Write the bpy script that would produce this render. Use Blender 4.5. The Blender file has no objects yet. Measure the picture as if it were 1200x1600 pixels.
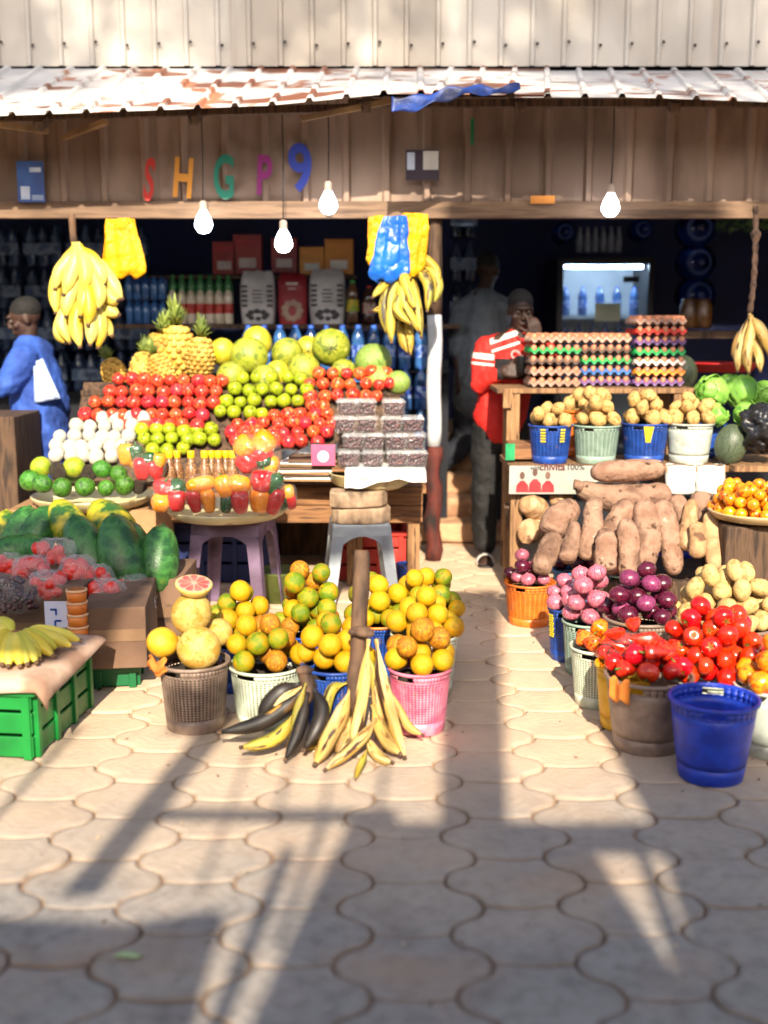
import bpy, math, random
from mathutils import Vector, Matrix, Euler
V = Vector
rad = math.radians
scene = bpy.context.scene
COL = scene.collection
RND = random.Random(7)

# ------------------------------------------------------------------ camera maths
F = 1750.0
CZ = 1.52
PITCH = math.atan(300 / F)
CAM = V((0, 0, CZ))
cp, sp = math.cos(PITCH), math.sin(PITCH)


def ray(px, py):
    u, v = (px - 600) / F, (800 - py) / F
    return V((u, cp + sp * v, -sp + cp * v))


def at(px, py, Y):
    d = ray(px, py)
    return CAM + d * (Y / d.y)


def on(px, py, z=0.0):
    d = ray(px, py)
    return CAM + d * ((z - CZ) / d.z)


def mpp(p):
    return (V(p) - CAM).dot(V((0, cp, -sp))) / F


# ------------------------------------------------------------------ materials
def hx(c):
    if not isinstance(c, str):
        return tuple(c) + (1,)
    c = c.lstrip('#')
    o = []
    for i in (0, 2, 4):
        s = int(c[i:i + 2], 16) / 255
        o.append(s / 12.92 if s <= .04045 else ((s + .055) / 1.055) ** 2.4)
    return tuple(o) + (1,)


MATS = {}


class NT:
    def __init__(s, nt):
        s.nt = nt

    def n(s, t, **kw):
        x = s.nt.nodes.new(t)
        for k, v in kw.items():
            setattr(x, k, v)
        return x

    def l(s, a, b):
        s.nt.links.new(a, b)

    def mix(s, fac, a, b, blend='MIX'):
        m = s.n('ShaderNodeMix', data_type='RGBA', blend_type=blend)
        for sock, val in ((m.inputs[0], fac), (m.inputs[6], a), (m.inputs[7], b)):
            if hasattr(val, 'is_output'):
                s.l(val, sock)
            else:
                sock.default_value = val
        return m.outputs[2]

    def math(s, op, a, b=0.0, c=0.0, clamp=False):
        m = s.n('ShaderNodeMath', operation=op, use_clamp=clamp)
        for i, val in enumerate((a, b, c)):
            if hasattr(val, 'is_output'):
                s.l(val, m.inputs[i])
            else:
                m.inputs[i].default_value = val
        return m.outputs[0]


def base(name):
    m = bpy.data.materials.new(name)
    m.use_nodes = True
    m.node_tree.nodes.clear()
    t = NT(m.node_tree)
    out = t.n('ShaderNodeOutputMaterial')
    MATS[name] = m
    return m, t, out


def coords(t, stretch=(1, 1, 1), shift=True, attr=None):
    tc = t.n('ShaderNodeAttribute', attribute_name=attr) if attr else t.n('ShaderNodeTexCoord')
    mp = t.n('ShaderNodeMapping')
    mp.inputs['Scale'].default_value = stretch
    t.l(tc.outputs['Vector' if attr else 'Object'], mp.inputs['Vector'])
    oi = t.n('ShaderNodeObjectInfo')
    if shift:
        t.l(t.math('MULTIPLY', oi.outputs['Random'], 37.0), mp.inputs['Location'])
    return mp.outputs[0], oi.outputs['Random']


def mat(name, cols, scale=6, detail=4, rough=.55, bump=0.0, bscale=40, stretch=(1, 1, 1), rnd=0.0, hue=0.0,
        spots=None, metal=0, coat=0, spec=.5, ramp=(.38, .62), rvar=.12, sss=0.0, attr=None):
    if name in MATS:
        return MATS[name]
    m, t, out = base(name)
    b = t.n('ShaderNodeBsdfPrincipled')
    t.l(b.outputs[0], out.inputs[0])
    vec, rn = coords(t, stretch, True, attr)
    nz = t.n('ShaderNodeTexNoise')
    nz.inputs['Scale'].default_value = scale
    nz.inputs['Detail'].default_value = detail
    t.l(vec, nz.inputs['Vector'])
    cr = t.n('ShaderNodeValToRGB')
    cr.color_ramp.elements[0].position = ramp[0]
    cr.color_ramp.elements[1].position = ramp[1]
    cr.color_ramp.elements[0].color = hx(cols[0])
    cr.color_ramp.elements[1].color = hx(cols[-1])
    if len(cols) == 3:
        e = cr.color_ramp.elements.new((ramp[0] + ramp[1]) / 2)
        e.color = hx(cols[1])
    t.l(nz.outputs['Fac'], cr.inputs[0])
    col = cr.outputs[0]
    for sd in (spots if isinstance(spots, list) else [spots] if spots else []):
        c, sc, th, soft = sd[:4]
        n2 = t.n('ShaderNodeTexNoise')
        n2.inputs['Scale'].default_value = sc
        n2.inputs['Detail'].default_value = 5
        mp = t.n('ShaderNodeMapping')
        mp.inputs['Location'].default_value = (3.1, sc, 7.7)
        if len(sd) > 4:
            mp.inputs['Scale'].default_value = sd[4]
        t.l(vec, mp.inputs['Vector'])
        t.l(mp.outputs[0], n2.inputs['Vector'])
        mr = t.n('ShaderNodeMapRange')
        mr.inputs[1].default_value = th
        mr.inputs[2].default_value = th + soft
        t.l(n2.outputs['Fac'], mr.inputs[0])
        col = t.mix(mr.outputs[0], col, hx(c))
    if rnd or hue:
        hs = t.n('ShaderNodeHueSaturation')
        t.l(col, hs.inputs['Color'])
        t.l(t.math('MULTIPLY_ADD', rn, rnd, 1 - rnd / 2), hs.inputs['Value'])
        r2 = t.math('FRACT', t.math('MULTIPLY', rn, 17.31))
        t.l(t.math('MULTIPLY_ADD', r2, hue, .5 - hue / 2), hs.inputs['Hue'])
        col = hs.outputs[0]
    t.l(col, b.inputs['Base Color'])
    n3 = t.n('ShaderNodeTexNoise')
    n3.inputs['Scale'].default_value = bscale
    n3.inputs['Detail'].default_value = 4
    t.l(vec, n3.inputs['Vector'])
    t.l(t.math('MULTIPLY_ADD', n3.outputs['Fac'], rvar * 2, rough - rvar), b.inputs['Roughness'])
    if bump:
        bp = t.n('ShaderNodeBump')
        bp.inputs['Strength'].default_value = min(1, bump)
        bp.inputs['Distance'].default_value = .01 * max(1, bump)
        t.l(n3.outputs['Fac'], bp.inputs['Height'])
        t.l(bp.outputs[0], b.inputs['Normal'])
    b.inputs['Metallic'].default_value = metal
    b.inputs['Coat Weight'].default_value = coat
    b.inputs['Coat Roughness'].default_value = .15
    b.inputs['Specular IOR Level'].default_value = spec
    if sss:
        b.inputs['Subsurface Weight'].default_value = sss
        b.inputs['Subsurface Radius'].default_value = (.02, .012, .006)
        b.inputs['Subsurface Scale'].default_value = .4
    return m


def film(name, tint='#ffffff', haze=.06, bump=.5, bscale=35, gl=.12, edge=.3):
    """thin clear plastic: see-through with crinkled glossy highlights and a little milky haze"""
    if name in MATS:
        return MATS[name]
    m, t, out = base(name)
    vec, rn = coords(t)
    n3 = t.n('ShaderNodeTexNoise')
    n3.inputs['Scale'].default_value = bscale
    n3.inputs['Detail'].default_value = 3
    t.l(vec, n3.inputs['Vector'])
    bp = t.n('ShaderNodeBump')
    bp.inputs['Strength'].default_value = bump
    bp.inputs['Distance'].default_value = .02
    t.l(n3.outputs['Fac'], bp.inputs['Height'])
    tr = t.n('ShaderNodeBsdfTransparent')
    tr.inputs[0].default_value = hx(tint)
    gls = t.n('ShaderNodeBsdfGlossy')
    gls.inputs['Roughness'].default_value = gl
    t.l(bp.outputs[0], gls.inputs['Normal'])
    df = t.n('ShaderNodeBsdfDiffuse')
    df.inputs[0].default_value = (.9, .9, .9, 1)
    t.l(bp.outputs[0], df.inputs['Normal'])
    lw = t.n('ShaderNodeLayerWeight')
    lw.inputs[0].default_value = .25
    t.l(bp.outputs[0], lw.inputs['Normal'])
    m1 = t.n('ShaderNodeMixShader')
    fr3 = t.math('POWER', lw.outputs['Facing'], 3.0)
    t.l(t.math('MULTIPLY_ADD', fr3, edge, .035, clamp=True), m1.inputs[0])
    t.l(tr.outputs[0], m1.inputs[1])
    t.l(gls.outputs[0], m1.inputs[2])
    m2 = t.n('ShaderNodeMixShader')
    m2.inputs[0].default_value = haze
    t.l(m1.outputs[0], m2.inputs[1])
    t.l(df.outputs[0], m2.inputs[2])
    t.l(m2.outputs[0], out.inputs[0])
    return m


def emit(name, c, s):
    if name in MATS:
        return MATS[name]
    m, t, out = base(name)
    e = t.n('ShaderNodeEmission')
    e.inputs[0].default_value = hx(c)
    e.inputs[1].default_value = s
    t.l(e.outputs[0], out.inputs[0])
    return m


# ------------------------------------------------------------------ mesh building
class MB:
    def __init__(s):
        s.v, s.f, s.m, s.sm = [], [], [], []

    def add(s, vs, fs, mi=0, smooth=False, M=None):
        o = len(s.v)
        for p in vs:
            p = V(p)
            s.v.append(M @ p if M is not None else p)
        for f in fs:
            s.f.append([i + o for i in f])
            s.m.append(mi)
            s.sm.append(smooth)
        return s

    def box(s, c, sz, rot=(0, 0, 0), mi=0):
        M = Matrix.Translation(V(c)) @ Euler(rot).to_matrix().to_4x4()
        x, y, z = sz[0] / 2, sz[1] / 2, sz[2] / 2
        vs = [(-x, -y, -z), (x, -y, -z), (x, y, -z), (-x, y, -z), (-x, -y, z), (x, -y, z), (x, y, z), (-x, y, z)]
        fs = [(0, 3, 2, 1), (4, 5, 6, 7), (0, 1, 5, 4), (1, 2, 6, 5), (2, 3, 7, 6), (3, 0, 4, 7)]
        return s.add(vs, fs, mi, False, M)

    def bar(s, a, b, w, d, mi=0, up=(0, 0, 1)):
        a, b = V(a), V(b)
        z = (b - a).normalized()
        x = z.cross(V(up))
        if x.length < .05:
            x = z.cross(V((0, 1, 0)))
        x.normalize()
        y = z.cross(x)
        vs = [p + x * (i * w / 2) + y * (j * d / 2) for p in (a, b) for i, j in ((-1, -1), (1, -1), (1, 1), (-1, 1))]
        return s.add(vs, [(0, 3, 2, 1), (4, 5, 6, 7), (0, 1, 5, 4), (1, 2, 6, 5), (2, 3, 7, 6), (3, 0, 4, 7)], mi)

    def prism(s, poly, ext, mi=0):
        n = len(poly)
        vs = [V(p) for p in poly] + [V(p) + V(ext) for p in poly]
        fs = [tuple(range(n))[::-1], tuple(range(n, 2 * n))] + [(i, (i + 1) % n, n + (i + 1) % n, n + i) for i in range(n)]
        return s.add(vs, fs, mi)

    def tube(s, pts, radii, seg=10, mi=0, smooth=True, lobes=0, lob=0.0, flat=1.0):
        pts = [V(p) for p in pts]
        n = len(pts)
        if not hasattr(radii, '__len__'):
            radii = [radii] * n
        T = []
        for i in range(n):
            T.append((pts[min(n - 1, i + 1)] - pts[max(0, i - 1)]).normalized())
        x = T[0].cross(V((.13, .31, .94)))
        if x.length < .1:
            x = T[0].cross(V((1, 0, 0)))
        x.normalize()
        vs = []
        for i in range(n):
            x = (x - T[i] * x.dot(T[i])).normalized()
            y = T[i].cross(x)
            for k in range(seg):
                a = 2 * math.pi * k / seg
                rr = radii[i] * (1 + lob * math.cos(lobes * a))
                vs.append(pts[i] + x * (rr * math.cos(a)) + y * (rr * flat * math.sin(a)))
        fs = [(i * seg + k, i * seg + (k + 1) % seg, (i + 1) * seg + (k + 1) % seg, (i + 1) * seg + k)
              for i in range(n - 1) for k in range(seg)]
        fs += [tuple(range(seg))[::-1], tuple((n - 1) * seg + k for k in range(seg))]
        return s.add(vs, fs, mi, smooth)

    def lathe(s, prof, seg=24, mi=0, smooth=True, o=(0, 0, 0), M=None, lobes=0, lob=0.0, close=False):
        vs, n = [], len(prof)
        for r, z in prof:
            for k in range(seg):
                a = 2 * math.pi * k / seg
                rr = r * (1 + lob * math.cos(lobes * a))
                vs.append((o[0] + rr * math.cos(a), o[1] + rr * math.sin(a), o[2] + z))
        fs = [(i * seg + k, i * seg + (k + 1) % seg, (i + 1) * seg + (k + 1) % seg, (i + 1) * seg + k)
              for i in range(n - 1) for k in range(seg)]
        if prof[0][0] > 1e-5 and close:
            fs.append(tuple(range(seg))[::-1])
        if prof[-1][0] > 1e-5 and close:
            fs.append(tuple((n - 1) * seg + k for k in range(seg)))
        return s.add(vs, fs, mi, smooth, M)

    def ball(s, c, r, seg=14, mi=0, rings=8, rot=(0, 0, 0)):
        if not hasattr(r, '__len__'):
            r = (r, r, r)
        M = Matrix.Translation(V(c)) @ Euler(rot).to_matrix().to_4x4() @ Matrix.Diagonal((*r, 1))
        prof = [(max(1e-4, math.sin(math.pi * i / rings)), -math.cos(math.pi * i / rings)) for i in range(rings + 1)]
        return s.lathe(prof, seg, mi, True, M=M)

    def grid(s, fn, nu, nv, mi=0, smooth=True, closed=False):
        vs = [fn(i / (nu if closed else nu - 1), j / (nv - 1)) for j in range(nv) for i in range(nu)]
        fs = [(j * nu + i, j * nu + (i + 1) % nu, (j + 1) * nu + (i + 1) % nu, (j + 1) * nu + i)
              for j in range(nv - 1) for i in range(nu if closed else nu - 1)]
        return s.add(vs, fs, mi, smooth)

    def mesh(s, name, mats):
        me = bpy.data.meshes.new(name)
        me.from_pydata([tuple(p) for p in s.v], [], s.f)
        for m in (mats if isinstance(mats, (list, tuple)) else [mats]):
            me.materials.append(m)
        me.polygons.foreach_set('material_index', s.m)
        me.polygons.foreach_set('use_smooth', s.sm)
        me.update()
        return me

    def build(s, name, mats, parent=None, bevel=0, solid=0, **kw):
        o = put(name, s.mesh(name, mats), parent=parent, **kw)
        if solid:
            md = o.modifiers.new('Solidify', 'SOLIDIFY')
            md.thickness = solid
            md.offset = 0
        if bevel:
            md = o.modifiers.new('Bevel', 'BEVEL')
            md.width = bevel
            md.segments = 2
            md.limit_method = 'ANGLE'
        return o


def tag(o, label=None, cat=None, group=None, kind=None):
    if label:
        o['label'] = label
    if cat:
        o['category'] = cat
    if group:
        o['group'] = group
    if kind:
        o['kind'] = kind
    return o


def put(name, data, loc=(0, 0, 0), rot=(0, 0, 0), sc=1, parent=None, label=None, cat=None, group=None, kind=None):
    o = bpy.data.objects.new(name, data)
    COL.objects.link(o)
    o.location = loc
    o.rotation_euler = rot
    o.scale = sc if hasattr(sc, '__len__') else (sc, sc, sc)
    if parent is not None:
        o.parent = parent
    return tag(o, label, cat, group, kind)


def thing(name, label, cat, loc=(0, 0, 0), rot=(0, 0, 0), group=None):
    return put(name, None, loc, rot, label=label, cat=cat, group=group)


def spin(rng=RND, full=True):
    return (rng.uniform(-3, 3), rng.uniform(-3, 3), rng.uniform(-3, 3)) if full else (rng.uniform(-.35, .35), rng.uniform(-.35, .35), rng.uniform(-3, 3))


def text_mesh(s, size, m, ext=.002, bold=0.0):
    c = bpy.data.curves.new('lettering', 'FONT')
    c.body = s
    c.size = size
    c.extrude = ext
    c.offset = bold
    c.align_x = 'CENTER'
    c.align_y = 'CENTER'
    o = bpy.data.objects.new('lettering', c)
    COL.objects.link(o)
    dg = bpy.context.evaluated_depsgraph_get()
    me = bpy.data.meshes.new_from_object(o.evaluated_get(dg))
    bpy.data.objects.remove(o)
    me.materials.clear()
    me.materials.append(m)
    return me


def heap(cx, cy, z0, R, r, H, seed, n=60, pk=.97):
    """settle equal balls into a cone-shaped heap: each goes to the lowest free pocket under the cone"""
    g = random.Random(seed)
    P = []
    for k in range(n):
        best = None
        for _ in range(140):
            a, q = g.uniform(0, 2 * math.pi), math.sqrt(g.random())
            x, y = cx + (R * 1.03 - r * .5) * q * math.cos(a), cy + (R * 1.03 - r * .5) * q * math.sin(a)
            z = z0 + r
            for (X, Yy, Z) in P:
                d2 = (X - x) ** 2 + (Yy - y) ** 2
                if d2 < 4 * r * r * pk * pk:
                    z = max(z, Z + math.sqrt(4 * r * r * pk * pk - d2))
            if z > z0 + r + max(0, (H - 2 * r)) * (1 - q ** 1.9) + .25 * r:
                continue
            if best is None or z < best[2]:
                best = (x, y, z)
        if best is None:
            break
        P.append(best)
    return P


def sheet(mb, x0, x1, pitch, depth, top, bot, mi=0, rib=.28, jit=0, nrm=(0, -1, 0)):
    """trapezoid-profile metal sheet: top(x), bot(x) give the two edges"""
    xs = []
    x = x0
    n = V(nrm).normalized()
    while x < x1:
        w = pitch * rib
        xs += [(x, 0), (x + pitch - w, 0), (x + pitch - w * .75, depth), (x + pitch - w * .25, depth)]
        x += pitch
    k = len(xs)
    vs = [V(top(a)) + n * d for a, d in xs] + [V(bot(a)) + n * d for a, d in xs]
    mb.add(vs, [(i, i + 1, k + i + 1, k + i) for i in range(k - 1)], mi)


TEX = {}


def lumpy(o, size, strength, sub=0):
    """real surface unevenness: folds, dents and lumps"""
    if size not in TEX:
        x = bpy.data.textures.new('lumps', 'CLOUDS')
        x.noise_scale = size
        x.noise_depth = 2
        TEX[size] = x
    if sub:
        m = o.modifiers.new('Subdivision', 'SUBSURF')
        m.levels = m.render_levels = sub
    m = o.modifiers.new('Displace', 'DISPLACE')
    m.texture = TEX[size]
    m.texture_coords = 'GLOBAL'
    m.strength = strength
    m.mid_level = .5
    return o

# ================================================================== LIGHT, SKY, CAMERA
EXPOSURE = 1.1
SUN_TE, SUN_AX = .64, -.03
EL = math.atan(SUN_TE)
w = bpy.data.worlds.new('World')
scene.world = w
w.use_nodes = True
wt = NT(w.node_tree)
sky = wt.n('ShaderNodeTexSky', sky_type='NISHITA', sun_disc=False)
sky.sun_elevation = EL
sky.sun_rotation = math.pi
sky.dust_density = 2.2
sky.ozone_density = .3
wt.l(sky.outputs[0], w.node_tree.nodes['Background'].inputs[0])
w.node_tree.nodes['Background'].inputs[1].default_value = .12
sl = bpy.data.lights.new('sun', 'SUN')
sl.energy = 5.0
sl.angle = rad(.7)
sl.color = (1, .88, .70)
so = bpy.data.objects.new('sun', sl)
COL.objects.link(so)
SUN_D = V((SUN_AX, 1, -SUN_TE)).normalized()
so.rotation_euler = SUN_D.to_track_quat('-Z', 'Y').to_euler()
so.location = (0, -20, 15)

cd = bpy.data.cameras.new('camera')
co = bpy.data.objects.new('camera', cd)
COL.objects.link(co)
co.location = CAM
co.rotation_euler = (math.pi / 2 - PITCH, 0, 0)
cd.sensor_fit = 'VERTICAL'
cd.sensor_height = 36
cd.lens = 36 * F / 1600
cd.clip_end = 400
cd.dof.use_dof = True
cd.dof.focus_distance = 4.9
cd.dof.aperture_fstop = .0394 / .035
scene.camera = co
scene.view_settings.view_transform = 'Standard'
scene.view_settings.look = 'None'
scene.view_settings.exposure = EXPOSURE
scene.cycles.max_bounces = 6
scene.cycles.transparent_max_bounces = 14
scene.cycles.sample_clamp_indirect = 6
scene.cycles.use_denoising = True

# ================================================================== COMMON MATERIALS
wood_dk = mat('wood_dark', ['#2c1f16', '#5a4330', '#3b2a1e'], 5, 6, .8, .5, 30, (6, 6, .6), rnd=.3)
wood_md = mat('wood_worn', ['#6a4a30', '#9b7650', '#7d5b3c'], 5, 6, .8, .5, 30, (6, 6, .6), rnd=.3, spots=('#3a291d', 9, .6, .06))
wood_h = mat('wood_board', ['#5d3c25', '#8f6540', '#6d492e'], 4, 6, .8, .5, 30, (.5, 6, 6), rnd=.2, spots=('#33231a', 9, .6, .08))
card = mat('cardboard', ['#a8825c', '#8b6844'], 3, 4, .85, .15, 60, rnd=.25, spots=('#6b4e36', 4, .62, .1))
card_dk = mat('cardboard_dull', ['#7b5f4b', '#5f4737'], 3, 4, .85, .15, 60, rnd=.2, spots=('#3f2f26', 5, .6, .1))
cream = mat('cream_enamel', ['#d9cfa6', '#b8a978'], 3, 4, .35, .05, 30, spots=[('#3b2d20', 14, .69, .02), ('#8a6d42', 6, .62, .08)])
white_pl = mat('white_plastic', ['#dcdcd6', '#c6c6c0'], 4, 3, .5, .2, 30)
black_pl = mat('black_plastic', ['#141416', '#232327'], 5, 3, .35, .6, 24)
paper_w = mat('paper_white', ['#dedcd4', '#c2c0ba'], 6, 4, .8, .3, 20)

# ================================================================== GROUND AND PAVING
soil = mat('soil', ['#66503f', '#86694f', '#574232'], 3, 6, .95, 1.0, 60, spots=('#4d382b', 7, .6, .1))


def ground_mat():
    m = soil
    nt = m.node_tree
    t = NT(nt)
    b = [n for n in nt.nodes if n.type == 'BSDF_PRINCIPLED'][0]
    src = b.inputs['Base Color'].links[0].from_socket
    tc = t.n('ShaderNodeTexCoord')
    sep = t.n('ShaderNodeSeparateXYZ')
    t.l(tc.outputs['Object'], sep.inputs[0])
    mr = t.n('ShaderNodeMapRange')
    for i, val in enumerate((2.6, 4.6, 0, .85)):
        mr.inputs[i + 1].default_value = val
    t.l(sep.outputs[1], mr.inputs[0])
    t.l(t.mix(mr.outputs[0], src, hx('#c6a27e')), b.inputs['Base Color'])
    return m


ground_mat()
gm = MB()
gm.add([(-60, -60, -.011), (60, -60, -.011), (60, 60, -.011), (-60, 60, -.011)], [(0, 1, 2, 3)])
gm.build('ground', soil, kind='structure')


def paving_mat():
    m, t, out = base('paving_concrete')
    b = t.n('ShaderNodeBsdfPrincipled')
    t.l(b.outputs[0], out.inputs[0])
    tc = t.n('ShaderNodeTexCoord')
    at_ = t.n('ShaderNodeAttribute', attribute_name='tone')
    sep = t.n('ShaderNodeSeparateXYZ')
    t.l(tc.outputs['Object'], sep.inputs[0])

    def nz(sc, det=5, off=0):
        mp = t.n('ShaderNodeMapping')
        mp.inputs['Location'].default_value = (off, off * 2, 0)
        t.l(tc.outputs['Object'], mp.inputs[0])
        n = t.n('ShaderNodeTexNoise')
        n.inputs['Scale'].default_value = sc
        n.inputs['Detail'].default_value = det
        t.l(mp.outputs[0], n.inputs['Vector'])
        return n.outputs['Fac']
    grey = t.mix(nz(5, 6), hx('#726d69'), hx('#9c958e'))
    grey = t.mix(t.math('MULTIPLY', at_.outputs['Fac'], .6), grey, hx('#8d847b'))
    # worn concentric trowel marks inside each paver, stored as a radius on the mesh
    at2 = t.n('ShaderNodeAttribute', attribute_name='rim')
    rings = t.math('SINE', t.math('MULTIPLY_ADD', at2.outputs['Fac'], 26.0, t.math('MULTIPLY', nz(7, 3, 4), 9.0)))
    grey = t.mix(t.math('MULTIPLY_ADD', rings, .05, .06), grey, hx('#a8a3a0'))
    grey = t.mix(t.math('MULTIPLY', t.math('SUBTRACT', nz(22, 5, 9), .45, clamp=True), 1.6, clamp=True), grey, hx('#514a47'))
    grey = t.mix(t.math('MULTIPLY', t.math('SUBTRACT', nz(2.3, 6, 21), .52, clamp=True), 3.2, clamp=True), grey, hx('#9c8069'))
    grey = t.mix(t.math('MULTIPLY', t.math('SUBTRACT', nz(3.1, 6, 31), .58, clamp=True), 3.0, clamp=True), grey, hx('#5a524d'))
    # trodden dust: none near the street, thick by the stall, patchy between
    yy = t.n('ShaderNodeMapRange')
    for i, val in enumerate((2.5, 4.3, -.2, .85)):
        yy.inputs[i + 1].default_value = val
    t.l(sep.outputs[1], yy.inputs[0])
    d = t.math('ADD', yy.outputs[0], t.math('MULTIPLY_ADD', nz(1.6, 5, 2), 1.3, -.5), clamp=True)
    dust = t.mix(nz(11, 6, 5), hx('#c0a388'), hx('#d6bea0'))
    col = t.mix(d, grey, dust)
    edge = t.n('ShaderNodeMapRange')
    for i, val in enumerate((.95, 1.0, 0, .7)):
        edge.inputs[i + 1].default_value = val
    t.l(at2.outputs['Fac'], edge.inputs[0])
    col = t.mix(t.math('MULTIPLY', t.math('MULTIPLY', edge.outputs[0], nz(9, 4, 12)), t.math('SUBTRACT', 1.15, d, clamp=True)), col, hx('#7d6550'))
    t.l(col, b.inputs['Base Color'])
    b.inputs['Roughness'].default_value = .88
    bp = t.n('ShaderNodeBump')
    bp.inputs['Strength'].default_value = .5
    bp.inputs['Distance'].default_value = .006
    hgt = t.math('ADD', t.math('MULTIPLY', nz(60, 6, 3), .8), t.math('MULTIPLY', rings, .10))
    t.l(hgt, bp.inputs['Height'])
    t.l(bp.outputs[0], b.inputs['Normal'])
    return m


PW, PH = .388, .270      # tip to tip, row step of one wavy hexagonal paver


def build_paving():
    vs, fs, tone, rim = [], [], [], []
    g = random.Random(3)
    flat = PW * .50
    hh = PH / 2
    corners = [(flat / 2, hh), (PW / 2, 0), (flat / 2, -hh), (-flat / 2, -hh), (-PW / 2, 0), (-flat / 2, hh)]
    SEG = 8

    def outline():
        o = []
        for i in range(6):
            a, b = V(corners[i] + (0,)), V(corners[(i + 1) % 6] + (0,))
            d = b - a
            nrm = V((d.y, -d.x, 0)).normalized() * -1
            for k in range(SEG):
                tt = k / SEG
                if i in (2, 5):                       # flat top and bottom, bowed the same way
                    off = V((0, -.012 * math.sin(math.pi * tt), 0))
                else:
                    off = nrm * (.0135 * math.sin(2 * math.pi * tt)) * (-1 if i in (0, 3) else 1)
                    if i == 1 or i == 4:
                        pass
                o.append(a + d * tt + off)
        return o
    base_o = outline()
    n = len(base_o)
    dx = (PW + flat) / 2
    for ci in range(-13, 14):
        for ri in range(-7, 30):
            cx = ci * dx + .07
            cy = ri * PH + (PH / 2 if ci % 2 else 0) + .03
            if cy > 7.55 or cy < -1.6:
                continue
            tn = g.random()
            tilt = (g.uniform(-.006, .006), g.uniform(-.006, .006))
            dz = g.uniform(-.004, .002)
            cs = V((cx, cy, 0))
            o = len(vs)
            for k_, (s, z) in enumerate(((.978, -.02), (.976, -.005), (.958, -.001), (.88, 0.0), (.6, .0015), (.3, .002))):
                for p in base_o:
                    q = p * s
                    vs.append((cx + q.x, cy + q.y, z + dz + tilt[0] * q.x * 3 + tilt[1] * q.y * 3))
                    rim.append(s / .958 if s < .97 else 1.0)
            vs.append((cx, cy, .002 + dz))
            rim.append(0)
            for r in range(5):
                for k in range(n):
                    fs.append((o + r * n + k, o + r * n + (k + 1) % n, o + (r + 1) * n + (k + 1) % n, o + (r + 1) * n + k))
            for k in range(n):
                fs.append((o + 5 * n + k, o + 5 * n + (k + 1) % n, o + 6 * n))
            tone += [tn] * (6 * n + 1)
    me = bpy.data.meshes.new('pavement')
    me.from_pydata(vs, [], [f[::-1] for f in fs])
    a = me.attributes.new('tone', 'FLOAT', 'POINT')
    a.data.foreach_set('value', tone)
    a = me.attributes.new('rim', 'FLOAT', 'POINT')
    a.data.foreach_set('value', rim)
    me.polygons.foreach_set('use_smooth', [True] * len(me.polygons))
    me.materials.append(paving_mat())
    me.update()
    put('pavement', me, kind='structure')


build_paving()

# ================================================================== THE SHOP: roof, fascia, walls, steps
shop = thing('market_shop', 'sheet metal market shop with rusty awning roof and brown fascia above a dark interior', 'shop')
clad = mat('cladding_cream', ['#bfb5a9', '#cdc5ba', '#b2a79a'], 1.2, 5, .5, .1, 25, (1, 1, .3), spots=('#a08b78', 2.2, .66, .14, (3, 1, .3)))
roofm = mat('roof_zinc', ['#c8c4c0', '#dedbd7'], 1.5, 4, .45, .1, 30, metal=.0, spots=[('#7a4630', 1.5, .535, .07, (1, 3, 1)), ('#a86a4a', 5, .60, .06)])
fasm = mat('fascia_brown', ['#7a6353', '#917a69', '#6a5446'], 1.6, 5, .6, .1, 25, (1, 1, .35), spots=('#4a362b', 3, .63, .15, (3, 1, .5)))
beamm = mat('beam_wood', ['#5f4a3a', '#7d644f', '#4f3c2f'], 3, 5, .8, .4, 30, (.5, 6, 6))
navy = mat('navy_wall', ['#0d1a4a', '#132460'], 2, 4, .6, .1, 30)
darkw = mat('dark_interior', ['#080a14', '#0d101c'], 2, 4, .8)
step_m = mat('step_concrete', ['#a87f5e', '#c29a76', '#8f6a4e'], 4, 5, .9, .6, 50, spots=('#6b4c38', 5, .62, .1))

mb = MB()
sheet(mb, -3.6, 3.6, .198, .022, lambda x: (x, 7.45, 4.6), lambda x: (x, 7.45, 3.10), rib=.2)
mb.build('upper_cladding', clad, shop)
mb = MB()
for ix in range(-18, 19):
    for zz in (3.22, 4.0):
        mb.ball((ix * .198 + .19 * .9, 7.425, zz + .01 * (ix % 3)), .011, 6, 0, 4)
mb.build('cladding_screw', mat('screw_dark', ['#3a302a', '#4a4038'], rough=.6), shop)


def eave_z(x):
    px = 600 + x / .0037
    pts = [(-400, 190), (0, 186), (250, 176), (430, 168), (600, 150), (800, 152), (1000, 152), (1200, 160), (1600, 168)]
    for (a, ya), (b, yb) in zip(pts, pts[1:]):
        if a <= px <= b:
            return at(px, ya + (yb - ya) * (px - a) / (b - a), 6.3).z
    return at(px, 165, 6.3).z


def roof_sheet(x0, x1, lift, name):
    mb = MB()
    sheet(mb, x0, x1, .2, .02, lambda x: (x + .05, 7.44, 3.07 + lift), lambda x: (x - (.10 if x > .3 else -.02), 6.3, eave_z(x) + lift), rib=.22, nrm=(0, -.3, 1))
    return mb.build(name, roofm, shop, solid=.003)


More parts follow.
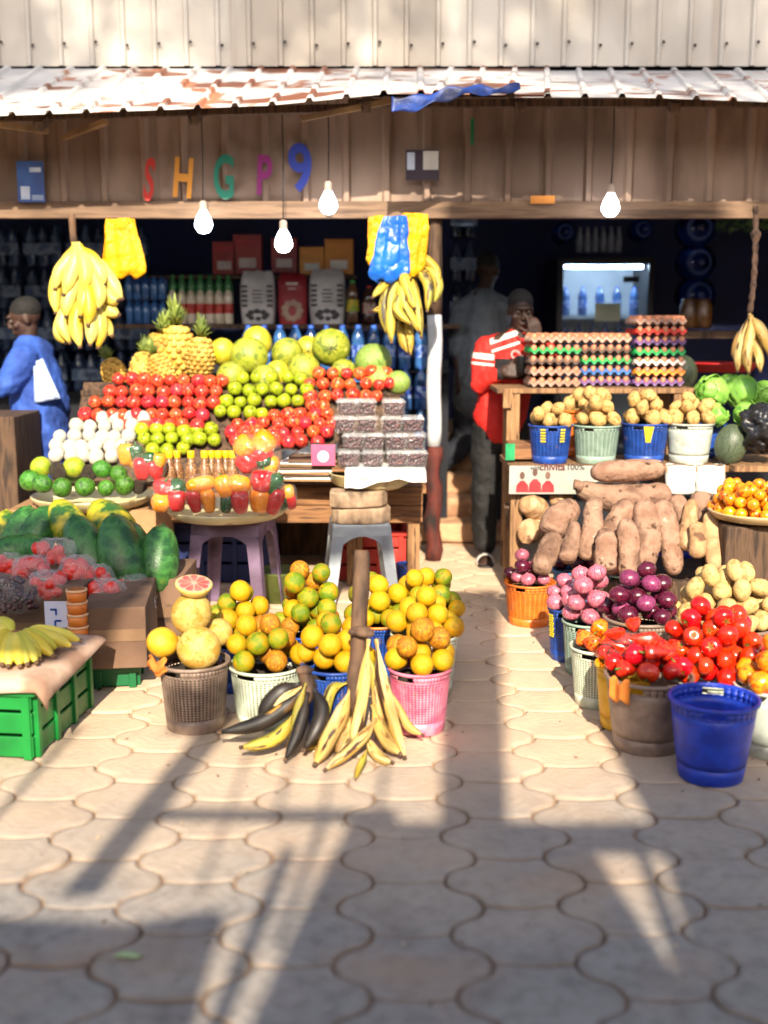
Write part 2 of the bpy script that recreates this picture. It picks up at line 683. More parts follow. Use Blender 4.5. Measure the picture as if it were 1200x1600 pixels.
roof_sheet(-3.4, .9, .012, 'awning_roof')
roof_sheet(.8, 3.4, 0, 'awning_roof')
mb = MB()
for x in [-2.9, -1.9, -1.05, -.1, .75, 1.6, 2.6]:
    mb.bar((x, 6.42, eave_z(x) - .03), (x + .02, 7.4, 3.0), .05, .05)
mb.bar((-3.4, 6.55, eave_z(-2.2) + .02), (-.2, 6.55, eave_z(-.4) + .02), .05, .04)
mb.bar((-.2, 6.55, eave_z(-.3) + .035), (3.4, 6.55, eave_z(2.4) + .045), .05, .04)
mb.build('awning_rafter', wood_dk, shop)
mb = MB()
for a_, b_ in ((at(470, 186, 6.5), at(610, 158, 6.45)), (at(100, 215, 6.9), at(165, 190, 6.5)), (at(0, 195, 6.45), at(75, 205, 6.6))):
    mb = MB()
    mb.bar(a_, b_, .033, .03)
    mb.build('loose_batten', mat('batten_pale', ['#8f7350', '#6f553a'], 4, rough=.8), shop)

mb = MB()
sheet(mb, -3.6, 3.6, .243, .028, lambda x: (x, 7.0, 2.83), lambda x: (x, 7.0, 2.2), rib=.24)
mb.build('fascia', fasm, shop)
mb = MB()
mb.box((0, 6.985, 2.175), (7.2, .05, .1))
mb.box((0, 7.05, 2.19), (7.2, .06, .04))
mb.build('header_beam', beamm, shop, bevel=.004)
mb = MB()
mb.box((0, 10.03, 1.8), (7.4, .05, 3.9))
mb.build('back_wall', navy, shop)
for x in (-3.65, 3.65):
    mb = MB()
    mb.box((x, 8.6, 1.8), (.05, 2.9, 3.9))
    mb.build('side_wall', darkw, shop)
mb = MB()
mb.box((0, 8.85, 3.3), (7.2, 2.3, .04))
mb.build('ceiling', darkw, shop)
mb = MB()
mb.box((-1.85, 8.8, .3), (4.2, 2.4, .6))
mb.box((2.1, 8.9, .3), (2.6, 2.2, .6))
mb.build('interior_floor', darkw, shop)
for i in range(5):
    mb = MB()
    mb.box((.55, 7.62 + .29 * i + .6, .065 + .13 * i), (.8, 1.2, .13))
    mb.build('concrete_step', step_m, shop, bevel=.012)
# back shelf with its bracket
mb = MB()
mb.box((-.75, 8.35, 1.475), (2.6, .42, .03))
mb.build('back_shelf', wood_dk, shop)
mb = MB()
mb.box((-1.32, 8.5, 1.25), (.03, .1, .45))
mb.build('shelf_bracket', wood_md, shop)

# blue tarpaulin edge rolled over the eave
tarp = mat('blue_tarp', ['#16285e', '#24418c', '#101d45'], 5, 3, .5, .7, 18)
def tarp_fn(u, v):
    px = 612 + (812 - 612) * u
    y0 = 150 - 22 * u + 4 * math.sin(9 * u)
    p = at(px, y0 + v * (26 - 16 * u) + 3 * math.sin(25 * u + 3 * v), 6.24)
    p.y += .03 * math.sin(17 * u) * v - .02 * v
    return p
mb = MB()
mb.grid(tarp_fn, 40, 8)
mb.build('roof_tarpaulin', tarp, solid=.004, label='blue tarpaulin strip folded over the middle of the awning edge', cat='tarpaulin')

# letters and posters stuck on the fascia
YF = 6.968
for ch, px, py, sz, colr, rz, lab, sx in [
        ('S', 233, 284, 66, '#b8271f', .12, 'red letter S stuck on the brown fascia', .40),
        ('H', 286, 281, 62, '#c98428', .1, 'orange letter H stuck on the brown fascia', .55),
        ('G', 350, 280, 68, '#0e6a55', .03, 'dark green letter G stuck on the brown fascia', .52),
        ('P', 412, 277, 62, '#7b1562', .05, 'purple letter P stuck on the brown fascia', .58),
        ('9', 470, 266, 74, '#22358f', -.08, 'dark blue number 9 stuck on the brown fascia', .78)]:
    p = at(px, py, YF - .03)
    k = mpp(p)
    me = text_mesh(ch, sz * 1.32 * k, mat('letter_' + ch, [colr, colr], rough=.6, rnd=0), .004, .009)
    put('fascia_letter', me, p, (math.pi / 2, 0, 0), (sx, 1, 1), label=lab, cat='letter').rotation_euler = (math.pi / 2, rz, 0)


def poster(name, px, py, w_, h_, label, cat, paints, Y=YF - .04):
    p = at(px, py, Y)
    k = mpp(p)
    t = thing(name, label, cat, p)
    mb = MB()
    mb.box((0, 0, 0), (w_ * k, .004, h_ * k))
    mb.build('sheet', paints[0], t)
    for (nm, dx, dy, ww, hh, m_) in paints[1:]:
        mb = MB()
        if nm == 'disc':
            mb.lathe([(0.0001, 0), (ww * k, 0)], 20, M=Matrix.Translation((dx * k, -.005, -dy * k)) @ Matrix.Rotation(math.pi / 2, 4, 'X'))
        else:
            mb.box((dx * k, -.003, -dy * k), (ww * k, .002, hh * k))
        mb.build(nm, m_, t)
    return t


blue_p = mat('poster_blue', ['#1c3f86', '#2b5aa8'], 6, rough=.4)
pale_b = mat('poster_pale', ['#9fb4d6', '#c4cfe2'], 9, rough=.4)
poster('poster', 48, 284, 42, 62, 'small blue poster on the brown fascia, beside the red letter side', 'poster',
       [blue_p, ('headline', 8, -18, 18, 7, pale_b), ('figure', -9, 17, 14, 20, pale_b), ('footer', 10, 24, 18, 8, mat('poster_dim', ['#6d7fa8', '#8ea0c4'], 8))])
poster('poster', 660, 258, 52, 46, 'dark purple and white picture poster on the middle of the fascia', 'poster',
       [mat('poster_dark', ['#2a1c2c', '#3b2a3c'], 7), ('white_patch', -18, -6, 12, 26, pale_b), ('white_patch', 13, -7, 24, 28, paper_w)])
poster('notice_card', 848, 312, 38, 12, 'small orange card tucked on the header beam', 'card', [mat('card_orange', ['#c47a26', '#d08a36'], 6)], 6.94)
poster('ribbon', 738, 206, 6, 40, 'thin green ribbon hanging down the fascia under the tarpaulin', 'ribbon', [mat('ribbon_green', ['#14603a', '#1b7447'], 6)], 6.9)

# pole that carries the awning between stall and passage
pt_ = at(677, 870, 7.05)
ptop = at(680, 335, 7.05)
bx = (pt_.x + ptop.x) / 2
pole = thing('awning_pole', 'awning pole painted white above and bare reddish bark below, beside the passage', 'pole', (bx, 7.05, 0))
bark = mat('pole_bark', ['#2a1512', '#5c241c', '#1d120f'], 7, 6, .8, 1.0, 30, (1, 1, .4), spots=[('#8a3a2a', 6, .58, .06), ('#9a8a7c', 9, .68, .04)])
whp = mat('pole_whitewash', ['#c9cccf', '#b5b8bd'], 5, 4, .7, .3, 30, spots=[('#4c4642', 9, .68, .03), ('#8d8a88', 4, .6, .1)])
mb = MB()
mb.tube([(0.012 * math.sin(i * 1.3), 0, i * .0667) for i in range(12)], [.052 + .004 * math.sin(i * 2.1) for i in range(12)], 14)
mb.build('pole_base', bark, pole)
mb = MB()
zw = at(680, 492, 7.05).z
mb.tube([(0.004 * math.sin(i), 0, .735 + i * (zw - .735) / 10) for i in range(11)], .046, 14)
mb.build('pole_shaft', whp, pole)
mb = MB()
mb.tube([(0.004 * math.sin(i), 0, zw + .001 + i * (2.2 - zw) / 6) for i in range(7)], .044, 14)
mb.build('pole_head_unlit', wood_dk, pole)  # upper length coloured dark to stand for unlit wood

# ================================================================== BULBS
bulb_e = emit('bulb_glow', '#f4f8ff', 14)
sock = mat('bulb_socket', ['#b9a79a', '#8f7f74'], rough=.5)
for i, (px, py, Y, lab) in enumerate([
        (318, 348, 6.75, 'bright hanging bulb between the green G and purple P letters, over the drinks shelf'),
        (443, 378, 6.75, 'lowest hanging bulb, in front of the yellow boxes'),
        (513, 318, 6.72, 'highest hanging bulb, right beside the blue number 9'),
        (954, 322, 6.72, 'hanging bulb in front of the header beam above the fridge')]):
    p = at(px, py, Y)
    t = thing('hanging_bulb', lab, 'light bulb', p, group='lit bulbs hanging under the awning')
    mb = MB()
    mb.lathe([(.0001, -.062), (.03, -.054), (.05, -.026), (.052, -.004), (.042, .028), (.026, .056), (.02, .07)], 18)
    mb.build('bulb_glass', bulb_e, t)
    mb = MB()
    mb.lathe([(.021, .07), (.023, .075), (.022, .115), (.012, .125), (.0001, .127)], 14)
    mb.build('socket', sock, t)
    mb = MB()
    ztop = eave_z(p.x) + (Y - 6.3) * .35 - p.z
    mb.tube([(0, 0, .12), (.006, 0, .12 + (ztop - .12) * .5), (0, .01, ztop)], .004, 6)
    mb.build('cord', black_pl, t)


# ---------------------------------------------------------------- small litter trodden into the paving
g = random.Random(90)
mb = MB()
for i in range(420):
    x, y = g.uniform(-1.9, 1.9), g.uniform(2.2, 7.4)
    L, W_ = g.uniform(.003, .012), g.uniform(.002, .005)
    a = g.uniform(0, 6.28)
    M = Matrix.Translation((x, y, .004)) @ Euler((g.uniform(-.3, .3), g.uniform(-.3, .3), a)).to_matrix().to_4x4()
    mb.add([(-L, 0, 0), (0, -W_, .001), (L, 0, .002), (0, W_, .001)], [(0, 1, 2, 3)], g.randint(0, 2), False, M)
mb.build('litter', [mat('litter_brown', ['#5a4028', '#7a5a3a'], 20), mat('litter_tan', ['#b89a70', '#cbb08a'], 20), mat('litter_dark', ['#33281f', '#46382b'], 20)], kind='stuff')
mb = MB()
mb.grid(lambda u, v: V((.032 * (u * 2 - 1), .012 * math.sin(math.pi * u) ** .7 * (v * 2 - 1), .004 + .006 * (v - .5) ** 2 * 4 + .003 * math.sin(5 * u))), 12, 5)
mb.build('fallen_leaf', mat('leaf_pale', ['#8aa068', '#a4b884'], 30), loc=on(200, 1498, .004), rot=(0, 0, .1), solid=.001, label='single pale green leaf lying on the grey paving', cat='leaf')

# ================================================================== FRUIT AND VEGETABLE MESHES
def apple_mesh(name, m):
    prof = [(.001, -.74), (.25, -.86), (.5, -.86), (.78, -.62), (.95, -.25), (1.0, .1), (.93, .45), (.72, .74), (.42, .86), (.2, .78), (.06, .6), (.001, .56)]
    mb = MB()
    mb.lathe(prof, 18, 0, True, lobes=5, lob=.015)
    mb.tube([(0, 0, .55), (.03, 0, .8), (.1, .02, 1.02)], .045, 5, 1)
    return mb.mesh(name, [m, stem_m])


def ball_mesh(name, m, sq=(1, 1, 1), lumps=0.0, seed=1, seg=18, rings=12, navel=True):
    g = random.Random(seed)
    ph = [(g.uniform(0, 6), g.uniform(0, 6), g.uniform(1, 3), g.uniform(1, 3)) for _ in range(5)]
    mb = MB()

    def fn(u, v):
        a, t = u * 2 * math.pi, v * math.pi
        p = V((math.sin(t) * math.cos(a), math.sin(t) * math.sin(a), math.cos(t)))
        k = 1 + lumps * sum(math.sin(q[2] * 2 * p.x + q[0]) * math.cos(q[3] * 2 * p.z + q[1] + p.y * 2) for q in ph) / 2
        return V((p.x * sq[0], p.y * sq[1], p.z * sq[2])) * k
    mb.grid(fn, seg, rings + 1, closed=True)
    if navel:
        mb.lathe([(.001, .985), (.07, .99), (.1, .975)], 8, 1, o=(0, 0, (sq[2] - 1)))
    return mb.mesh(name, [m, stem_m])


stem_m = mat('stem', ['#5a4a2c', '#3e3420'], 5)
leaf_m = mat('leaf_green', ['#2f5a22', '#4c7f31'], 6, rough=.45)
red_m = mat('apple_red', ['#8e1219', '#c02a26', '#d8814a'], 2.2, 4, .28, .0, 30, (2.2, 2.2, .5), rnd=.35, hue=.02, spots=('#e0b070', 3, .68, .12), coat=.12, spec=.35, ramp=(.3, .74), rvar=.06)
redo_m = mat('apple_orange_red', ['#a81a18', '#bf3322', '#d9904a'], 1.8, 4, .28, .0, 30, (2.2, 2.2, .5), rnd=.3, hue=.02, coat=.12, spec=.35, ramp=(.3, .7), rvar=.06)
grn_m = mat('apple_green', ['#85941a', '#a0aa22', '#6f8412'], 2, 3, .34, rnd=.25, hue=.015, coat=.08, spec=.3, spots=('#dbd77a', 14, .7, .03), rvar=.06)
or1 = mat('orange_yellow', ['#c08a0a', '#ca9612', '#a68a10'], 1.3, 4, .42, .35, 18, rnd=.2, hue=.012, spots=[('#8f9a1c', .9, .6, .16), ('#7a4a18', 11, .7, .03)], rvar=.08, spec=.28)
or2 = mat('orange_greenish', ['#5f7612', '#858712', '#a8800f'], 1.1, 4, .42, .35, 18, rnd=.25, hue=.015, spots=[('#566f14', 1.3, .58, .14), ('#7a4a18', 12, .72, .03)], rvar=.08, spec=.28)
or3 = mat('orange_russet', ['#b47812', '#965c18', '#c0861a'], 3, 5, .5, .35, 18, rnd=.2, spots=[('#6a3a16', 5, .58, .08), ('#c9a21f', 2, .62, .1)], rvar=.08, spec=.28)
pom_m = mat('pomelo_skin', ['#bf9a48', '#c8ac62', '#b48a38'], 1.4, 4, .48, .3, 20, spec=.3, spots=[('#6f5420', 11, .61, .03), ('#b8841f', 1.2, .6, .2)], rnd=.15)
pomy_m = mat('pomelo_yellow', ['#cf9a18', '#d9ac30'], 1.4, 4, .4, .3, 20, spots=[('#7a5a22', 17, .68, .03)], rnd=.1)
mel_m = mat('melon_skin', ['#7c8824', '#9fa232', '#66762a'], 2.4, 5, .4, .35, 16, rnd=.2, hue=.01, spots=[('#c9c25a', 2.5, .62, .1), ('#5f6f22', 12, .68, .04)])
melg_m = mat('melon_green', ['#6f8a3a', '#8fa552', '#5c7a2e'], 2.4, 5, .4, .3, 16, (4, 4, .6), rnd=.2, spots=('#4a6526', 9, .64, .05))
mely_m = mat('melon_yellow', ['#b5a81c', '#c2b63a'], 2, 4, .35, .2, 18, rnd=.1)
lime_m = mat('lime_skin', ['#33661c', '#4c8426', '#2a5418'], 1.8, 4, .35, .35, 22, rnd=.35, hue=.02)
avo_m = mat('avocado_skin', ['#2a2018', '#3d3020', '#1d1a14'], 2.5, 4, .4, .8, 20, rnd=.3)
limey_m = mat('lime_yellow', ['#a5ad2a', '#7f9a24'], 1.8, 4, .35, .35, 22, rnd=.2)
net_m = mat('foam_net_white', ['#cdc8ba', '#b5b0a2'], 8, 3, .7, .6, 22, rnd=.12, spots=('#c9c070', 2.2, .62, .1))
tom_m = mat('tomato_red', ['#c01408', '#d8260f'], 1.2, 3, .22, rnd=.25, hue=.012, spots=('#d8581a', 1.3, .66, .15), coat=.4, rvar=.05)
ormix_m = mat('pepper_orange', ['#d97a0c', '#e69a16', '#cc5a0c'], 1.2, 3, .26, rnd=.25, hue=.02, coat=.3, rvar=.05)
onp_m = mat('onion_pink', ['#b04a5c', '#c8788a', '#8f2f48'], 1.6, 4, .32, .1, 20, (5, 5, .5), rnd=.3, spots=[('#d6b0a8', 1.6, .6, .1), ('#7a2440', 4, .64, .08, (5, 5, .5))], coat=.2)
ond_m = mat('onion_dark', ['#3c0a1e', '#5e1530', '#2a0716'], 1.6, 4, .25, .1, 20, (5, 5, .5), rnd=.3, spots=('#7a2a44', 1.6, .64, .1), coat=.3)
onv_m = mat('onion_purple', ['#6a1f48', '#8a3a60', '#4c1434'], 1.6, 4, .3, .1, 20, (5, 5, .5), rnd=.3, spots=('#b06a88', 1.6, .63, .1), coat=.25)
pot_m = mat('potato_skin', ['#b08a4c', '#c9a566', '#96703a'], 2, 5, .7, .3, 16, rnd=.2, spots=[('#6f5028', 9, .68, .03), ('#d8ba80', 2.2, .63, .1)])
potp_m = mat('potato_pink', ['#a86a62', '#8f5550', '#b88078'], 2.2, 5, .7, .3, 16, rnd=.2, spots=('#6a3c36', 7, .66, .05))
pale_m = mat('pale_potato', ['#b8975a', '#c4a870', '#a08048'], 2, 4, .6, .3, 14, rnd=.15, spots=('#a07c48', 7, .68, .05))
yam_m = mat('yam_skin', ['#7d5e4d', '#957663', '#6a5042'], 7, 6, .9, 1.0, 45, rnd=.28, spec=.2, spots=[('#967a66', 4, .6, .12), ('#4a362b', 22, .62, .06), ('#b59a86', 18, .69, .04)])
yamc_m = mat('yam_cut', ['#b8946a', '#9a7450', '#c9a980'], 6, 5, .85, .6, 40, rnd=.2, spots=('#6a4a34', 9, .6, .06))
pap_m = mat('papaya_skin', ['#2a5c2a', '#437a38', '#214d22'], 2.5, 4, .38, .15, 20, rnd=.3, spots=[('#7a8a2a', 2.0, .68, .12), ('#122c12', 7, .66, .05)])
papy_m = mat('papaya_ripe', ['#2c5a22', '#8a8f24', '#c9b020'], 2.2, 3, .38, .15, 20, rnd=.2, ramp=(.42, .62))
cab_m = mat('cabbage_leaf', ['#5f9a2e', '#8fbf52', '#4c8426'], 3, 4, .5, .6, 14, rnd=.2)
wat_m = mat('watermelon_skin', ['#3c4a34', '#5a6650', '#2c3826'], 3, 4, .45, .1, 20, (5, 5, .5), rnd=.2)
egg_m = mat('egg_shell', ['#a8694a', '#bd8060'], 3, 3, .5, .05, 30, rnd=.25, hue=.01)

ME = {
    'red': apple_mesh('red_apple', red_m), 'redo': apple_mesh('red_apple', redo_m), 'green': apple_mesh('green_apple', grn_m),
    'or1': ball_mesh('orange', or1, (1, 1, .96), .015, 1), 'or2': ball_mesh('orange', or2, (1, 1, .95), .02, 2), 'or3': ball_mesh('orange', or3, (1, .98, .94), .02, 3),
    'pom': ball_mesh('pomelo', pom_m, (1, 1, .93), .02, 4, 28, 18), 'pomy': ball_mesh('pomelo', pomy_m, (1, 1, .93), .02, 5, 28, 18),
    'mel': ball_mesh('melon', mel_m, (1, 1, .97), .012, 6, 28, 18), 'melg': ball_mesh('melon', melg_m, (1, 1, .95), .012, 7, 28, 18), 'mely': ball_mesh('melon', mely_m, (1, 1, 1.08), .012, 8, 28, 18),
    'lime': ball_mesh('lime', lime_m, (1, 1, 1.1), .01, 9), 'limey': ball_mesh('lime', limey_m, (1, 1, 1.1), .01, 9), 'avo': ball_mesh('avocado', avo_m, (1, 1, 1.25), .03, 10),
    'net': ball_mesh('netted_pear', net_m, (1, 1, 1.1), .03, 11), 'tom': ball_mesh('tomato', tom_m, (1, 1, .85), .02, 12), 'omix': ball_mesh('pepper', ormix_m, (1, 1, .95), .06, 13),
    'onp': None, 'pot': ball_mesh('potato', pot_m, (1.18, .95, .86), .05, 14, navel=False), 'potb': ball_mesh('potato', pot_m, (1.1, 1.0, .8), .08, 15, navel=False),
    'potp': ball_mesh('potato', potp_m, (1.15, .95, .9), .06, 16, navel=False), 'pale': ball_mesh('potato', pale_m, (1.25, .95, .85), .06, 17, navel=False),
    'cab': ball_mesh('cabbage', cab_m, (1, 1, .9), .05, 18, 24, 16), 'wat': ball_mesh('watermelon', wat_m, (1, 1, 1.3), .01, 19, 24, 16),
    'egg': ball_mesh('egg', egg_m, (1, 1, 1.3), .0, 20, 12, 9, navel=False),
}


def onion_mesh(m):
    mb = MB()
    mb.lathe([(.001, -.80), (.12, -.79), (.5, -.72), (.86, -.42), (1.0, 0), (.92, .36), (.66, .64), (.34, .77), (.14, .84), (.07, .93), (.001, .96)], 18, 0, True, lobes=7, lob=.012)
    mb.tube([(0, 0, -.84), (.03, 0, -.93)], .1, 7, 1)
    return mb.mesh('onion', [m, stem_m])


ME['onp'], ME['ond'], ME['onv'] = onion_mesh(onp_m), onion_mesh(ond_m), onion_mesh(onv_m)


def tomato_mesh(m):
    mb = MB()
    mb.lathe([(.001, -.78), (.3, -.8), (.65, -.66), (.92, -.3), (1.0, .05), (.94, .4), (.72, .68), (.4, .78), (.18, .72), (.001, .66)], 18, 0, True, lobes=5, lob=.022)
    for k in range(5):
        a = k * 1.2566
        d, sd = V((math.cos(a), math.sin(a), 0)), V((-math.sin(a), math.cos(a), 0))
        mb.add([V((0, 0, .74)), d * .22 + sd * .07 + V((0, 0, .80)), d * .5 + V((0, 0, .84)), d * .22 - sd * .07 + V((0, 0, .80))], [(0, 3, 2, 1)], 1, True)
    mb.tube([(0, 0, .72), (.03, 0, .95)], .05, 5, 1)
    return mb.mesh('tomato', [m, leaf_m])


ME['tom'] = tomato_mesh(tom_m)


def fruit(key, name, p, r, label, cat, group=None, rot=None, rng=RND):
    return put(name, ME[key], p, rot if rot is not None else spin(rng), r * rng.uniform(.90, 1.07), label=label, cat=cat, group=group)


# ================================================================== THE CENTRAL STALL
stall = thing('fruit_stall', 'wooden fruit stall table with stepped sloping display and plank front', 'table', (-.5, 6.6, 0))
SO = V((-.5, 6.6, 0))


def ysl(py):
    return 6.25 + (720 - py) * .0028


def pp(py, px=500, dy=0.0):
    p = at(px, py, ysl(py) + dy)
    return p


mb = MB()
lo, hi = pp(745), pp(590)
mb.prism([V((-1.78, lo.y + .05, lo.z - .03)) - SO, V((-1.78, hi.y + .06, hi.z - .03)) - SO, V((-1.78, hi.y + .06, hi.z - .07)) - SO, V((-1.78, lo.y + .09, lo.z - .06)) - SO], (1.88, 0, 0))
mb.build('display_slope', wood_dk, stall)
mb = MB()
mb.box(V((-.83, 6.98, hi.z - .09)) - SO, (1.9, .76, .03))
mb.build('display_shelf', wood_dk, stall)
ttz = at(540, 757, 6.3).z
mb = MB()
mb.box(V((-.86, 6.72, ttz - .03)) - SO, (2.2, .86, .04))
mb.build('tabletop', wood_h, stall, bevel=.003)
mb = MB()
f1 = at(540, 775, 6.3)
f2 = at(540, 803, 6.3)
for k, fz in enumerate((f1.z, f2.z)):
    mb.box(V((-.86, 6.295 + .002 * k, fz)) - SO, (2.16, .022, .098))
mb.build('front_plank', wood_h, stall, bevel=.003)
for (lx, ly, lw) in ((.17, 6.33, .07), (-.17, 6.37, .09), (-1.85, 6.33, .07), (.17, 7.08, .07), (-1.85, 7.08, .07)):
    mb = MB()
    mb.box(V((lx, ly, (ttz - .05) / 2)) - SO, (lw, .06, ttz - .05))
    mb.build('leg', wood_md, stall, bevel=.004)
mb = MB()
mb.box(V((-.86, 7.1, .45)) - SO, (2.1, .02, .85))
mb.build('back_panel', wood_dk, stall)

rowname = ['top', 'second', 'third', 'lowest']


def rows(key, name, cat, r, data, labf, grp, keys=None):
    for i, (py, xa, xb, st) in enumerate(data):
        x = xa
        while x <= xb + 1:
            jx, jy = RND.uniform(-2.6, 2.6), RND.uniform(-2.2, 2.2)
            k = key if not keys else RND.choice(keys)
            p = at(x + jx, py + jy, ysl(py) + RND.uniform(-.012, .008))
            fruit(k, name, p, r, labf(i), cat, grp, rot=(RND.uniform(-.9, .6), RND.uniform(-.6, .6), RND.uniform(-3, 3)))
            x += st


rows('red', 'red_apple', 'apple', .0415, [(594, 186, 362, 20.5), (612, 172, 352, 20.5), (630, 150, 340, 20.5), (648, 132, 325, 20.5), (664, 205, 315, 20.5)],
     lambda i: 'dark red apple in the %s row of the long red slope before the pineapples' % (['top', 'second', 'third', 'fourth', 'lowest'][i]), 'apples of the long red slope')
rows('green', 'green_apple', 'apple', .041, [(591, 380, 472, 22.5), (609, 366, 482, 22.5), (627, 354, 470, 22.5), (645, 344, 412, 22.5)],
     lambda i: 'yellow green apple in the %s row between the two red slopes' % rowname[i], 'apples of the green block')
rows('redo', 'red_apple', 'apple', .040, [(583, 498, 612, 21), (601, 486, 612, 21), (618, 486, 600, 21), (634, 486, 525, 21), (648, 492, 520, 21)],
     lambda i: 'orange red apple in the %s row below the melons, above the grape boxes' % (['top', 'second', 'third', 'fourth', 'lowest'][i]), 'apples of the orange red slope')
rows('red', 'red_apple', 'apple', .041, [(648, 428, 492, 21), (662, 372, 520, 21), (677, 362, 520, 21), (690, 368, 505, 21)],
     lambda i: 'red apple in the %s row of the low heap behind the pepper bags' % rowname[i], 'apples of the low red heap', ['red', 'red', 'redo'])
rows('green', 'green_apple', 'apple', .041, [(664, 216, 208, 22), (672, 222, 352, 22), (687, 226, 345, 22), (702, 240, 300, 22)],
     lambda i: 'pale green apple in the %s row above the groundnut bottles' % (['top', 'second', 'third', 'lowest'][i]), 'apples of the pale green block')
rows('net', 'netted_pear', 'pear', .042, [(652, 160, 225, 21), (666, 122, 212, 21), (682, 96, 212, 21), (698, 86, 205, 21), (713, 90, 190, 21)],
     lambda i: 'pear in a white foam net in the %s row of the bright pile' % (['top', 'second', 'third', 'fourth', 'lowest'][i]), 'pears in white nets')

# melons on the shelf behind
for (x, y, rr, key, Y, lab) in [
        (348, 550, 21, 'mely', 6.9, 'bright yellow melon beside the pineapples'),
        (389, 556, 30, 'mel', 6.8, 'large pale melon second from the pineapples'),
        (449, 552, 27, 'mel', 6.85, 'round green yellow melon in the middle of the back row'),
        (517, 543, 29, 'mel', 6.85, 'biggest melon with a scratched star mark, highest of the row'),
        (402, 534, 22, 'mely', 7.06, 'yellow melon hidden behind the large pale melon'),
        (482, 548, 22, 'mely', 7.06, 'yellow melon peeping between the middle and scratched melons'),
        (362, 588, 26, 'mel', 6.68, 'pale melon behind the dark red apples'),
        (414, 592, 22, 'mel', 6.66, 'melon behind the green apples, below the large pale melon'),
        (434, 584, 20, 'mely', 6.78, 'small yellow melon behind the green apples'),
        (475, 577, 25, 'mel', 6.70, 'netted melon just above the end of the green apples'),
        (537, 580, 22, 'mel', 6.74, 'melon below the scratched melon, behind orange red apples'),
        (583, 565, 28, 'melg', 6.85, 'pale green melon with fine veins at the end of the back row'),
        (592, 592, 24, 'melg', 6.66, 'green melon in front of the veined pale one'),
        (622, 598, 19, 'melg', 6.62, 'green melon above the right grape boxes')]:
    p = at(x, y, Y)
    o = fruit(key, 'melon', p, rr * mpp(p), lab, 'melon', 'melons on the fruit stall', rot=(RND.uniform(-.8, .4), RND.uniform(-.5, .5), RND.uniform(-3, 3)))
    if 'scratched' in lab:
        o.rotation_euler = (0, 0, 0)
        mb = MB()
        for a in (.4, 1.25, 2.1, 2.8):
            def onball(s, q=a):
                d = V((.8 * s * math.cos(q) + .05, -1, .8 * s * math.sin(q))).normalized()
                return V((d.x, d.y, d.z * .97)) * 1.012
            mb.tube([onball(s / 4 - .5) for s in range(5)], .022, 5)
        mb.build('scratch', mat('melon_scratch', ['#3a441c', '#4f5a24'], 5), o)

# pineapples
pin_m = mat('pineapple_skin', ['#d0a040', '#dcb65a', '#b48430'], 3, 4, .6, .3, 20, rnd=.2)
pin_e = mat('pineapple_eye', ['#b08a34', '#96742c', '#c0a048'], 8, 3, .7, rnd=.2)


def make_pineapple():
    t = thing('pineapple', 'x', 'pineapple')
    mb = MB()

    def R_(v):
        return .062 * (max(0.02, math.sin(math.pi * (.06 + .90 * v)))) ** .5
    prof = [(R_(i / 12), .0 + .17 * i / 12) for i in range(13)]
    prof[0] = (.001, 0)
    mb.lathe(prof, 20, 0)
    for j in range(9):
        for k in range(12):
            a = 2 * math.pi * (k + (j % 2) * .5) / 12
            v = (j + .6) / 9.5
            r = R_(v)
            mb.ball((r * math.cos(a), r * math.sin(a), .17 * v), (.0135, .0135, .0095), 6, 1 if (j + k) % 3 == 0 else 0, 4, (0, 0, a))
    mb.build('fruit_body', [pin_m, pin_e], t)
    mb = MB()
    g = random.Random(5)
    for k in range(34):
        a = k * 2.4
        up = k / 34
        L = .04 + .03 * g.random()
        out = .035 * (1 - up) + .006
        b = V((.012 * math.cos(a), .012 * math.sin(a), .165 + up * .035))
        tip = b + V((math.cos(a) * out, math.sin(a) * out, L * (.5 + .6 * up)))
        sd = V((-math.sin(a), math.cos(a), 0)) * .007
        mid = (b + tip) / 2 + V((0, 0, .008))
        mb.add([b - sd, b + sd, mid + sd, mid - sd, tip], [(0, 1, 2, 3), (3, 2, 4)], 0, True)
    mb.build('leaf_crown', mat('pineapple_leaf', ['#5a6a2a', '#7f8f3c', '#445222'], 9, rough=.6), t, solid=.0015)
    return t


pine = make_pineapple()
for i, (x, y, Y, s, tilt, lab) in enumerate([
        (312, 590, 6.85, 1.3, .08, 'pineapple standing upright beside the yellow melon'),
        (276, 592, 6.95, 1.75, -.12, 'tall golden pineapple second from the yellow melon'),
        (240, 596, 6.95, 1.6, -.3, 'golden pineapple leaning over, third from the yellow melon'),
        (262, 606, 6.7, 1.1, .35, 'small pineapple lying low in front of the golden ones'),
        (222, 606, 6.75, 1.15, -.35, 'pale pineapple at the dark end of the pineapple row'),
        (190, 610, 6.8, 1.1, -.5, 'pineapple farthest from the melons, half behind the red apples')]):
    o = pine
    if i:
        o = pine.copy()
        COL.objects.link(o)
        for ch in pine.children:
            c = ch.copy()
            COL.objects.link(c)
            c.parent = o
    o.location = at(x, y, Y)
    o.location.z = max(o.location.z, hi.z - .075) if y < 590 else o.location.z
    o.scale = (s, s, s * 1.12)
    o.rotation_euler = (.1, tilt, i * 1.1)
    tag(o, lab, 'pineapple', 'pineapples behind the red apples')

# grape boxes
clear = film('clear_box', haze=.015, bump=.7, bscale=45, gl=.06, edge=.22)
clearl = film('clear_lid', haze=.10, bump=1.0, bscale=30, gl=.09, edge=.3)
grape_m = mat('grape_dark', ['#2c0d16', '#4a1a24', '#1c0810'], 60, 3, .3, coat=.2, spots=('#7a3a30', 50, .62, .08))


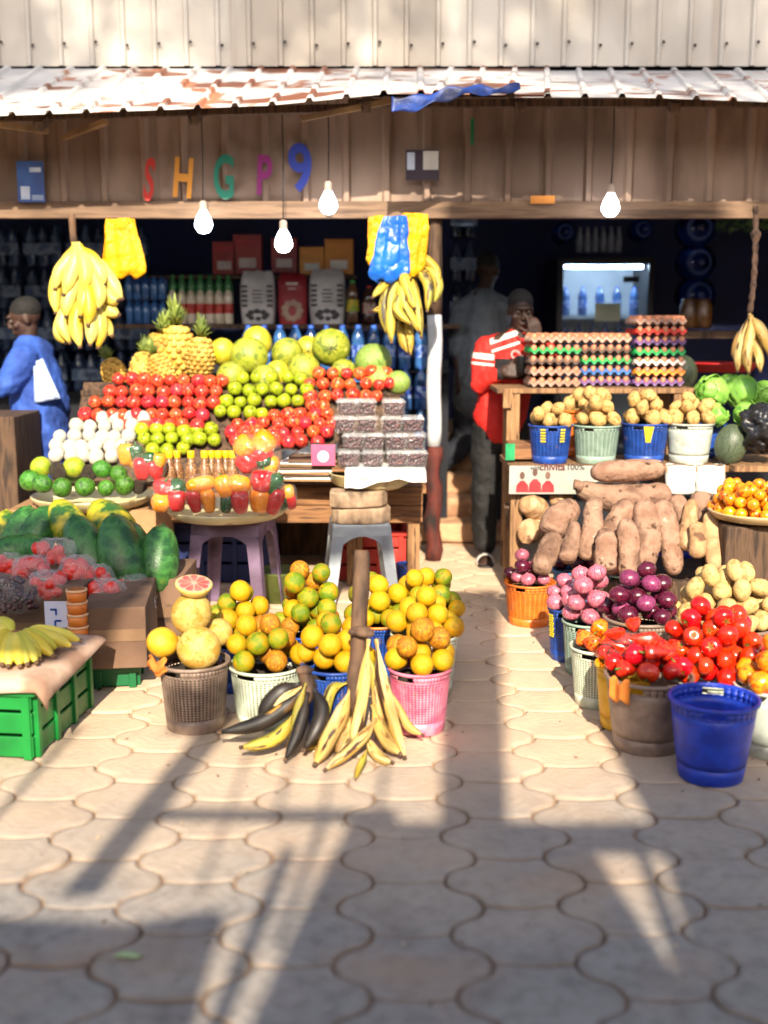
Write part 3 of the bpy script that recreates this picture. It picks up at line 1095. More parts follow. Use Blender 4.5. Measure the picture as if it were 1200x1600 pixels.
def make_punnet():
    t = thing('grape_box', 'x', 'grape box')
    a, b, h = .060, .058, .072
    mb = MB()
    mb.add([(-a * .9, -b * .9, 0), (a * .9, -b * .9, 0), (a * .9, b * .9, 0), (-a * .9, b * .9, 0), (-a, -b, h), (a, -b, h), (a, b, h), (-a, b, h)],
           [(0, 3, 2, 1), (0, 1, 5, 4), (1, 2, 6, 5), (2, 3, 7, 6), (3, 0, 4, 7)])
    mb.build('container', clear, t, solid=.0012)
    mb = MB()
    e = .004
    mb.add([(-a - e, -b - e, h), (a + e, -b - e, h), (a + e, b + e, h), (-a - e, b + e, h), (-a * .85, -b * .85, h + .018), (a * .85, -b * .85, h + .018), (a * .85, b * .85, h + .018), (-a * .85, b * .85, h + .018)],
           [(4, 5, 6, 7), (0, 1, 5, 4), (1, 2, 6, 5), (2, 3, 7, 6), (3, 0, 4, 7)])
    mb.build('lid', clearl, t, solid=.0012)
    g = random.Random(11)
    mb = MB()
    for i in range(75):
        z = g.uniform(.011, h - .008)
        k = .9 + .1 * z / h
        x, y = g.uniform(-a + .015, a - .015) * k, g.uniform(-b + .014, b - .014) * k
        if i < 30:
            y = (-b + .013) * k
        mb.ball((x, y, z), g.uniform(.0095, .0118), 8, 0, 6)
    o = mb.build('grapes', grape_m, t)
    o['kind'] = 'stuff'
    return t


def copy_thing(src):
    o = src.copy()
    COL.objects.link(o)
    for ch in src.children:
        c = ch.copy()
        COL.objects.link(c)
        c.parent = o
        for g in ch.children:
            d = g.copy()
            COL.objects.link(d)
            d.parent = c
    return o


pun = make_punnet()
first = True
spec_ = [('bottom', 716, [545, 582, 620, 650], 6.06), ('second', 692, [553, 583, 618, 648], 6.08), ('third', 667, [538, 573, 613, 645], 6.10), ('top', 641, [543, 571, 615, 642], 6.12)]
cn = ['nearest the pink card', 'second from the pink card', 'third from the pink card', 'nearest the white pole']
zlast = None
for ri, (nm, py, xs, Y) in enumerate(spec_):
    if ri == 0:
        z0 = at(590, 728, 6.06).z
    for ci, x in enumerate(xs):
        if ri == 3 and ci in (3,):
            continue
        o = pun if first else copy_thing(pun)
        first = False
        p = at(x, py, Y)
        o.location = (p.x, Y + RND.uniform(-.004, .004), z0 + ri * .0905)
        o.rotation_euler = (0, 0, RND.uniform(-.12, .12))
        o.scale = (1.0, 1, 1)
        tag(o, 'clear box of dark grapes in the %s row, %s' % (nm, cn[ci]), 'grape box', 'grape boxes')
GB_Z = z0

# basin, white cloth, papers and pink card under the boxes
p = at(585, 752, 5.98)
bas = thing('enamel_basin', 'wide cream basin under the white cloth, resting on two paving blocks', 'basin', (p.x - .02, 6.08, GB_Z - .122))
mb = MB()
mb.lathe([(.001, 0), (.16, .002), (.21, .03), (.222, .075), (.23, .082), (.23, .088), (.215, .084), (.2, .04), (.15, .014), (.001, .01)], 40)
mb.build('bowl', cream, bas)
def cloth_fn(u, v):
    x = -.165 + .43 * u
    yy_ = -.36 + .46 * v
    z = -.004 + .004 * math.sin(21 * u + 5 * v) * (1 if v < .5 else .3)
    if v < .3:
        d = (.3 - v) / .3
        z -= .075 * d * (1 + .2 * math.sin(7 * u + .6)) - .035 * u * d
        yy_ += .06 * d + .006 * math.sin(31 * u)
    return V((x, yy_, z))
mb = MB()
mb.grid(cloth_fn, 50, 24)
mb.build('white_cloth', mat('cloth_white', ['#d9d8d4', '#c4c3c0'], 6, 3, .85, .4, 40), solid=.004, loc=(p.x + .01, 6.12, GB_Z), label='white cloth folded under the grape boxes', cat='cloth')
mb = MB()
mb.box((0, .04, 0), (.5, .32, .015))
mb.build('tray_board', wood_h, loc=(p.x + .02, 6.1, GB_Z - .014), label='thin board across the basin under the white cloth', cat='board')
g = random.Random(21)
zz = at(485, 752, 6.1).z
for k in range(9):
    t_ = g.uniform(.005, .012)
    mb = MB()
    mb.box((0, 0, 0), (.3 + g.uniform(-.05, .03), .25, t_), mi=0)
    q = at(483, 740, 6.16)
    put('flat_carton', mb.mesh('flat_carton', [card, paper_w, card_dk][k % 3]), (q.x + g.uniform(-.02, .02), 6.2, zz + .006), (0, g.uniform(-.02, .02), g.uniform(-.12, .12)),
        label='flattened carton sheet in the stack beside the pink card', cat='carton', group='flattened cartons under the low apple heap')
    zz += t_ + .006
pk = at(505, 712, 6.05)
poster('price_card', 505, 711, 37, 33, 'pink card with a white disc, propped beside the grape boxes', 'card', [mat('card_pink', ['#b0446a', '#bc5a7c'], 4), ('disc', 0, 2, 9, 9, paper_w)], 6.04)
def flap(u, v):
    q = at(440 + 88 * u, 702 - 10 * u + 12 * v + 3 * math.sin(7 * u + 2 * v), 6.08 + .08 * (1 - v))
    q.z += .008 * math.sin(14 * u + 5 * v)
    return q
mb = MB()
mb.grid(flap, 30, 8)
mb.build('plastic_sheet', mat('black_sheet', ['#1d1d20', '#4a4a50'], 8, 3, .3, .8, 30), solid=.003, label='crumpled black plastic sheet above the flattened cartons', cat='plastic sheet')

# stools
def make_stool(m, H, tw, bw):
    t = thing('plastic_stool', 'x', 'stool')
    mb = MB()
    h2 = tw / 2
    for i in range(4):
        M = Matrix.Rotation(i * math.pi / 2, 4, 'Z')
        k = (bw / 2 - h2) / H
        d = .06
        hb = h2 + k * d
        mb.add([(-h2, -h2, H), (h2, -h2, H), (hb, -hb, H - d), (-hb, -hb, H - d)], [(0, 1, 2, 3)], 0, False, M)
    mb.add([(-h2, -h2, H), (h2, -h2, H), (h2, h2, H), (-h2, h2, H)], [(0, 1, 2, 3)])
    mb.build('seat', m, t, solid=.008, bevel=.012)
    for i in range(4):
        M = Matrix.Rotation(i * math.pi / 2, 4, 'Z')
        mb = MB()
        k = (bw / 2 - h2) / H

        def at_(z, s, dep):
            c = h2 + k * (H - z)
            return V((-c + s, -c + dep, z))
        zs = [0, .1, .2, .3, H - .1, H - .075, H - .06, H - .056]
        for dirn in (0, 1):
            vs = []
            for z in zs:
                wdt = .062 - .012 * (1 - z / H)
                if z > H - .11:
                    wdt += .09 * ((z - (H - .11)) / .055) ** 2.2
                c = h2 + k * (H - z)
                if dirn == 0:
                    vs += [V((-c, -c, z)), V((-c + min(wdt, c), -c, z))]
                else:
                    vs += [V((-c, -c, z)), V((-c, -c + min(wdt, c), z))]
            n = len(zs)
            mb.add(vs, [(2 * j, 2 * j + 1, 2 * j + 3, 2 * j + 2) for j in range(n - 1)], 0, False, M)
        mb.build('leg', m, t, solid=.007)
    return t


stm1 = mat('stool_purple', ['#5d4a5e', '#75617a', '#4a3a4c'], 3, 5, .5, .2, 40, spots=[('#8f7f90', 4, .62, .1), ('#33283a', 9, .66, .05)])
stm2 = mat('stool_grey', ['#7f8790', '#98a0a6', '#6b7078'], 3, 5, .5, .2, 40, spots=[('#4f4a48', 5, .64, .06), ('#b4b8ba', 3, .62, .1)])
s1 = make_stool(stm1, at(365, 812, 5.72).z, .34, .42)
s1.location = (at(365, 815, 5.72).x, 5.74, 0)
s1.rotation_euler = (0, 0, -.16)
tag(s1, 'purple plastic stool under the tray of bagged peppers', 'stool')
s2 = make_stool(stm2, at(560, 820, 5.85).z, .30, .40)
s2.location = (at(561, 815, 5.85).x, 5.98, 0)
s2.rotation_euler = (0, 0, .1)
tag(s2, 'grey plastic stool carrying two paving blocks', 'stool')
S2Z = at(560, 820, 5.85).z

pav_b = mat('paving_block_worn', ['#8a735c', '#a58c72', '#6f5a47'], 7, 6, .9, .8, 40, spots=[('#4f4034', 6, .6, .08), ('#c2b49c', 10, .66, .05)])
def block_mesh():
    mb = MB()
    o = [(-.16, -.03), (-.12, -.10), (.02, -.11), (.11, -.09), (.16, -.02), (.15, .08), (-.13, .09)]
    mb.prism([(a, b, 0) for a, b in o], (0, 0, .052))
    return mb.mesh('paving_block', pav_b)
bm_ = block_mesh()
room = (GB_Z - .105 - S2Z)
for k in range(2):
    o = put('paving_block', bm_, (s2.location.x + .008 - .016 * k, 5.93, S2Z + .006 + .06 * k), (0, 0, .05 + .2 * k), label=['lower worn paving block on the grey stool', 'upper worn paving block under the cream basin'][k], cat='paving block', group='paving blocks on the grey stool')
    o.scale = (1, 1, max(.8, (room - .012) / 2 / .054))
    o.location.z = S2Z + .006 + k * (room - .006) / 2
    md = o.modifiers.new('Bevel', 'BEVEL')
    md.width = .006
    md.segments = 2

# tray with bagged peppers
TZ = at(352, 802, 5.62).z
TX = at(352, 802, 5.62).x
tray = thing('enamel_tray', 'cream enamel tray of bagged peppers on the purple stool', 'tray', (TX, 5.70, TZ - .03))
TR = 97 * mpp((TX, 5.62, TZ))
mb = MB()
mb.lathe([(.001, 0), (TR * .82, 0), (TR * .93, .02), (TR * .99, .042), (TR, .05), (TR * .985, .052), (TR * .9, .03), (TR * .8, .012), (.001, .01)], 48)
mb.build('tray_body', cream, tray)
pfilm = film('pepper_film', haze=.03, bump=1.0, bscale=24, gl=.09, edge=.5)
prd = mat('bell_red', ['#a80f14', '#c01c1a'], 4, 3, .25, rnd=.15, coat=.4)
por = mat('bell_orange', ['#dd7a08', '#e89312'], 4, 3, .25, rnd=.15, coat=.4)
pgr = mat('bell_green', ['#123a16', '#1c5220'], 4, 3, .25, rnd=.15, coat=.4)
BELL = {}
for k_, m_ in (('r', prd), ('o', por), ('g', pgr)):
    mb = MB()
    mb.lathe([(.001, -.9), (.2, -1.0), (.45, -.98), (.72, -.75), (.88, -.3), (1.0, .25), (.92, .7), (.65, .92), (.3, .84), (.001, .7)], 24, 0, lobes=4, lob=.07)
    mb.tube([(0, 0, .7), (.02, 0, .95), (.1, .03, 1.2)], [.16, .1, .09], 6, 1)
    BELL[k_] = mb.mesh('bell_pepper', [m_, leaf_m])


def pepper_bag(px, py, wp, hp, Y, peppers, lab, grp='bags of bell peppers'):
    p = at(px, py, Y)
    k = mpp(p)
    W, H, D = wp * k / 2, hp * k / 2, wp * k * .42
    t = thing('pepper_bag', lab, 'pepper bag', p, group=grp)
    for (c, x, z, sx, sz, rt) in peppers:
        o = put('bell_pepper', BELL[c], (x * W, RND.uniform(-.25, .0) * D, z * H), (RND.uniform(-.3, .3), rt, RND.uniform(0, 3)), (sx * W * 1.14, sx * W * 1.1, sz * H * 1.1), parent=t)
    mb = MB()
    sd = RND.random() * 9

    def fn(u, v):
        a, q = u * 2 * math.pi, v * math.pi
        x, y, z = math.sin(q) * math.cos(a), math.sin(q) * math.sin(a), math.cos(q)
        e = .62
        s = lambda c: math.copysign(abs(c) ** e, c)
        wr = 1.03 + .035 * math.sin(5 * a + 7 * q + sd) + .02 * math.sin(11 * a - 5 * q + sd)
        return V((s(x) * W * wr, s(y) * D * wr, s(z) * H * wr))
    mb.grid(fn, 30, 18, closed=True)
    mb.build('clear_film', pfilm, t)
    return t


h = 1.57
pepper_bag(266, 773, 58, 50, 5.48, [('r', -.35, .45, .5, .5, .3), ('g', .45, .5, .42, .45, h), ('o', -.5, -.45, .5, .5, h), ('r', .4, -.35, .48, .62, .2)], 'pepper bag with an orange pepper low in front, nearest the limes')
pepper_bag(315, 771, 46, 58, 5.42, [('o', 0, .5, .5, .8, h), ('r', -.48, -.38, .46, .6, .1), ('o', .46, -.38, .46, .6, -.1)], 'pepper bag with one red and one orange pepper upright under a flat orange one')
pepper_bag(364, 771, 54, 58, 5.42, [('o', -.45, .4, .5, .58, .4), ('o', .4, .5, .5, .55, h), ('g', -.35, -.5, .36, .5, 0), ('r', .4, -.4, .5, .6, -.1)], 'pepper bag with green and red peppers under two orange ones, tray centre')
pepper_bag(416, 768, 54, 66, 5.46, [('r', -.2, .5, .6, .5, .2), ('g', .5, .35, .38, .5, .3), ('o', -.35, -.42, .55, .55, .1), ('r', .5, -.45, .42, .6, -.3)], 'pepper bag with a tall red and a round orange pepper near the tray end')
pepper_bag(447, 777, 34, 40, 5.58, [('o', .2, .4, .6, .5, .5), ('g', -.3, -.3, .5, .6, 0), ('r', .4, -.3, .5, .6, .2)], 'smallest pepper bag, at the end of the tray by the grey stool')
pepper_bag(401, 712, 74, 62, 5.66, [('o', .3, .65, .5, .4, h), ('o', -.45, .45, .45, .5, .8), ('r', .2, .1, .5, .5, h), ('r', -.4, -.3, .5, .5, h), ('g', .3, -.25, .32, .4, h), ('o', .6, -.5, .34, .45, .4)], 'big pepper bag lying on top beside the honey bottles')
pepper_bag(232, 730, 50, 42, 5.55, [('r', -.4, -.1, .55, .8, .1), ('r', .4, -.15, .5, .7, -.1), ('g', .1, .65, .4, .4, .4), ('o', .7, .5, .4, .5, .3)], 'pepper bag with two shiny red peppers, on the limes side above the tray')
pepper_bag(205, 710, 44, 40, 5.72, [('o', -.3, 0, .6, .8, .2), ('g', .4, .1, .5, .7, 0), ('o', .2, -.5, .5, .4, h)], 'orange and green pepper bag tucked between white pears and red bag')

# honey bottles on the tray
hon_m = mat('groundnut_brown', ['#7d5230', '#55341c', '#a07a50'], 90, 2, .45, coat=.5, ramp=(.42, .58))
cap_y = mat('cap_yellow', ['#d8a90c', '#e2b81c'], 5, rough=.35)
hb = thing('groundnut_bottle', 'x', 'bottle')
mb = MB()
mb.lathe([(.001, 0), (.03, 0), (.033, .01), (.033, .1), (.028, .125), (.017, .15), (.0155, .185), (.001, .185)], 18)
mb.build('glass_bottle', hon_m, hb)
mb = MB()
mb.lathe([(.018, .172), (.019, .175), (.019, .205), (.017, .209), (.001, .209)], 16)
mb.build('cap', cap_y, hb)
for i, x in enumerate((264, 276, 298, 319, 330, 341, 352, 363)):
    o = hb if i == 0 else copy_thing(hb)
    q = at(x, 704, 5.66 + (.07 if i in (1, 4, 6) else 0))
    o.location = (q.x, q.y, q.z - .209)
    o.rotation_euler = (0, 0, RND.uniform(0, 6))
    tag(o, 'small bottle of roasted groundnuts with a yellow cap, behind the pepper bags', 'bottle', 'groundnut bottles on the pepper tray')

# tray of limes on its carton
LX = at(140, 778, 5.9)
lt = thing('enamel_tray', 'cream enamel tray heaped with limes and avocados, on a brown carton', 'tray', (LX.x, 5.98, LX.z - .05))
LR = 96 * mpp(LX)
mb = MB()
mb.lathe([(.001, 0), (LR * .8, 0), (LR * .93, .025), (LR * .99, .05), (LR, .058), (LR * .98, .06), (LR * .9, .036), (LR * .78, .014), (.001, .01)], 48)
mb.build('tray_body', cream, lt)
Z3 = lambda x, y: (x / 3.2, 320 + y / 3.2)
for (x, y, r, k, Y) in [(150, 1378, 58, 'lime', 5.84), (212, 1394, 56, 'lime', 5.76), (310, 1414, 50, 'lime', 5.72), (425, 1410, 56, 'lime', 5.72), (530, 1416, 46, 'lime', 5.74), (622, 1402, 52, 'lime', 5.80), (700, 1405, 44, 'avo', 5.84),
                        (205, 1312, 54, 'limey', 5.92), (290, 1335, 48, 'avo', 5.88), (370, 1312, 54, 'limey', 5.92), (440, 1340, 44, 'avo', 5.93), (510, 1322, 54, 'lime', 5.94), (592, 1345, 48, 'lime', 5.96), (365, 1350, 44, 'lime', 5.98)]:
    px, py = Z3(x, y)
    p = at(px, py, Y)
    nm = {'lime': 'lime', 'limey': 'lime', 'avo': 'avocado'}[k]
    lab = {'lime': 'dark green lime in the heap on the cream tray over the carton', 'limey': 'yellowish lime on top of the green heap', 'avo': 'nearly black avocado among the limes'}[k]
    fruit(k, nm, p, r / 3.2 * mpp(p) * .93, lab, nm, 'limes and avocados on the tray')


def carton(x0, x1, yt, yb, Y, dep, m, lab, z0=None, rz=0, name='carton'):
    a, b = at(x0, yt, Y), at(x1, yt, Y)
    lowz = at((x0 + x1) / 2, yb, Y).z if z0 is None else z0
    W, H = b.x - a.x, a.z - lowz
    t = thing(name, lab, 'carton', ((a.x + b.x) / 2, Y, lowz), (0, 0, rz))
    mb = MB()
    mb.box((0, dep / 2, H / 2), (W, dep, H))
    mb.build('carton_body', m, t, bevel=.004)
    mb = MB()
    mb.box((0, -.0015, H * .55), (W * .98, .003, .05 if H > .12 else H * .3))
    mb.build('tape', mat('tape_brown', ['#7b6048', '#6f553f'], 8, rough=.45), t)
    return t


carton(10, 243, 797, 905, 5.84, .5, card, 'wide brown carton under the tray of limes', z0=.0)

# ================================================================== BASKETS
def plastic(name, c, c2=None, dust='#8a6f58'):
    return mat(name, [c, c2 or c], 3, 4, .42, .1, 30, spots=[(dust, 2.2, .62, .2), (dust, 14, .66, .1)], rvar=.14)


PL = {
    'brown': plastic('basket_brown', '#77655a', '#8f7b6e'), 'white': plastic('basket_white', '#c9d0bd', '#b5bfa8'), 'blue': plastic('basket_blue', '#163a86', '#1f4a9e'),
    'pink': plastic('basket_pink', '#d0607f', '#dc8aa0'), 'orange': plastic('basket_orange', '#d8661c', '#e07a2a'), 'grey': plastic('basket_grey_green', '#8fa596', '#7f9686'),
    'lblue': plastic('basket_pale_blue', '#4a83b8', '#5a94c8'), 'yellow': plastic('bucket_yellow', '#d8a012', '#e0b02a'), 'deep': plastic('bucket_deep_blue', '#142f9a', '#1a3cb4', '#3a4a9a'),
    'greyw': plastic('bucket_grey_white', '#a8b0a4', '#b9c0b4'),
}
BM = {}


def basket_mesh(key, style, rb, h):
    """unit-radius tapered basket, radius rb at the foot, height h"""
    kk = (key, style, round(rb, 2), round(h, 2))
    if kk in BM:
        return BM[kk]
    N, M, fx, fy = {'grid': (52, 17, .58, .60), 'slot': (30, 17, .76, .46), 'solid': (36, 4, 0, 0)}[style]
    mb = MB()
    R_ = lambda z: rb + (1 - rb) * (z / h) ** .9

    def P(a, z):
        return V((R_(z) * math.cos(a), R_(z) * math.sin(a), z))
    z0, z1 = .2 * h, .84 * h
    # foot and solid bottom band
    mb.lathe([(.001, .02), (rb * .93, .02), (rb * .985, 0), (rb, .012), (R_(.1 * h), .1 * h), (R_(z0), z0)], N, 0, True)
    hole = []
    for c in (-math.pi / 2 - .55, math.pi / 2 - .55):
        hole.append((c - .26, c + .26))

    def in_hole(a):
        return any(lo <= ((a - lo) % (2 * math.pi)) + lo <= hi_ for lo, hi_ in hole)
    dz = (z1 - z0) / M
    for j in range(M):
        for i in range(N):
            a, b = 2 * math.pi * i / N, 2 * math.pi * (i + 1) / N
            za, zb = z0 + j * dz, z0 + (j + 1) * dz
            if fx == 0:
                continue
            mx, mz = (b - a) * (1 - fx) / 2, dz * (1 - fy) / 2
            vs = [P(a, za), P(b, za), P(b, zb), P(a, zb), P(a + mx, za + mz), P(b - mx, za + mz), P(b - mx, zb - mz), P(a + mx, zb - mz)]
            mb.add(vs, [(0, 1, 5, 4), (1, 2, 6, 5), (2, 3, 7, 6), (3, 0, 4, 7)], 0, False)
    # band with two hand holes
    for i in range(N):
        a, b = 2 * math.pi * i / N, 2 * math.pi * (i + 1) / N
        ring = [z1, .865 * h, .945 * h, .965 * h]
        for q in range(3):
            if q == 1 and in_hole((a + b) / 2):
                continue
            mb.add([P(a, ring[q]), P(b, ring[q]), P(b, ring[q + 1]), P(a, ring[q + 1])], [(0, 1, 2, 3)], 0, True)
    if style == 'solid':
        mb.lathe([(R_(z0 + (z1 - z0) * q / 8) + (.012 if q == 6 else 0), z0 + (z1 - z0) * q / 8) for q in range(9)], N, 0, True)
    body = mb.mesh('basket_body', [PL[key]])
    mb = MB()
    mb.lathe([(R_(.96 * h) - .012, .955 * h), (R_(.96 * h) + .006, .95 * h), (1 + .045, .955 * h), (1 + .055, .985 * h), (1 + .04, h), (1 - .0, h + .004), (.975, .985 * h), (R_(.96 * h) - .012, .955 * h)], 54, 0, True)
    rim = mb.mesh('basket_rim', PL[key])
    BM[kk] = (body, rim)
    return BM[kk]


def basket(cx, yr, wp, yb, key, style, label, zb=0.0, rb=.8, rz=0.0, cat='basket', name='plastic_basket', rimkey=None, group=None):
    f = on(cx, yb, zb)
    # centre so that the front of the foot sits at yb
    Y = f.y
    for _ in range(4):
        Rt = wp / 2 * mpp(at(cx, yr, Y))
        Y = f.y + Rt * rb
    c = at(cx, yr, Y)
    H = c.z - zb
    body, rim = basket_mesh(key, style, rb, H / Rt)
    t = thing(name, label, cat, (c.x, Y, zb), (0, 0, rz), group)
    o = put('basket_body', body, sc=Rt, parent=t)
    md = o.modifiers.new('Solidify', 'SOLIDIFY')
    md.thickness = .022
    if rimkey:
        rim = basket_mesh(rimkey, style, rb, H / Rt)[1]
    put('rim', rim, sc=Rt, parent=t)
    if style != 'solid':
        shade_liner(t, rb, Rt, H)
    return dict(t=t, x=c.x, y=Y, z=c.z, R=Rt, H=H)


def shade_liner(t, rb, Rt, H):  # dark liner added so the basket holes look shaded inside
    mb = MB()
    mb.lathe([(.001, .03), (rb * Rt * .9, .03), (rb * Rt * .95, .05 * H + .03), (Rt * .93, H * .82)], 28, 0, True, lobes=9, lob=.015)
    mb.build('hole_shade_liner', mat('hole_shade', ['#1f1914', '#2c241c', '#15110d'], 9, 4, .9, .3, 50), t)


def pile(b, key, name, cat, r, ytop, lab, grp, seed, n=40, keys=None, over=1.0, drop=.25, top=None, full=True, pk=.97):
    """heap on a basket up to the picture row ytop"""
    ztop = at(600, ytop, b['y']).z
    Hh = max(2.2 * r, ztop - b['z'] + drop * r)
    pts = heap(b['x'], b['y'], b['z'] - drop * r, b['R'] * over, r, Hh, seed, n, pk)
    g = random.Random(seed)
    zt = max(p[2] for p in pts)
    for p in pts:
        k = key if not keys else g.choice(keys)
        lb = lab(k) if callable(lab) else lab
        if p[2] == zt and top:
            lb = top
        fruit(k, name, p, r, lb, cat, grp, rot=spin(g, full), rng=g)
    return pts


OC = {'or1': 'ripe yellow orange', 'or2': 'greenish orange', 'or3': 'blemished russet orange'}


def orange_pile(b, ytop, where, seed, keys, n=44):
    pile(b, None, 'orange', 'orange', .0445, ytop, lambda k: OC[k] + ' in the heap on ' + where, 'the heap on ' + where, seed, n, keys, over=1.1, top='topmost orange on ' + where)


b = basket(416, 1036, 113, 1142, 'white', 'grid', 'pale green white perforated basket of oranges behind the blackened plantains')
orange_pile(b, 938, 'the pale white basket', 1, ['or1', 'or1', 'or2', 'or3'])
b = basket(524, 1036, 104, 1146, 'blue', 'grid', 'blue perforated basket of oranges half hidden behind the plantain stalk')
orange_pile(b, 926, 'the blue basket behind the plantain stalk', 2, ['or1', 'or1', 'or2'])
b = basket(656, 1040, 97, 1152, 'pink', 'grid', 'pink perforated basket of ripe oranges, front of its row')
orange_pile(b, 952, 'the pink basket', 3, ['or1', 'or1', 'or1', 'or3'])
b = basket(664, 988, 104, 1096, 'white', 'grid', 'whitish basket of oranges right behind the pink basket')
orange_pile(b, 905, 'the whitish basket behind the pink one', 4, ['or1', 'or1', 'or3'])
b = basket(668, 958, 100, 1052, 'blue', 'grid', 'dark blue basket of oranges, last of three behind the pink one')
orange_pile(b, 868, 'the dark blue basket behind the whitish one', 5, ['or1', 'or2', 'or2'])
b = basket(374, 992, 92, 1085, 'blue', 'grid', 'blue basket with orange rim, of oranges beside the pomelos', rimkey='orange')
orange_pile(b, 886, 'the orange rimmed basket by the pomelos', 6, ['or1', 'or3', 'or2'])
b = basket(482, 984, 96, 1078, 'blue', 'grid', 'blue basket of mixed oranges between the two stools')
orange_pile(b, 862, 'the blue basket between the stools', 7, ['or2', 'or1', 'or2', 'or3'])
b = basket(588, 968, 92, 1060, 'blue', 'grid', 'blue basket with orange rim, of green oranges under the grey stool', rimkey='orange')
orange_pile(b, 872, 'the orange rimmed basket under the grey stool', 8, ['or2', 'or2', 'or1'])
basket(636, 880, 34, 916, 'blue', 'slot', 'small empty blue basket behind the grey stool')

# pomelos
pb = basket(303, 1030, 108, 1150, 'brown', 'grid', 'brown translucent perforated basket carrying pomelos', rb=.82)
for (x, y, r, k, dy, lab) in [(299, 958, 36, 'pom', .0, 'large pomelo carrying the cut half, freckled orange'), (311, 1013, 35, 'pom', -.07, 'freckled pale pomelo at the basket front'),
                              (254, 1004, 27, 'pomy', -.02, 'bright yellow pomelo at the outer edge of its basket'), (342, 988, 24, 'pom', .06, 'small pomelo at the back beside the oranges'),
                              (298, 1010, 26, 'pomy', .12, 'yellow pomelo hidden behind the freckled pair')]:
    p = at(x, y, pb['y'] + dy)
    fruit(k, 'pomelo', p, r * mpp(p), lab, 'pomelo', 'pomelos on the brown basket')
p = at(303, 912, pb['y'] - .01)
k = mpp(p)
ph = thing('pomelo_half', 'cut half of a pomelo showing pink flesh, on top of the pomelos', 'pomelo', p, (.27, .12, 0))
flesh = mat('pomelo_flesh', ['#b0403c', '#c2645a'], 16, 4, .35, .5, 60, coat=.3)
rind = mat('pomelo_rind', ['#cc9a86', '#c48a76'], 6)
mb = MB()
q = 29 * k
mb.lathe([(q * .3, -.75 * q), (q * .8, -.42 * q), (q * .99, -.1 * q), (q, 0), (q * .98, .02 * q), (q * .9, .025 * q)], 28, close=True)
mb.build('rind', [pom_m], ph)
mb = MB()
mb.lathe([(.001, .03 * q), (q * .93, .03 * q)], 28, 0)
mb.build('pith', rind, ph)
mb = MB()
for i in range(9):
    a0, a1 = 2 * math.pi * (i + .09) / 9, 2 * math.pi * (i + .91) / 9
    am = (a0 + a1) / 2
    poly = [(q * .14 * math.cos(am), q * .14 * math.sin(am), .032 * q)] + [(q * rr * math.cos(a), q * rr * math.sin(a), .032 * q) for a, rr in ((a0, .66), (a0 + .06, .8), (am, .85), (a1 - .06, .8), (a1, .66))]
    mb.prism(poly, (0, 0, .05 * q))
mb.build('segments', flesh, ph, bevel=.002)
p = at(262, 1035, pb['y'] - .14)
mb = MB()
mb.grid(lambda u, v: V((-.045 + .09 * u, -.012 * math.sin(3 * u) + .01 * math.sin(9 * v), -.055 * v + .012 * math.sin(8 * u))), 14, 8)
mb.build('orange_rag', mat('rag_orange', ['#b8641e', '#cf7c2c'], 7, rough=.8), solid=.004, loc=(pb['x'] - .12, pb['y'] - .09, pb['z'] + .03), rot=(0, 0, -.6), label='orange rag hanging over the rim of the pomelo basket', cat='rag')
mb = MB()
pass

# ================================================================== PLANTAINS AND BANANAS
plan_m = mat('plantain_yellow', ['#b08c44', '#c4a866', '#94703a'], 12, 4, .55, .25, 40, rnd=.25, attr='flow', spots=[('#d9c48c', 20, .56, .1), ('#7a5426', 55, .585, .06), ('#3a2416', 26, .585, .05)])
planb_m = mat('plantain_black', ['#1c1512', '#2c221a', '#15100e'], 10, 4, .5, .2, 40, rnd=.2, attr='flow', spots=[('#6a4a20', 16, .58, .08), ('#b8842a', 15, .615, .05)])
plang_m = mat('plantain_mottled', ['#a8902e', '#bfa640', '#84822a'], 12, 4, .55, .25, 40, rnd=.25, attr='flow', spots=[('#7f8a2a', 14, .60, .1), ('#5a4420', 50, .58, .06), ('#2c2014', 26, .58, .05)])
ban_m = mat('banana_yellow', ['#d6bc2c', '#e2d058', '#c6bf3c'], 2, 3, .45, .1, 25, rnd=.2, spots=('#8a7a2a', 9, .7, .04))
banp_m = mat('banana_pale', ['#c4ac38', '#d0c06a', '#b89e22'], 2, 3, .45, .1, 25, rnd=.2, spots=('#8f8a2a', 7, .68, .05))
stalk_m = mat('stalk_brown', ['#4a3526', '#6a4f3a', '#33241a'], 7, 5, .8, .8, 40, (1, 1, .3), spots=('#8f765a', 9, .64, .06))


def spline(pts, n=12):
    pts = [V(p) for p in pts]
    P = [2 * pts[0] - pts[1]] + pts + [2 * pts[-1] - pts[-2]]
    out = []
    segs = len(pts) - 1
    for i in range(n + 1):
        t = i / n * segs
        k = min(int(t), segs - 1)
        t -= k
        a, b_, c, d = P[k:k + 4]
        out.append(.5 * ((2 * b_) + (c - a) * t + (2 * a - 5 * b_ + 4 * c - d) * t * t + (3 * b_ - a - 3 * c + d) * t ** 3))
    return out


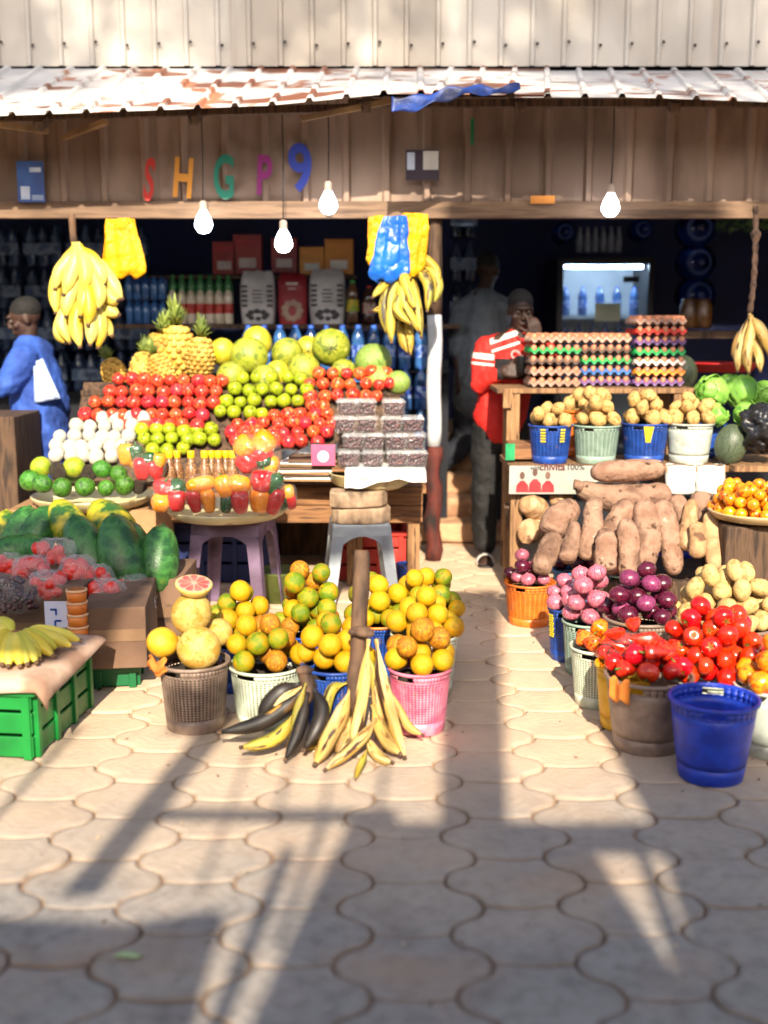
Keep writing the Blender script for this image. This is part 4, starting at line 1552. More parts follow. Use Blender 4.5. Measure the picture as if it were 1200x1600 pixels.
def banana(pts, r, m, parent, name='plantain', neck=.22, seed=0, **kw):
    P = spline(pts, 14)
    prof = [neck + .12, neck, neck + .25, .75, .93, 1, 1, 1, .99, .97, .92, .84, .68, .42, .2]
    mb = MB()
    mb.tube(P, [r * k for k in prof], 12, 0, True, lobes=5, lob=.10)
    d = (P[-1] - P[-2]).normalized()
    mb.tube([P[-1] - d * .004, P[-1] + d * .008], r * .3, 7, 1)
    me = mb.mesh(name, [m, stalk_m])
    at_ = me.attributes.new('flow', 'FLOAT_VECTOR', 'POINT')
    L = sum((P[i + 1] - P[i]).length for i in range(14))
    fl = []
    for i in range(len(mb.v)):
        a, k = 2 * math.pi * (i % 12) / 12, min(14, i // 12)
        fl += [.03 * math.cos(a) + seed_of(pts), .03 * math.sin(a), k / 14 * L * .22]
    at_.data.foreach_set('vector', fl)
    return put(name, me, parent=parent, **kw)


def seed_of(pts):
    return (pts[0].x * 7.3 + pts[-1].z * 3.1) % 5


Z4 = lambda x, y: (350 + x / 3.43, 930 + y / 3.43)
bun = thing('plantain_bunch', 'bunch of ripe yellow plantains standing on its long woody stalk, foremost on the ground', 'plantain bunch', (0, 0, 0))
sp_ = [Z4(740, -240), Z4(735, -60), Z4(722, 150), Z4(716, 330), Z4(700, 470), Z4(712, 640)]
sy = [3.99, 3.96, 3.93, 3.9, 3.87, 3.84]
P = spline([at(a[0], a[1], y) for a, y in zip(sp_, sy)], 20)
mb = MB()
mb.tube(P, [.024, .028, .028, .029, .03, .029, .028, .028, .027, .028, .027, .027, .027, .028, .028, .028, .027, .026, .026, .026, .025], 12, 0, lobes=6, lob=.05)
c = at(*Z4(735, 195), 3.89)
mb.ball(c + V((.005, 0, 0)), (.043, .034, .019), 14, 0, 8, (.1, .1, 0))
mb.ball(c + V((.03, -.015, -.004)), (.018, .018, .013), 10)
mb.ball(c + V((-.032, -.012, .002)), (.016, .016, .012), 10)
mb.build('stalk', stalk_m, bun)
for (pl, r, y0, y1, m_) in [
        ([(775, 235), (752, 460), (712, 700), (690, 800)], 54, 3.86, 3.70, plan_m),
        ([(678, 500), (625, 640), (545, 800), (488, 905)], 68, 3.86, 3.66, plan_m),
        ([(815, 235), (850, 470), (910, 700), (968, 868)], 56, 3.90, 3.74, plan_m),
        ([(815, 660), (745, 760), (650, 850), (545, 935)], 50, 3.76, 3.62, plan_m),
        ([(765, 560), (700, 660), (640, 760), (600, 850)], 54, 3.88, 3.72, plan_m),
        ([(885, 500), (940, 620), (990, 705), (1062, 748)], 40, 3.95, 3.84, plan_m),
        ([(795, 590), (830, 700), (880, 790), (945, 850)], 56, 3.84, 3.68, plan_m),
        ([(660, 470), (585, 500), (555, 580), (548, 680)], 46, 3.95, 3.88, plang_m),
        ([(760, 740), (800, 830), (850, 880), (900, 895)], 48, 3.78, 3.66, plan_m),
        ([(765, 830), (745, 880), (720, 940), (706, 985)], 30, 3.68, 3.58, plang_m),
        ([(700, 690), (600, 760), (500, 800), (420, 825)], 34, 3.86, 3.78, plang_m),
        ([(770, 300), (800, 420), (812, 520), (830, 640)], 36, 3.93, 3.88, plang_m),
        ([(745, 440), (730, 560), (690, 690), (640, 800)], 50, 3.90, 3.76, plan_m),
        ([(800, 420), (820, 560), (845, 700), (860, 830)], 48, 3.92, 3.78, plan_m),
        ([(715, 520), (655, 620), (590, 730), (540, 850)], 46, 3.92, 3.78, plang_m)]:
    pts = []
    for i, (x, y) in enumerate(pl):
        a = Z4(x, y)
        k = i / 3
        p = at(a[0], a[1], y0 + (y1 - y0) * k)
        rr = r / 3.43 / 2 * mpp(p) * 1.0
        if p.z < rr * .9:
            p = on(a[0], a[1], rr * .9)
        pts.append(p)
    banana(pts, r / 3.43 / 2 * mpp(pts[1]) * 1.32, m_, bun)

bb = thing('plantain_bunch', 'overripe bunch of blackened plantains lying on the paving before the pale basket', 'plantain bunch', (0, 0, 0))
c = at(*Z4(430, 420), 3.86)
mb = MB()
mb.tube(spline([c + V((0, 0, .02)), c, c + V((.02, -.02, -.05)), c + V((0, -.04, -.1))], 8), [.02, .024, .022, .022, .024, .024, .022, .02, .018], 10, lobes=4, lob=.15)
mb.ball(c + V((0, 0, .012)), (.032, .026, .018), 10)
mb.build('stalk', stalk_m, bb)
for (pl, r, y0, y1, m_) in [
        ([(420, 470), (310, 520), (235, 600), (205, 700)], 88, 3.90, 3.86, planb_m),
        ([(430, 500), (330, 600), (180, 690), (-20, 735)], 78, 3.84, 3.78, planb_m),
        ([(400, 600), (310, 740), (210, 795), (95, 815)], 70, 3.80, 3.68, plang_m),
        ([(470, 480), (525, 600), (505, 700), (430, 830)], 76, 3.84, 3.70, planb_m),
        ([(450, 520), (420, 650), (385, 760), (330, 880)], 62, 3.80, 3.66, planb_m),
        ([(430, 480), (330, 560), (270, 640), (215, 690)], 60, 3.85, 3.80, plan_m),
        ([(440, 470), (400, 590), (380, 690), (372, 790)], 44, 3.80, 3.73, plang_m)]:
    pts = []
    for i, (x, y) in enumerate(pl):
        a = Z4(x, y)
        p = at(a[0], a[1], y0 + (y1 - y0) * i / 3)
        rr = r / 3.43 / 2 * mpp(p)
        if p.z < rr * .9:
            p = on(a[0], a[1], rr * .9)
        pts.append(p)
    banana(pts, r / 3.43 / 2 * mpp(pts[1]) * 1.12, m_, bb)

# hanging plantains in the middle (from the enlarged crop)
Z2 = lambda x, y: (200 + x / 2.4, 340 + y / 2.4)
hp = thing('plantain_bunch', 'mottled green yellow plantains hanging below the blue and yellow bags', 'plantain bunch', (0, 0, 0))
P = [at(*Z2(1060, -15), 6.7), at(*Z2(1062, 150), 6.7), at(*Z2(1075, 260), 6.72)]
mb = MB()
mb.tube(spline(P, 8), .02, 10)
mb.build('stalk', stalk_m, hp)
for (pl, r, Y) in [([(1040, 210), (985, 250), (960, 340), (968, 430)], 44, 6.64), ([(1050, 210), (995, 270), (985, 380), (988, 468)], 44, 6.6), ([(1060, 220), (1030, 260), (1040, 330), (1092, 428)], 46, 6.58),
                   ([(1065, 220), (1070, 270), (1085, 350), (1100, 448)], 44, 6.6), ([(1070, 200), (1110, 220), (1130, 270), (1122, 350)], 42, 6.62), ([(1075, 190), (1140, 205), (1165, 260), (1150, 318)], 40, 6.66),
                   ([(1060, 330), (1030, 400), (1035, 460), (1050, 505)], 44, 6.66), ([(1070, 330), (1055, 400), (1056, 450), (1060, 512)], 34, 6.63), ([(1040, 230), (980, 240), (945, 270), (918, 298)], 34, 6.62),
                   ([(1030, 330), (990, 350), (950, 345), (918, 348)], 28, 6.66), ([(1060, 260), (1020, 300), (1010, 350), (1060, 400)], 40, 6.56), ([(1080, 200), (1100, 150), (1150, 190), (1168, 240)], 36, 6.7),
                   ([(1060, 200), (1035, 230), (1060, 300), (1075, 340)], 40, 6.57)]:
    pts = [at(*Z2(x, y), Y - .04 * i) for i, (x, y) in enumerate(pl)]
    banana(pts, r / 2.4 / 2 * mpp(pts[1]), plang_m, hp)

# hanging bananas over the dark shop end
hb2 = thing('banana_bunch', 'big pale yellow banana bunch hanging in full sun above the limes', 'banana bunch', (0, 0, 0))
g = random.Random(4)
P = [at(112, 335, 6.6), at(116, 380, 6.6), at(128, 440, 6.62), at(140, 500, 6.64)]
mb = MB()
mb.tube(spline(P, 10), .02, 10)
mb.build('stalk', stalk_m, hb2)
Z1 = lambda x, y: (x / 3.2, 320 + y / 3.2)
for (pl, Y) in [([(370, 190), (350, 270), (300, 340), (275, 420)], 6.55), ([(380, 190), (380, 280), (350, 370), (320, 450)], 6.5), ([(390, 190), (420, 280), (430, 360), (410, 440)], 6.48), ([(400, 200), (460, 270), (500, 340), (520, 400)], 6.52),
                ([(420, 230), (500, 310), (560, 390), (610, 470)], 6.56), ([(380, 260), (300, 350), (275, 440), (280, 540)], 6.56), ([(400, 280), (370, 400), (340, 490), (330, 560)], 6.5), ([(420, 290), (430, 400), (420, 480), (400, 560)], 6.46),
                ([(430, 290), (480, 380), (500, 450), (490, 520)], 6.48), ([(430, 330), (510, 420), (560, 470), (590, 480)], 6.53), ([(430, 400), (500, 490), (550, 530), (595, 550)], 6.55), ([(410, 420), (340, 520), (310, 600), (350, 690)], 6.54),
                ([(420, 430), (390, 530), (380, 620), (400, 710)], 6.48), ([(430, 430), (450, 540), (460, 620), (450, 700)], 6.46), ([(440, 440), (490, 540), (505, 620), (490, 715)], 6.5), ([(440, 480), (500, 560), (530, 610), (560, 655)], 6.55),
                ([(400, 480), (320, 560), (300, 640), (330, 690)], 6.58), ([(410, 350), (440, 440), (450, 520), (440, 600)], 6.44)]:
    pts = [at(*Z1(x, y), Y - .03 * i) for i, (x, y) in enumerate(pl)]
    banana(pts, 21 / 3.2 * mpp(pts[0]) * 1.75, banp_m, hb2, 'banana')

# plantains hanging by a rope at the shop end
hr = thing('plantain_bunch', 'yellow plantains hanging from a knotted rope above the cabbages', 'plantain bunch', (0, 0, 0))
Z6 = lambda x, y: (840 + x / 3.333, 340 + y / 3.333)
P = spline([at(*Z6(1135, -60), 6.6), at(*Z6(1135, 130), 6.6), at(*Z6(1125, 330), 6.6), at(*Z6(1105, 500), 6.6)], 24)
mb = MB()
mb.tube(P, [.016 + (.011 if i in (6, 7) else 0) + .004 * math.sin(i * 2.3) for i in range(25)], 9)
mb.build('rope', mat('rope_brown', ['#5a4438', '#7a6050', '#40302a'], 14, 4, .9, .8, 60), hr)
for (pl, r, Y) in [([(1105, 500), (1080, 600), (1050, 700), (1040, 800)], 60, 6.55), ([(1110, 510), (1105, 620), (1090, 720), (1100, 810)], 56, 6.5), ([(1110, 510), (1150, 570), (1190, 640), (1230, 740)], 60, 6.52), ([(1110, 515), (1130, 640), (1150, 720), (1160, 800)], 56, 6.56),
                   ([(1105, 540), (1050, 620), (1030, 690), (1025, 740)], 44, 6.58), ([(1112, 520), (1170, 620), (1215, 700), (1230, 800)], 50, 6.58)]:
    pts = [at(*Z6(x, y), Y - .03 * i) for i, (x, y) in enumerate(pl)]
    banana(pts, r / 3.333 / 2 * mpp(pts[1]), plan_m, hr)

# carrier bags hung from the header beam
def carrier(px, y0, y1, wt_, wb_, Y, m, lab, seed, skew=0, parent=None, name='carrier_bag'):
    p0 = at(px, y0, Y)
    k = mpp(p0)
    H = (y1 - y0) * k
    g = random.Random(seed)
    ph = [g.uniform(0, 6) for _ in range(4)]

    def fn(u, v):
        a = u * 2 * math.pi
        wv = wt_ + (wb_ - wt_) * min(1, v * 1.25) ** .8
        wv *= 1 - .5 * max(0, (v - .86) / .14) ** 2
        fold = 1 + (.16 * math.sin(5 * a + ph[0] + 2 * v) + .09 * math.sin(9 * a + ph[1] - 3 * v) + .05 * math.sin(14 * a + 8 * v)) * (1 - .35 * v)
        return V((wv * k / 2 * math.cos(a) * fold + skew * k * v, .30 * wv * k / 2 * math.sin(a) * fold * 1.2, -H * v + .012 * math.sin(3 * a + ph[2]) * v))
    mb = MB()
    mb.grid(fn, 44, 26, closed=True)
    o = mb.build(name, m, parent, loc=p0 if parent is None else V(p0) - parent.location, **({} if parent else dict(label=lab, cat='bag')), solid=.002)
    return lumpy(o, .09, .03, 1)


yel = mat('bag_yellow', ['#c98c06', '#d8a514', '#c98604'], 5, 3, .5, .35, 22, spec=.3)
blu = mat('bag_blue', ['#0c4fae', '#1767d0', '#0a3a88'], 5, 3, .38, .35, 22)
carrier(186, 342, 430, 40, 62, 6.62, yel, 'plain yellow carrier bag hanging alone beside the banana bunch', 1, 6)
carrier(600, 338, 415, 40, 50, 6.66, yel, 'yellow carrier bag hanging behind the blue one', 2, -2)
carrier(648, 334, 428, 36, 42, 6.58, yel, 'twisted yellow carrier bag hanging beside the blue bag', 3, -6)
carrier(616, 338, 438, 30, 58, 6.55, blu, 'shiny blue carrier bag hanging between yellow ones', 4, -10)

# ================================================================== LEFT SIDE: papayas, tomato bags, cartons, crates
PAP = {}
for k_, m_ in (('p', pap_m), ('y', papy_m)):
    mb = MB()
    mb.lathe([(.001, -1.0), (.12, -.99), (.3, -.93), (.42, -.75), (.5, -.45), (.5, -.1), (.45, .3), (.36, .62), (.24, .84), (.12, .94), (.05, .96), (.05, 1.0), (.001, 1.0)], 22, 0, lobes=5, lob=.025)
    PAP[k_] = mb.mesh('papaya', m_)
for (x, y, L, wd, tilt, k_, Y, lab) in [
        (247, 872, 55, 66, .12, 'p', 5.1, 'glossy dark green papaya beside the purple stool'),
        (208, 872, 60, 66, -.12, 'p', 5.16, 'green papaya between the glossy one and the ripening one'),
        (188, 865, 66, 76, -.25, 'p', 5.04, 'long dull green papaya leaning in the middle'),
        (172, 818, 46, 66, -.75, 'y', 5.3, 'ripening papaya with a yellow cheek, highest of the row'),
        (136, 860, 62, 70, -.45, 'p', 5.1, 'green papaya pointing at the red tomato bags'),
        (106, 818, 44, 60, -.6, 'y', 5.3, 'papaya turning orange behind the tomato bags'),
        (62, 830, 44, 58, .4, 'p', 5.3, 'dark green papaya standing against the carton'),
        (36, 832, 44, 60, .2, 'p', 5.34, 'dark green papaya at the carton end'),
        (8, 835, 40, 50, 0, 'y', 5.36, 'yellowing papaya farthest from the stool'),
        (28, 862, 46, 56, 1.3, 'p', 5.1, 'bluish green papaya lying flat over the bags')]:
    p = at(x, y, Y)
    q = mpp(p)
    o = put('papaya', PAP[k_], p, (RND.uniform(-.5, -.2), tilt, RND.uniform(-3, 3)), (wd * q, wd * q, L * q), label=lab, cat='papaya', group='papayas')
    o.rotation_euler = (Matrix.Rotation(-tilt * -1, 3, 'Y') @ Matrix.Rotation(-.35, 3, 'X') @ Matrix.Rotation(RND.uniform(-3, 3), 3, 'Z')).to_euler()

tfilm = film('tomato_film', haze=.13, bump=1.0, bscale=22, gl=.10, edge=.35)
tred = mat('bagged_tomato', ['#cc2218', '#de3c30'], 3, 3, .3, rnd=.3)
TB = ball_mesh('tomato', tred, (1, 1, .8), .03, 30, 12, 8)


def tomato_bag(px, py, wp, hp_, Y, lab, seed, dark=False):
    p = at(px, py, Y)
    k = mpp(p)
    W, H, D = wp * k / 2, hp_ * k / 2, wp * k * .36
    t = thing('tomato_bag', lab, 'tomato bag', p, (0, 0, 0), 'film bags of red tomatoes')
    g = random.Random(seed)
    for i in range(11):
        put('tomato', TB, (g.uniform(-.78, .78) * W, g.uniform(-.6, .2) * D, g.uniform(-.55, .55) * H), spin(g), H * g.uniform(.48, .6), parent=t)

    def fn(u, v):
        a, q = u * 2 * math.pi, v * math.pi
        x, y, z = math.sin(q) * math.cos(a), math.sin(q) * math.sin(a), math.cos(q)
        s = lambda c: math.copysign(abs(c) ** .7, c)
        wr = 1.04 + .07 * math.sin(4 * a + 5 * q + seed) + .05 * math.sin(9 * a - 4 * q + seed)
        return V((s(x) * W * wr, s(y) * D * wr, s(z) * H * wr))
    mb = MB()
    mb.grid(fn, 30, 16, closed=True)
    mb.build('clear_film', tfilm, t)
    return t


for i, (x, y, w_, h_, Y, lab) in enumerate([
        (85, 862, 62, 40, 4.86, 'topmost film bag of red tomatoes, under the papayas'), (50, 890, 56, 42, 4.78, 'film bag of tomatoes below the bluish papaya'),
        (76, 915, 58, 46, 4.66, 'film bag of tomatoes just above the bananas and price card'), (122, 893, 56, 48, 4.78, 'film bag of tomatoes right above the orange cup stack'),
        (152, 905, 50, 44, 4.84, 'film bag of tomatoes below the long papaya'), (168, 928, 54, 46, 4.72, 'film bag of tomatoes in the middle of the carton top'),
        (206, 912, 44, 34, 4.94, 'film bag of tomatoes nearest the glossy papaya'), (208, 942, 46, 34, 4.78, 'film bag of tomatoes hanging over the carton corner'),
        (150, 955, 46, 40, 4.60, 'lowest film bag of tomatoes, against the carton front'), (14, 885, 44, 40, 4.9, 'film bag of tomatoes at the far end under papayas')]):
    tomato_bag(x, y, w_, h_, Y, lab, i + 1)
for i, (x, y, w_, h_, lab) in enumerate([(26, 932, 58, 42, 'bag of dark red grapes above the bananas'), (8, 915, 40, 34, 'bag of dark grapes partly out of view')]):
    p = at(x, y, 4.5)
    t = thing('grape_bag', lab, 'grape bag', p, group='bags of dark grapes')
    g = random.Random(50 + i)
    mb = MB()
    for j in range(60):
        mb.ball((g.uniform(-.07, .07), g.uniform(-.05, .05), g.uniform(-.05, .025)), .013, 8, 0, 6)
    mb.build('grapes', grape_m, t)['kind'] = 'stuff'
    mb = MB()
    mb.grid(lambda u, v: V((.095 * math.sin(v * math.pi) ** .6 * math.cos(u * 6.283) * (1 + .06 * math.sin(25 * u)), .07 * math.sin(v * math.pi) ** .6 * math.sin(u * 6.283), -.01 + .06 * math.cos(v * math.pi) * (1 + .08 * math.sin(19 * u)))), 26, 14, closed=True)
    mb.build('clear_film', pfilm, t)
p = at(228, 935, 4.86)
mb = MB()
mb.grid(lambda u, v: V((-.03 + .075 * u + .006 * math.sin(20 * v), .03 * math.sin(9 * u + 4 * v), -.045 + .09 * v * (1 - .35 * u) + .01 * math.sin(12 * u))), 18, 14)
mb.build('plastic_bag', film('loose_film', haze=.22, bump=1.0, bscale=26), loc=p, label='empty crumpled clear bag at the end of the tomato bags', cat='plastic bag', solid=.001)

# stack of orange cups and price card
p = at(121, 958, 4.40)
k = mpp(p)
cups = thing('cup_stack', 'stack of orange cups behind the bananas', 'cup stack', (p.x, p.y, p.z))
cupm = mat('cup_orange', ['#c9691c', '#d98030'], 5, 3, .4)
cupr = mat('cup_rim', ['#d9b088', '#c99a70'], 5)
for i in range(4):
    mb = MB()
    z = (-2 + i) * 19.5 * k
    mb.lathe([(.001, z), (14.5 * k, z), (16 * k, z + 16.6 * k), (.001, z + 16.6 * k)], 20)
    mb.build('cup', cupm, cups)
    mb = MB()
    mb.lathe([(15.6 * k, z + 16 * k), (16.8 * k, z + 16.4 * k), (16.8 * k, z + 19.2 * k), (14 * k, z + 19.5 * k)], 20)
    mb.build('cup_rim', cupr, cups)
prc = poster('price_card', 88, 960, 36, 42, 'white price card with blue strokes beside the orange cups', 'card', [mat('card_white', ['#c9cbe0', '#b8bad2'], 4)], 4.40)
for dx, dy, ww, hh in ((-4, -8, 10, 3), (0, -4, 3, 10), (3, 10, 9, 3), (-2, 14, 3, 9)):
    k = mpp(prc.location)
    mb = MB()
    mb.box((dx * k, -.003, -dy * k), (ww * k, .002, hh * k))
    mb.build('pen_stroke', blue_p, prc)

# cartons and green crates below
carton(128, 226, 950, 1062, 4.42, .55, card_dk, 'dull brown carton under the tomato bags', z0=.11, rz=.12)
carton(222, 282, 905, 1000, 5.02, .45, card_dk, 'dull brown carton under the papayas, beside the pomelos', z0=.0)
carton(-30, 232, 895, 1000, 5.05, .5, card_dk, 'long dull carton carrying the papayas', z0=.0)
carton(-60, 130, 915, 1010, 4.62, .3, card_dk, 'low dull carton carrying tomato and grape bags', z0=.0)
grc = mat('crate_green', ['#0b6a2a', '#108034', '#085222'], 2, 3, .4, spots=('#2a5a34', 3, .66, .1))
grd = mat('crate_green_dark', ['#0a5a32', '#0e6a3c'], 2, 3, .45)


def crate(name, label, cx, cy, z0, W, D, H, m, rz=0.0, cat='crate', slots=3):
    t = thing(name, label, cat, (cx, cy, z0), (0, 0, rz))
    for (x, y, sx, sy) in ((0, -D / 2, W, .012), (0, D / 2, W, .012), (-W / 2, 0, .012, D - .026), (W / 2, 0, .012, D - .026)):
        mb = MB()
        n = slots
        hh = H / n
        for i in range(n):
            mb.box((x, y, hh * (i + .5)), (sx, sy, hh * .86))
        for e in (-.47, -.16, .16, .47):
            if sx > sy:
                mb.box((x + e * sx, y - math.copysign(.006, -y) * 1, H / 2), (.03, .02, H))
            else:
                mb.box((x + math.copysign(.006, x), y + e * sy, H / 2), (.02, .03, H))
        mb.build('side_panel', m, t, bevel=.003)
    mb = MB()
    mb.box((0, 0, .012), (W - .03, D - .03, .014))
    mb.build('base_panel', m, t)
    mb = MB()
    for (x, y, sx, sy) in ((0, -D / 2 - .008, W + .04, .03), (0, D / 2 + .008, W + .04, .03), (-W / 2 - .008, 0, .03, D - .02), (W / 2 + .008, 0, .03, D - .02)):
        mb.box((x, y, H - .012), (sx, sy, .03))
    mb.build('rim', m, t, bevel=.004)
    return t


cnr = on(54, 1186, 0)
far_ = on(146, 1100, 0)
ang = math.atan2(-(far_.x - cnr.x), far_.y - cnr.y)
Wc, Dc, Hc = .62, .56, at(54, 1075, cnr.y).z
cen = Matrix.Rotation(ang, 3, 'Z') @ V((-Wc / 2, Dc / 2, 0)) + cnr
crate('plastic_crate', 'bright green plastic crate carrying the banana hand, foremost', cen.x, cen.y, 0, Wc, Dc, Hc, grc, ang)
c2 = on(205, 1075, 0)
crate('plastic_crate', 'dark green crate under the dull carton beside the banana crate', c2.x - .24, c2.y + .24, 0, .46, .5, .1, grd, .12, slots=1)
mb = MB()
top_c = [V(q) for q in ((-.36, -.30, 0), (.34, -.30, 0), (.36, .1, 0), (.2, .3, 0), (-.36, .3, 0))]
def cardtop(u, v):
    x, y = -.36 + .735 * u, -.34 + .62 * v
    z = .004 * math.sin(9 * u + 3 * v)
    if v < .12:
        z -= .05 * ((.12 - v) / .12) + .012 * math.sin(5 * u)
        y = -.30 - .02 * (.12 - v) / .12 + .012 * math.sin(6 * u)
    if u > .955:
        z -= .05 * ((u - .955) / .045) * (1.3 - v)
    return V((x, y, z))
mb.grid(cardtop, 40, 26)
mb.build('cardboard_sheet', mat('cardboard_soft', ['#b08f78', '#c4a690', '#967560'], 3, 4, .9, .2, 40), solid=.006, loc=(cen.x + .01, cen.y - .0, Hc + .034), rot=(0, 0, ang), label='soft cardboard sheet drooping over the bright green crate', cat='cardboard')
bh = thing('banana_hand', 'yellow banana hand fanned out on the cardboard of the green crate', 'banana hand', (0, 0, 0))
ZL = lambda x, y: (x / 4.8, 820 + y / 4.8)
crown = V((at(*ZL(115, 830), 4.02).x, 4.02, Hc + .095))
mb = MB()
mb.ball(crown, (.042, .036, .03), 12)
mb.build('stem_crown', mat('banana_crown', ['#8a4a2c', '#b07a50'], 8), bh)
for (x, y, Yt) in [(20, 1120, 3.82), (65, 1130, 3.80), (150, 1110, 3.80), (205, 1080, 3.82), (275, 1080, 3.84), (300, 1050, 3.88), (400, 1020, 3.92), (430, 940, 4.0), (540, 930, 4.04), (600, 880, 4.12), (-60, 1080, 3.84), (-90, 980, 3.96), (-120, 860, 4.1), (-40, 740, 4.16)]:
    a = ZL(x, y)
    tip = at(a[0], a[1], Yt)
    tip.z = max(tip.z, Hc + .058)
    d = tip - crown
    mid1 = crown + d * .33 + V((0, 0, .028))
    mid2 = crown + d * .7 + V((0, 0, .02))
    banana([crown + d * .06, mid1, mid2, tip], .027, ban_m, bh, 'banana')

# ================================================================== RIGHT SIDE: stepped vegetable stand
ET = at(840, 606, 6.55).z           # egg table top
egt = thing('egg_table', 'rough wooden table carrying the stacks of egg trays', 'table', (1.6, 6.75, 0))
EO = V((1.6, 6.75, 0))
xa, xb = at(776, 606, 6.5).x, at(1090, 606, 6.5).x
mb = MB()
mb.box(V(((xa + xb) / 2, 6.7, ET - .014)) - EO, (xb - xa, .44, .028))
mb.build('tabletop', wood_md, egt, bevel=.003)
lx = at(800, 650, 6.55).x
mb = MB()
mb.box(V((lx, 6.52, (ET - .03) / 2)) - EO, (.075, .06, ET - .03))
mb.build('leg', wood_md, egt, bevel=.004)
for (x, y) in ((lx + .02, 6.88), (xb - .1, 6.52), (xb - .1, 6.88)):
    mb = MB()
    mb.box(V((x, y, (ET - .03) / 2)) - EO, (.07, .06, ET - .03))
    mb.build('leg', wood_md, egt, bevel=.004)
mb = MB()
mb.box(V((at(792, 640, 6.49).x, 6.475, at(792, 622, 6.48).z)) - EO, (.05, .03, .11))
mb.build('block', wood_md, egt)

# egg trays and eggs
def tray_mesh(m):
    mb = MB()
    n = 61
    W = .148

    def fn(u, v):
        x, y = (u * 2 - 1) * W, (v * 2 - 1) * W
        c = math.cos(u * 2 * math.pi * 6) * math.cos(v * 2 * math.pi * 5)
        ed = max(abs(u * 2 - 1), abs(v * 2 - 1))
        z = .016 - .008 * math.cos(u * 12 * math.pi) - .008 * math.cos(v * 12 * math.pi)
        if ed > .93:
            z = .034 + .010 * math.cos((u if abs(v * 2 - 1) >= abs(u * 2 - 1) else v) * 12 * math.pi)
        if ed > .985:
            z -= .020
        return V((x, y, z))
    mb.grid(fn, n, n)
    return mb.mesh('egg_tray', m)


tm = {'pulp': tray_mesh(mat('tray_pulp', ['#8f7060', '#a8897a'], 5, 4, .9, .3, 60)), 'dark': tray_mesh(mat('tray_dark', ['#4a3a33', '#5d4a40'], 5, 4, .9, .3, 60)),
      'green': tray_mesh(mat('tray_green', ['#12803c', '#1c9a4c'], 5, 3, .5)), 'red': tray_mesh(mat('tray_red', ['#b02216', '#c4321f'], 5, 3, .5)),
      'purple': tray_mesh(mat('tray_purple', ['#5a3a6a', '#6f4d80'], 5, 3, .5)), 'blue': tray_mesh(mat('tray_blue', ['#23508f', '#3064a8'], 5, 3, .5)),
      'orange': tray_mesh(mat('tray_orange', ['#c9781c', '#d98a2c'], 5, 3, .5)), 'white': tray_mesh(mat('tray_white', ['#b8aaa2', '#c9bcb4'], 5, 3, .6))}
for si, (pxc, Y, py_top, stack, where) in enumerate([
        (862, 6.68, 524, ['pulp', 'pulp', 'dark', 'green', 'pulp'], 'nearest the man in red'),
        (943, 6.76, 524, ['purple', 'blue', 'green', 'dark', 'pulp'], 'in the middle'),
        (1024, 6.74, 496, ['purple', 'orange', 'white', 'green', 'purple', 'red', 'pulp'], 'tallest, before the fridge')]):
    x0 = at(pxc, 560, Y).x
    Y += (0, .06, .02)[si]
    topz = at(pxc, py_top, Y - .15).z
    n = len(stack)
    step = (topz - ET - .05) / (n - 1) if n > 1 else .05
    for j, kind in enumerate(stack):
        z = ET + .002 + j * step
        lab = '%s egg tray, %s from the bottom of the stack %s' % ({'pulp': 'grey brown'}.get(kind, kind), ['first', 'second', 'third', 'fourth', 'fifth', 'sixth', 'seventh'][j], where)
        o = put('egg_tray', tm[kind], (x0 + RND.uniform(-.004, .004), Y + RND.uniform(-.004, .004), z), (0, 0, RND.uniform(-.02, .02)), label=lab, cat='egg tray', group='egg trays on the rough table')
        for r_ in range(6):
            for c_ in range(6):
                if r_ > 0 and j < n - 1 and not (c_ == 0 and si == 0):
                    continue
                ex, ey = x0 - .123 + c_ * .0493, Y - .123 + r_ * .0493
                fruit('egg', 'egg', (ex, ey, z + .036), .0190, 'brown egg in the %s egg tray of the stack %s' % ({0: 'lowest', n - 1: 'top'}.get(j, ['', 'second', 'third', 'fourth', 'fifth', 'sixth'][min(j, 5)]), where), 'egg',
                      'eggs of the stack ' + where, rot=(RND.uniform(-.15, .15), RND.uniform(-.15, .15), 0))

# shelf with potato baskets and its printed banner board
SZ = at(860, 722, 6.1).z
st = thing('vegetable_stand', 'wooden stand with a shelf of potato baskets above the yams', 'stand', (1.7, 6.2, 0))
VO = V((1.7, 6.2, 0))
mb = MB()
sx0, sx1 = at(795, 722, 6.0).x, 3.1
mb.box(V(((sx0 + sx1) / 2, 6.22, SZ - .02)) - VO, (sx1 - sx0, .5, .036))
mb.build('shelf', wood_md, st, bevel=.003)
for (px, y) in ((806, 6.04), (1120, 6.04), (806, 6.42), (1120, 6.42)):
    mb = MB()
    x = at(px, 800, y).x
    mb.box(V((x, y, (SZ - .04) / 2)) - VO, (.065, .06, SZ - .04))
    mb.build('leg', wood_md, st, bevel=.004)
mb = MB()
a, b_ = at(790, 706, 6.2), at(815, 706, 6.2)
mb.bar(at(795, 790, 6.08) - VO, at(806, 845, 6.3) - VO, .05, .04)
mb.build('brace', wood_dk, st)
q0, q1 = at(798, 692, 6.12), at(832, 718, 6.12)
mb = MB()
mb.box(((q0.x + q1.x) / 2 + .03, 6.2, (q0.z + q1.z) / 2), (.2, .2, .085))
mb.build('wood_offcut', wood_h, bevel=.004, label='block of pale wood at the shelf end below the egg table', cat='wood block')
mb = MB()
mb.box((0, 0, 0), (.05, .012, .09))
mb.build('green_tape', mat('tape_green', ['#1a7a4a', '#259a60'], 9, rough=.4), loc=at(797, 706, 6.07), label='scrap of green tape on the shelf end', cat='tape')

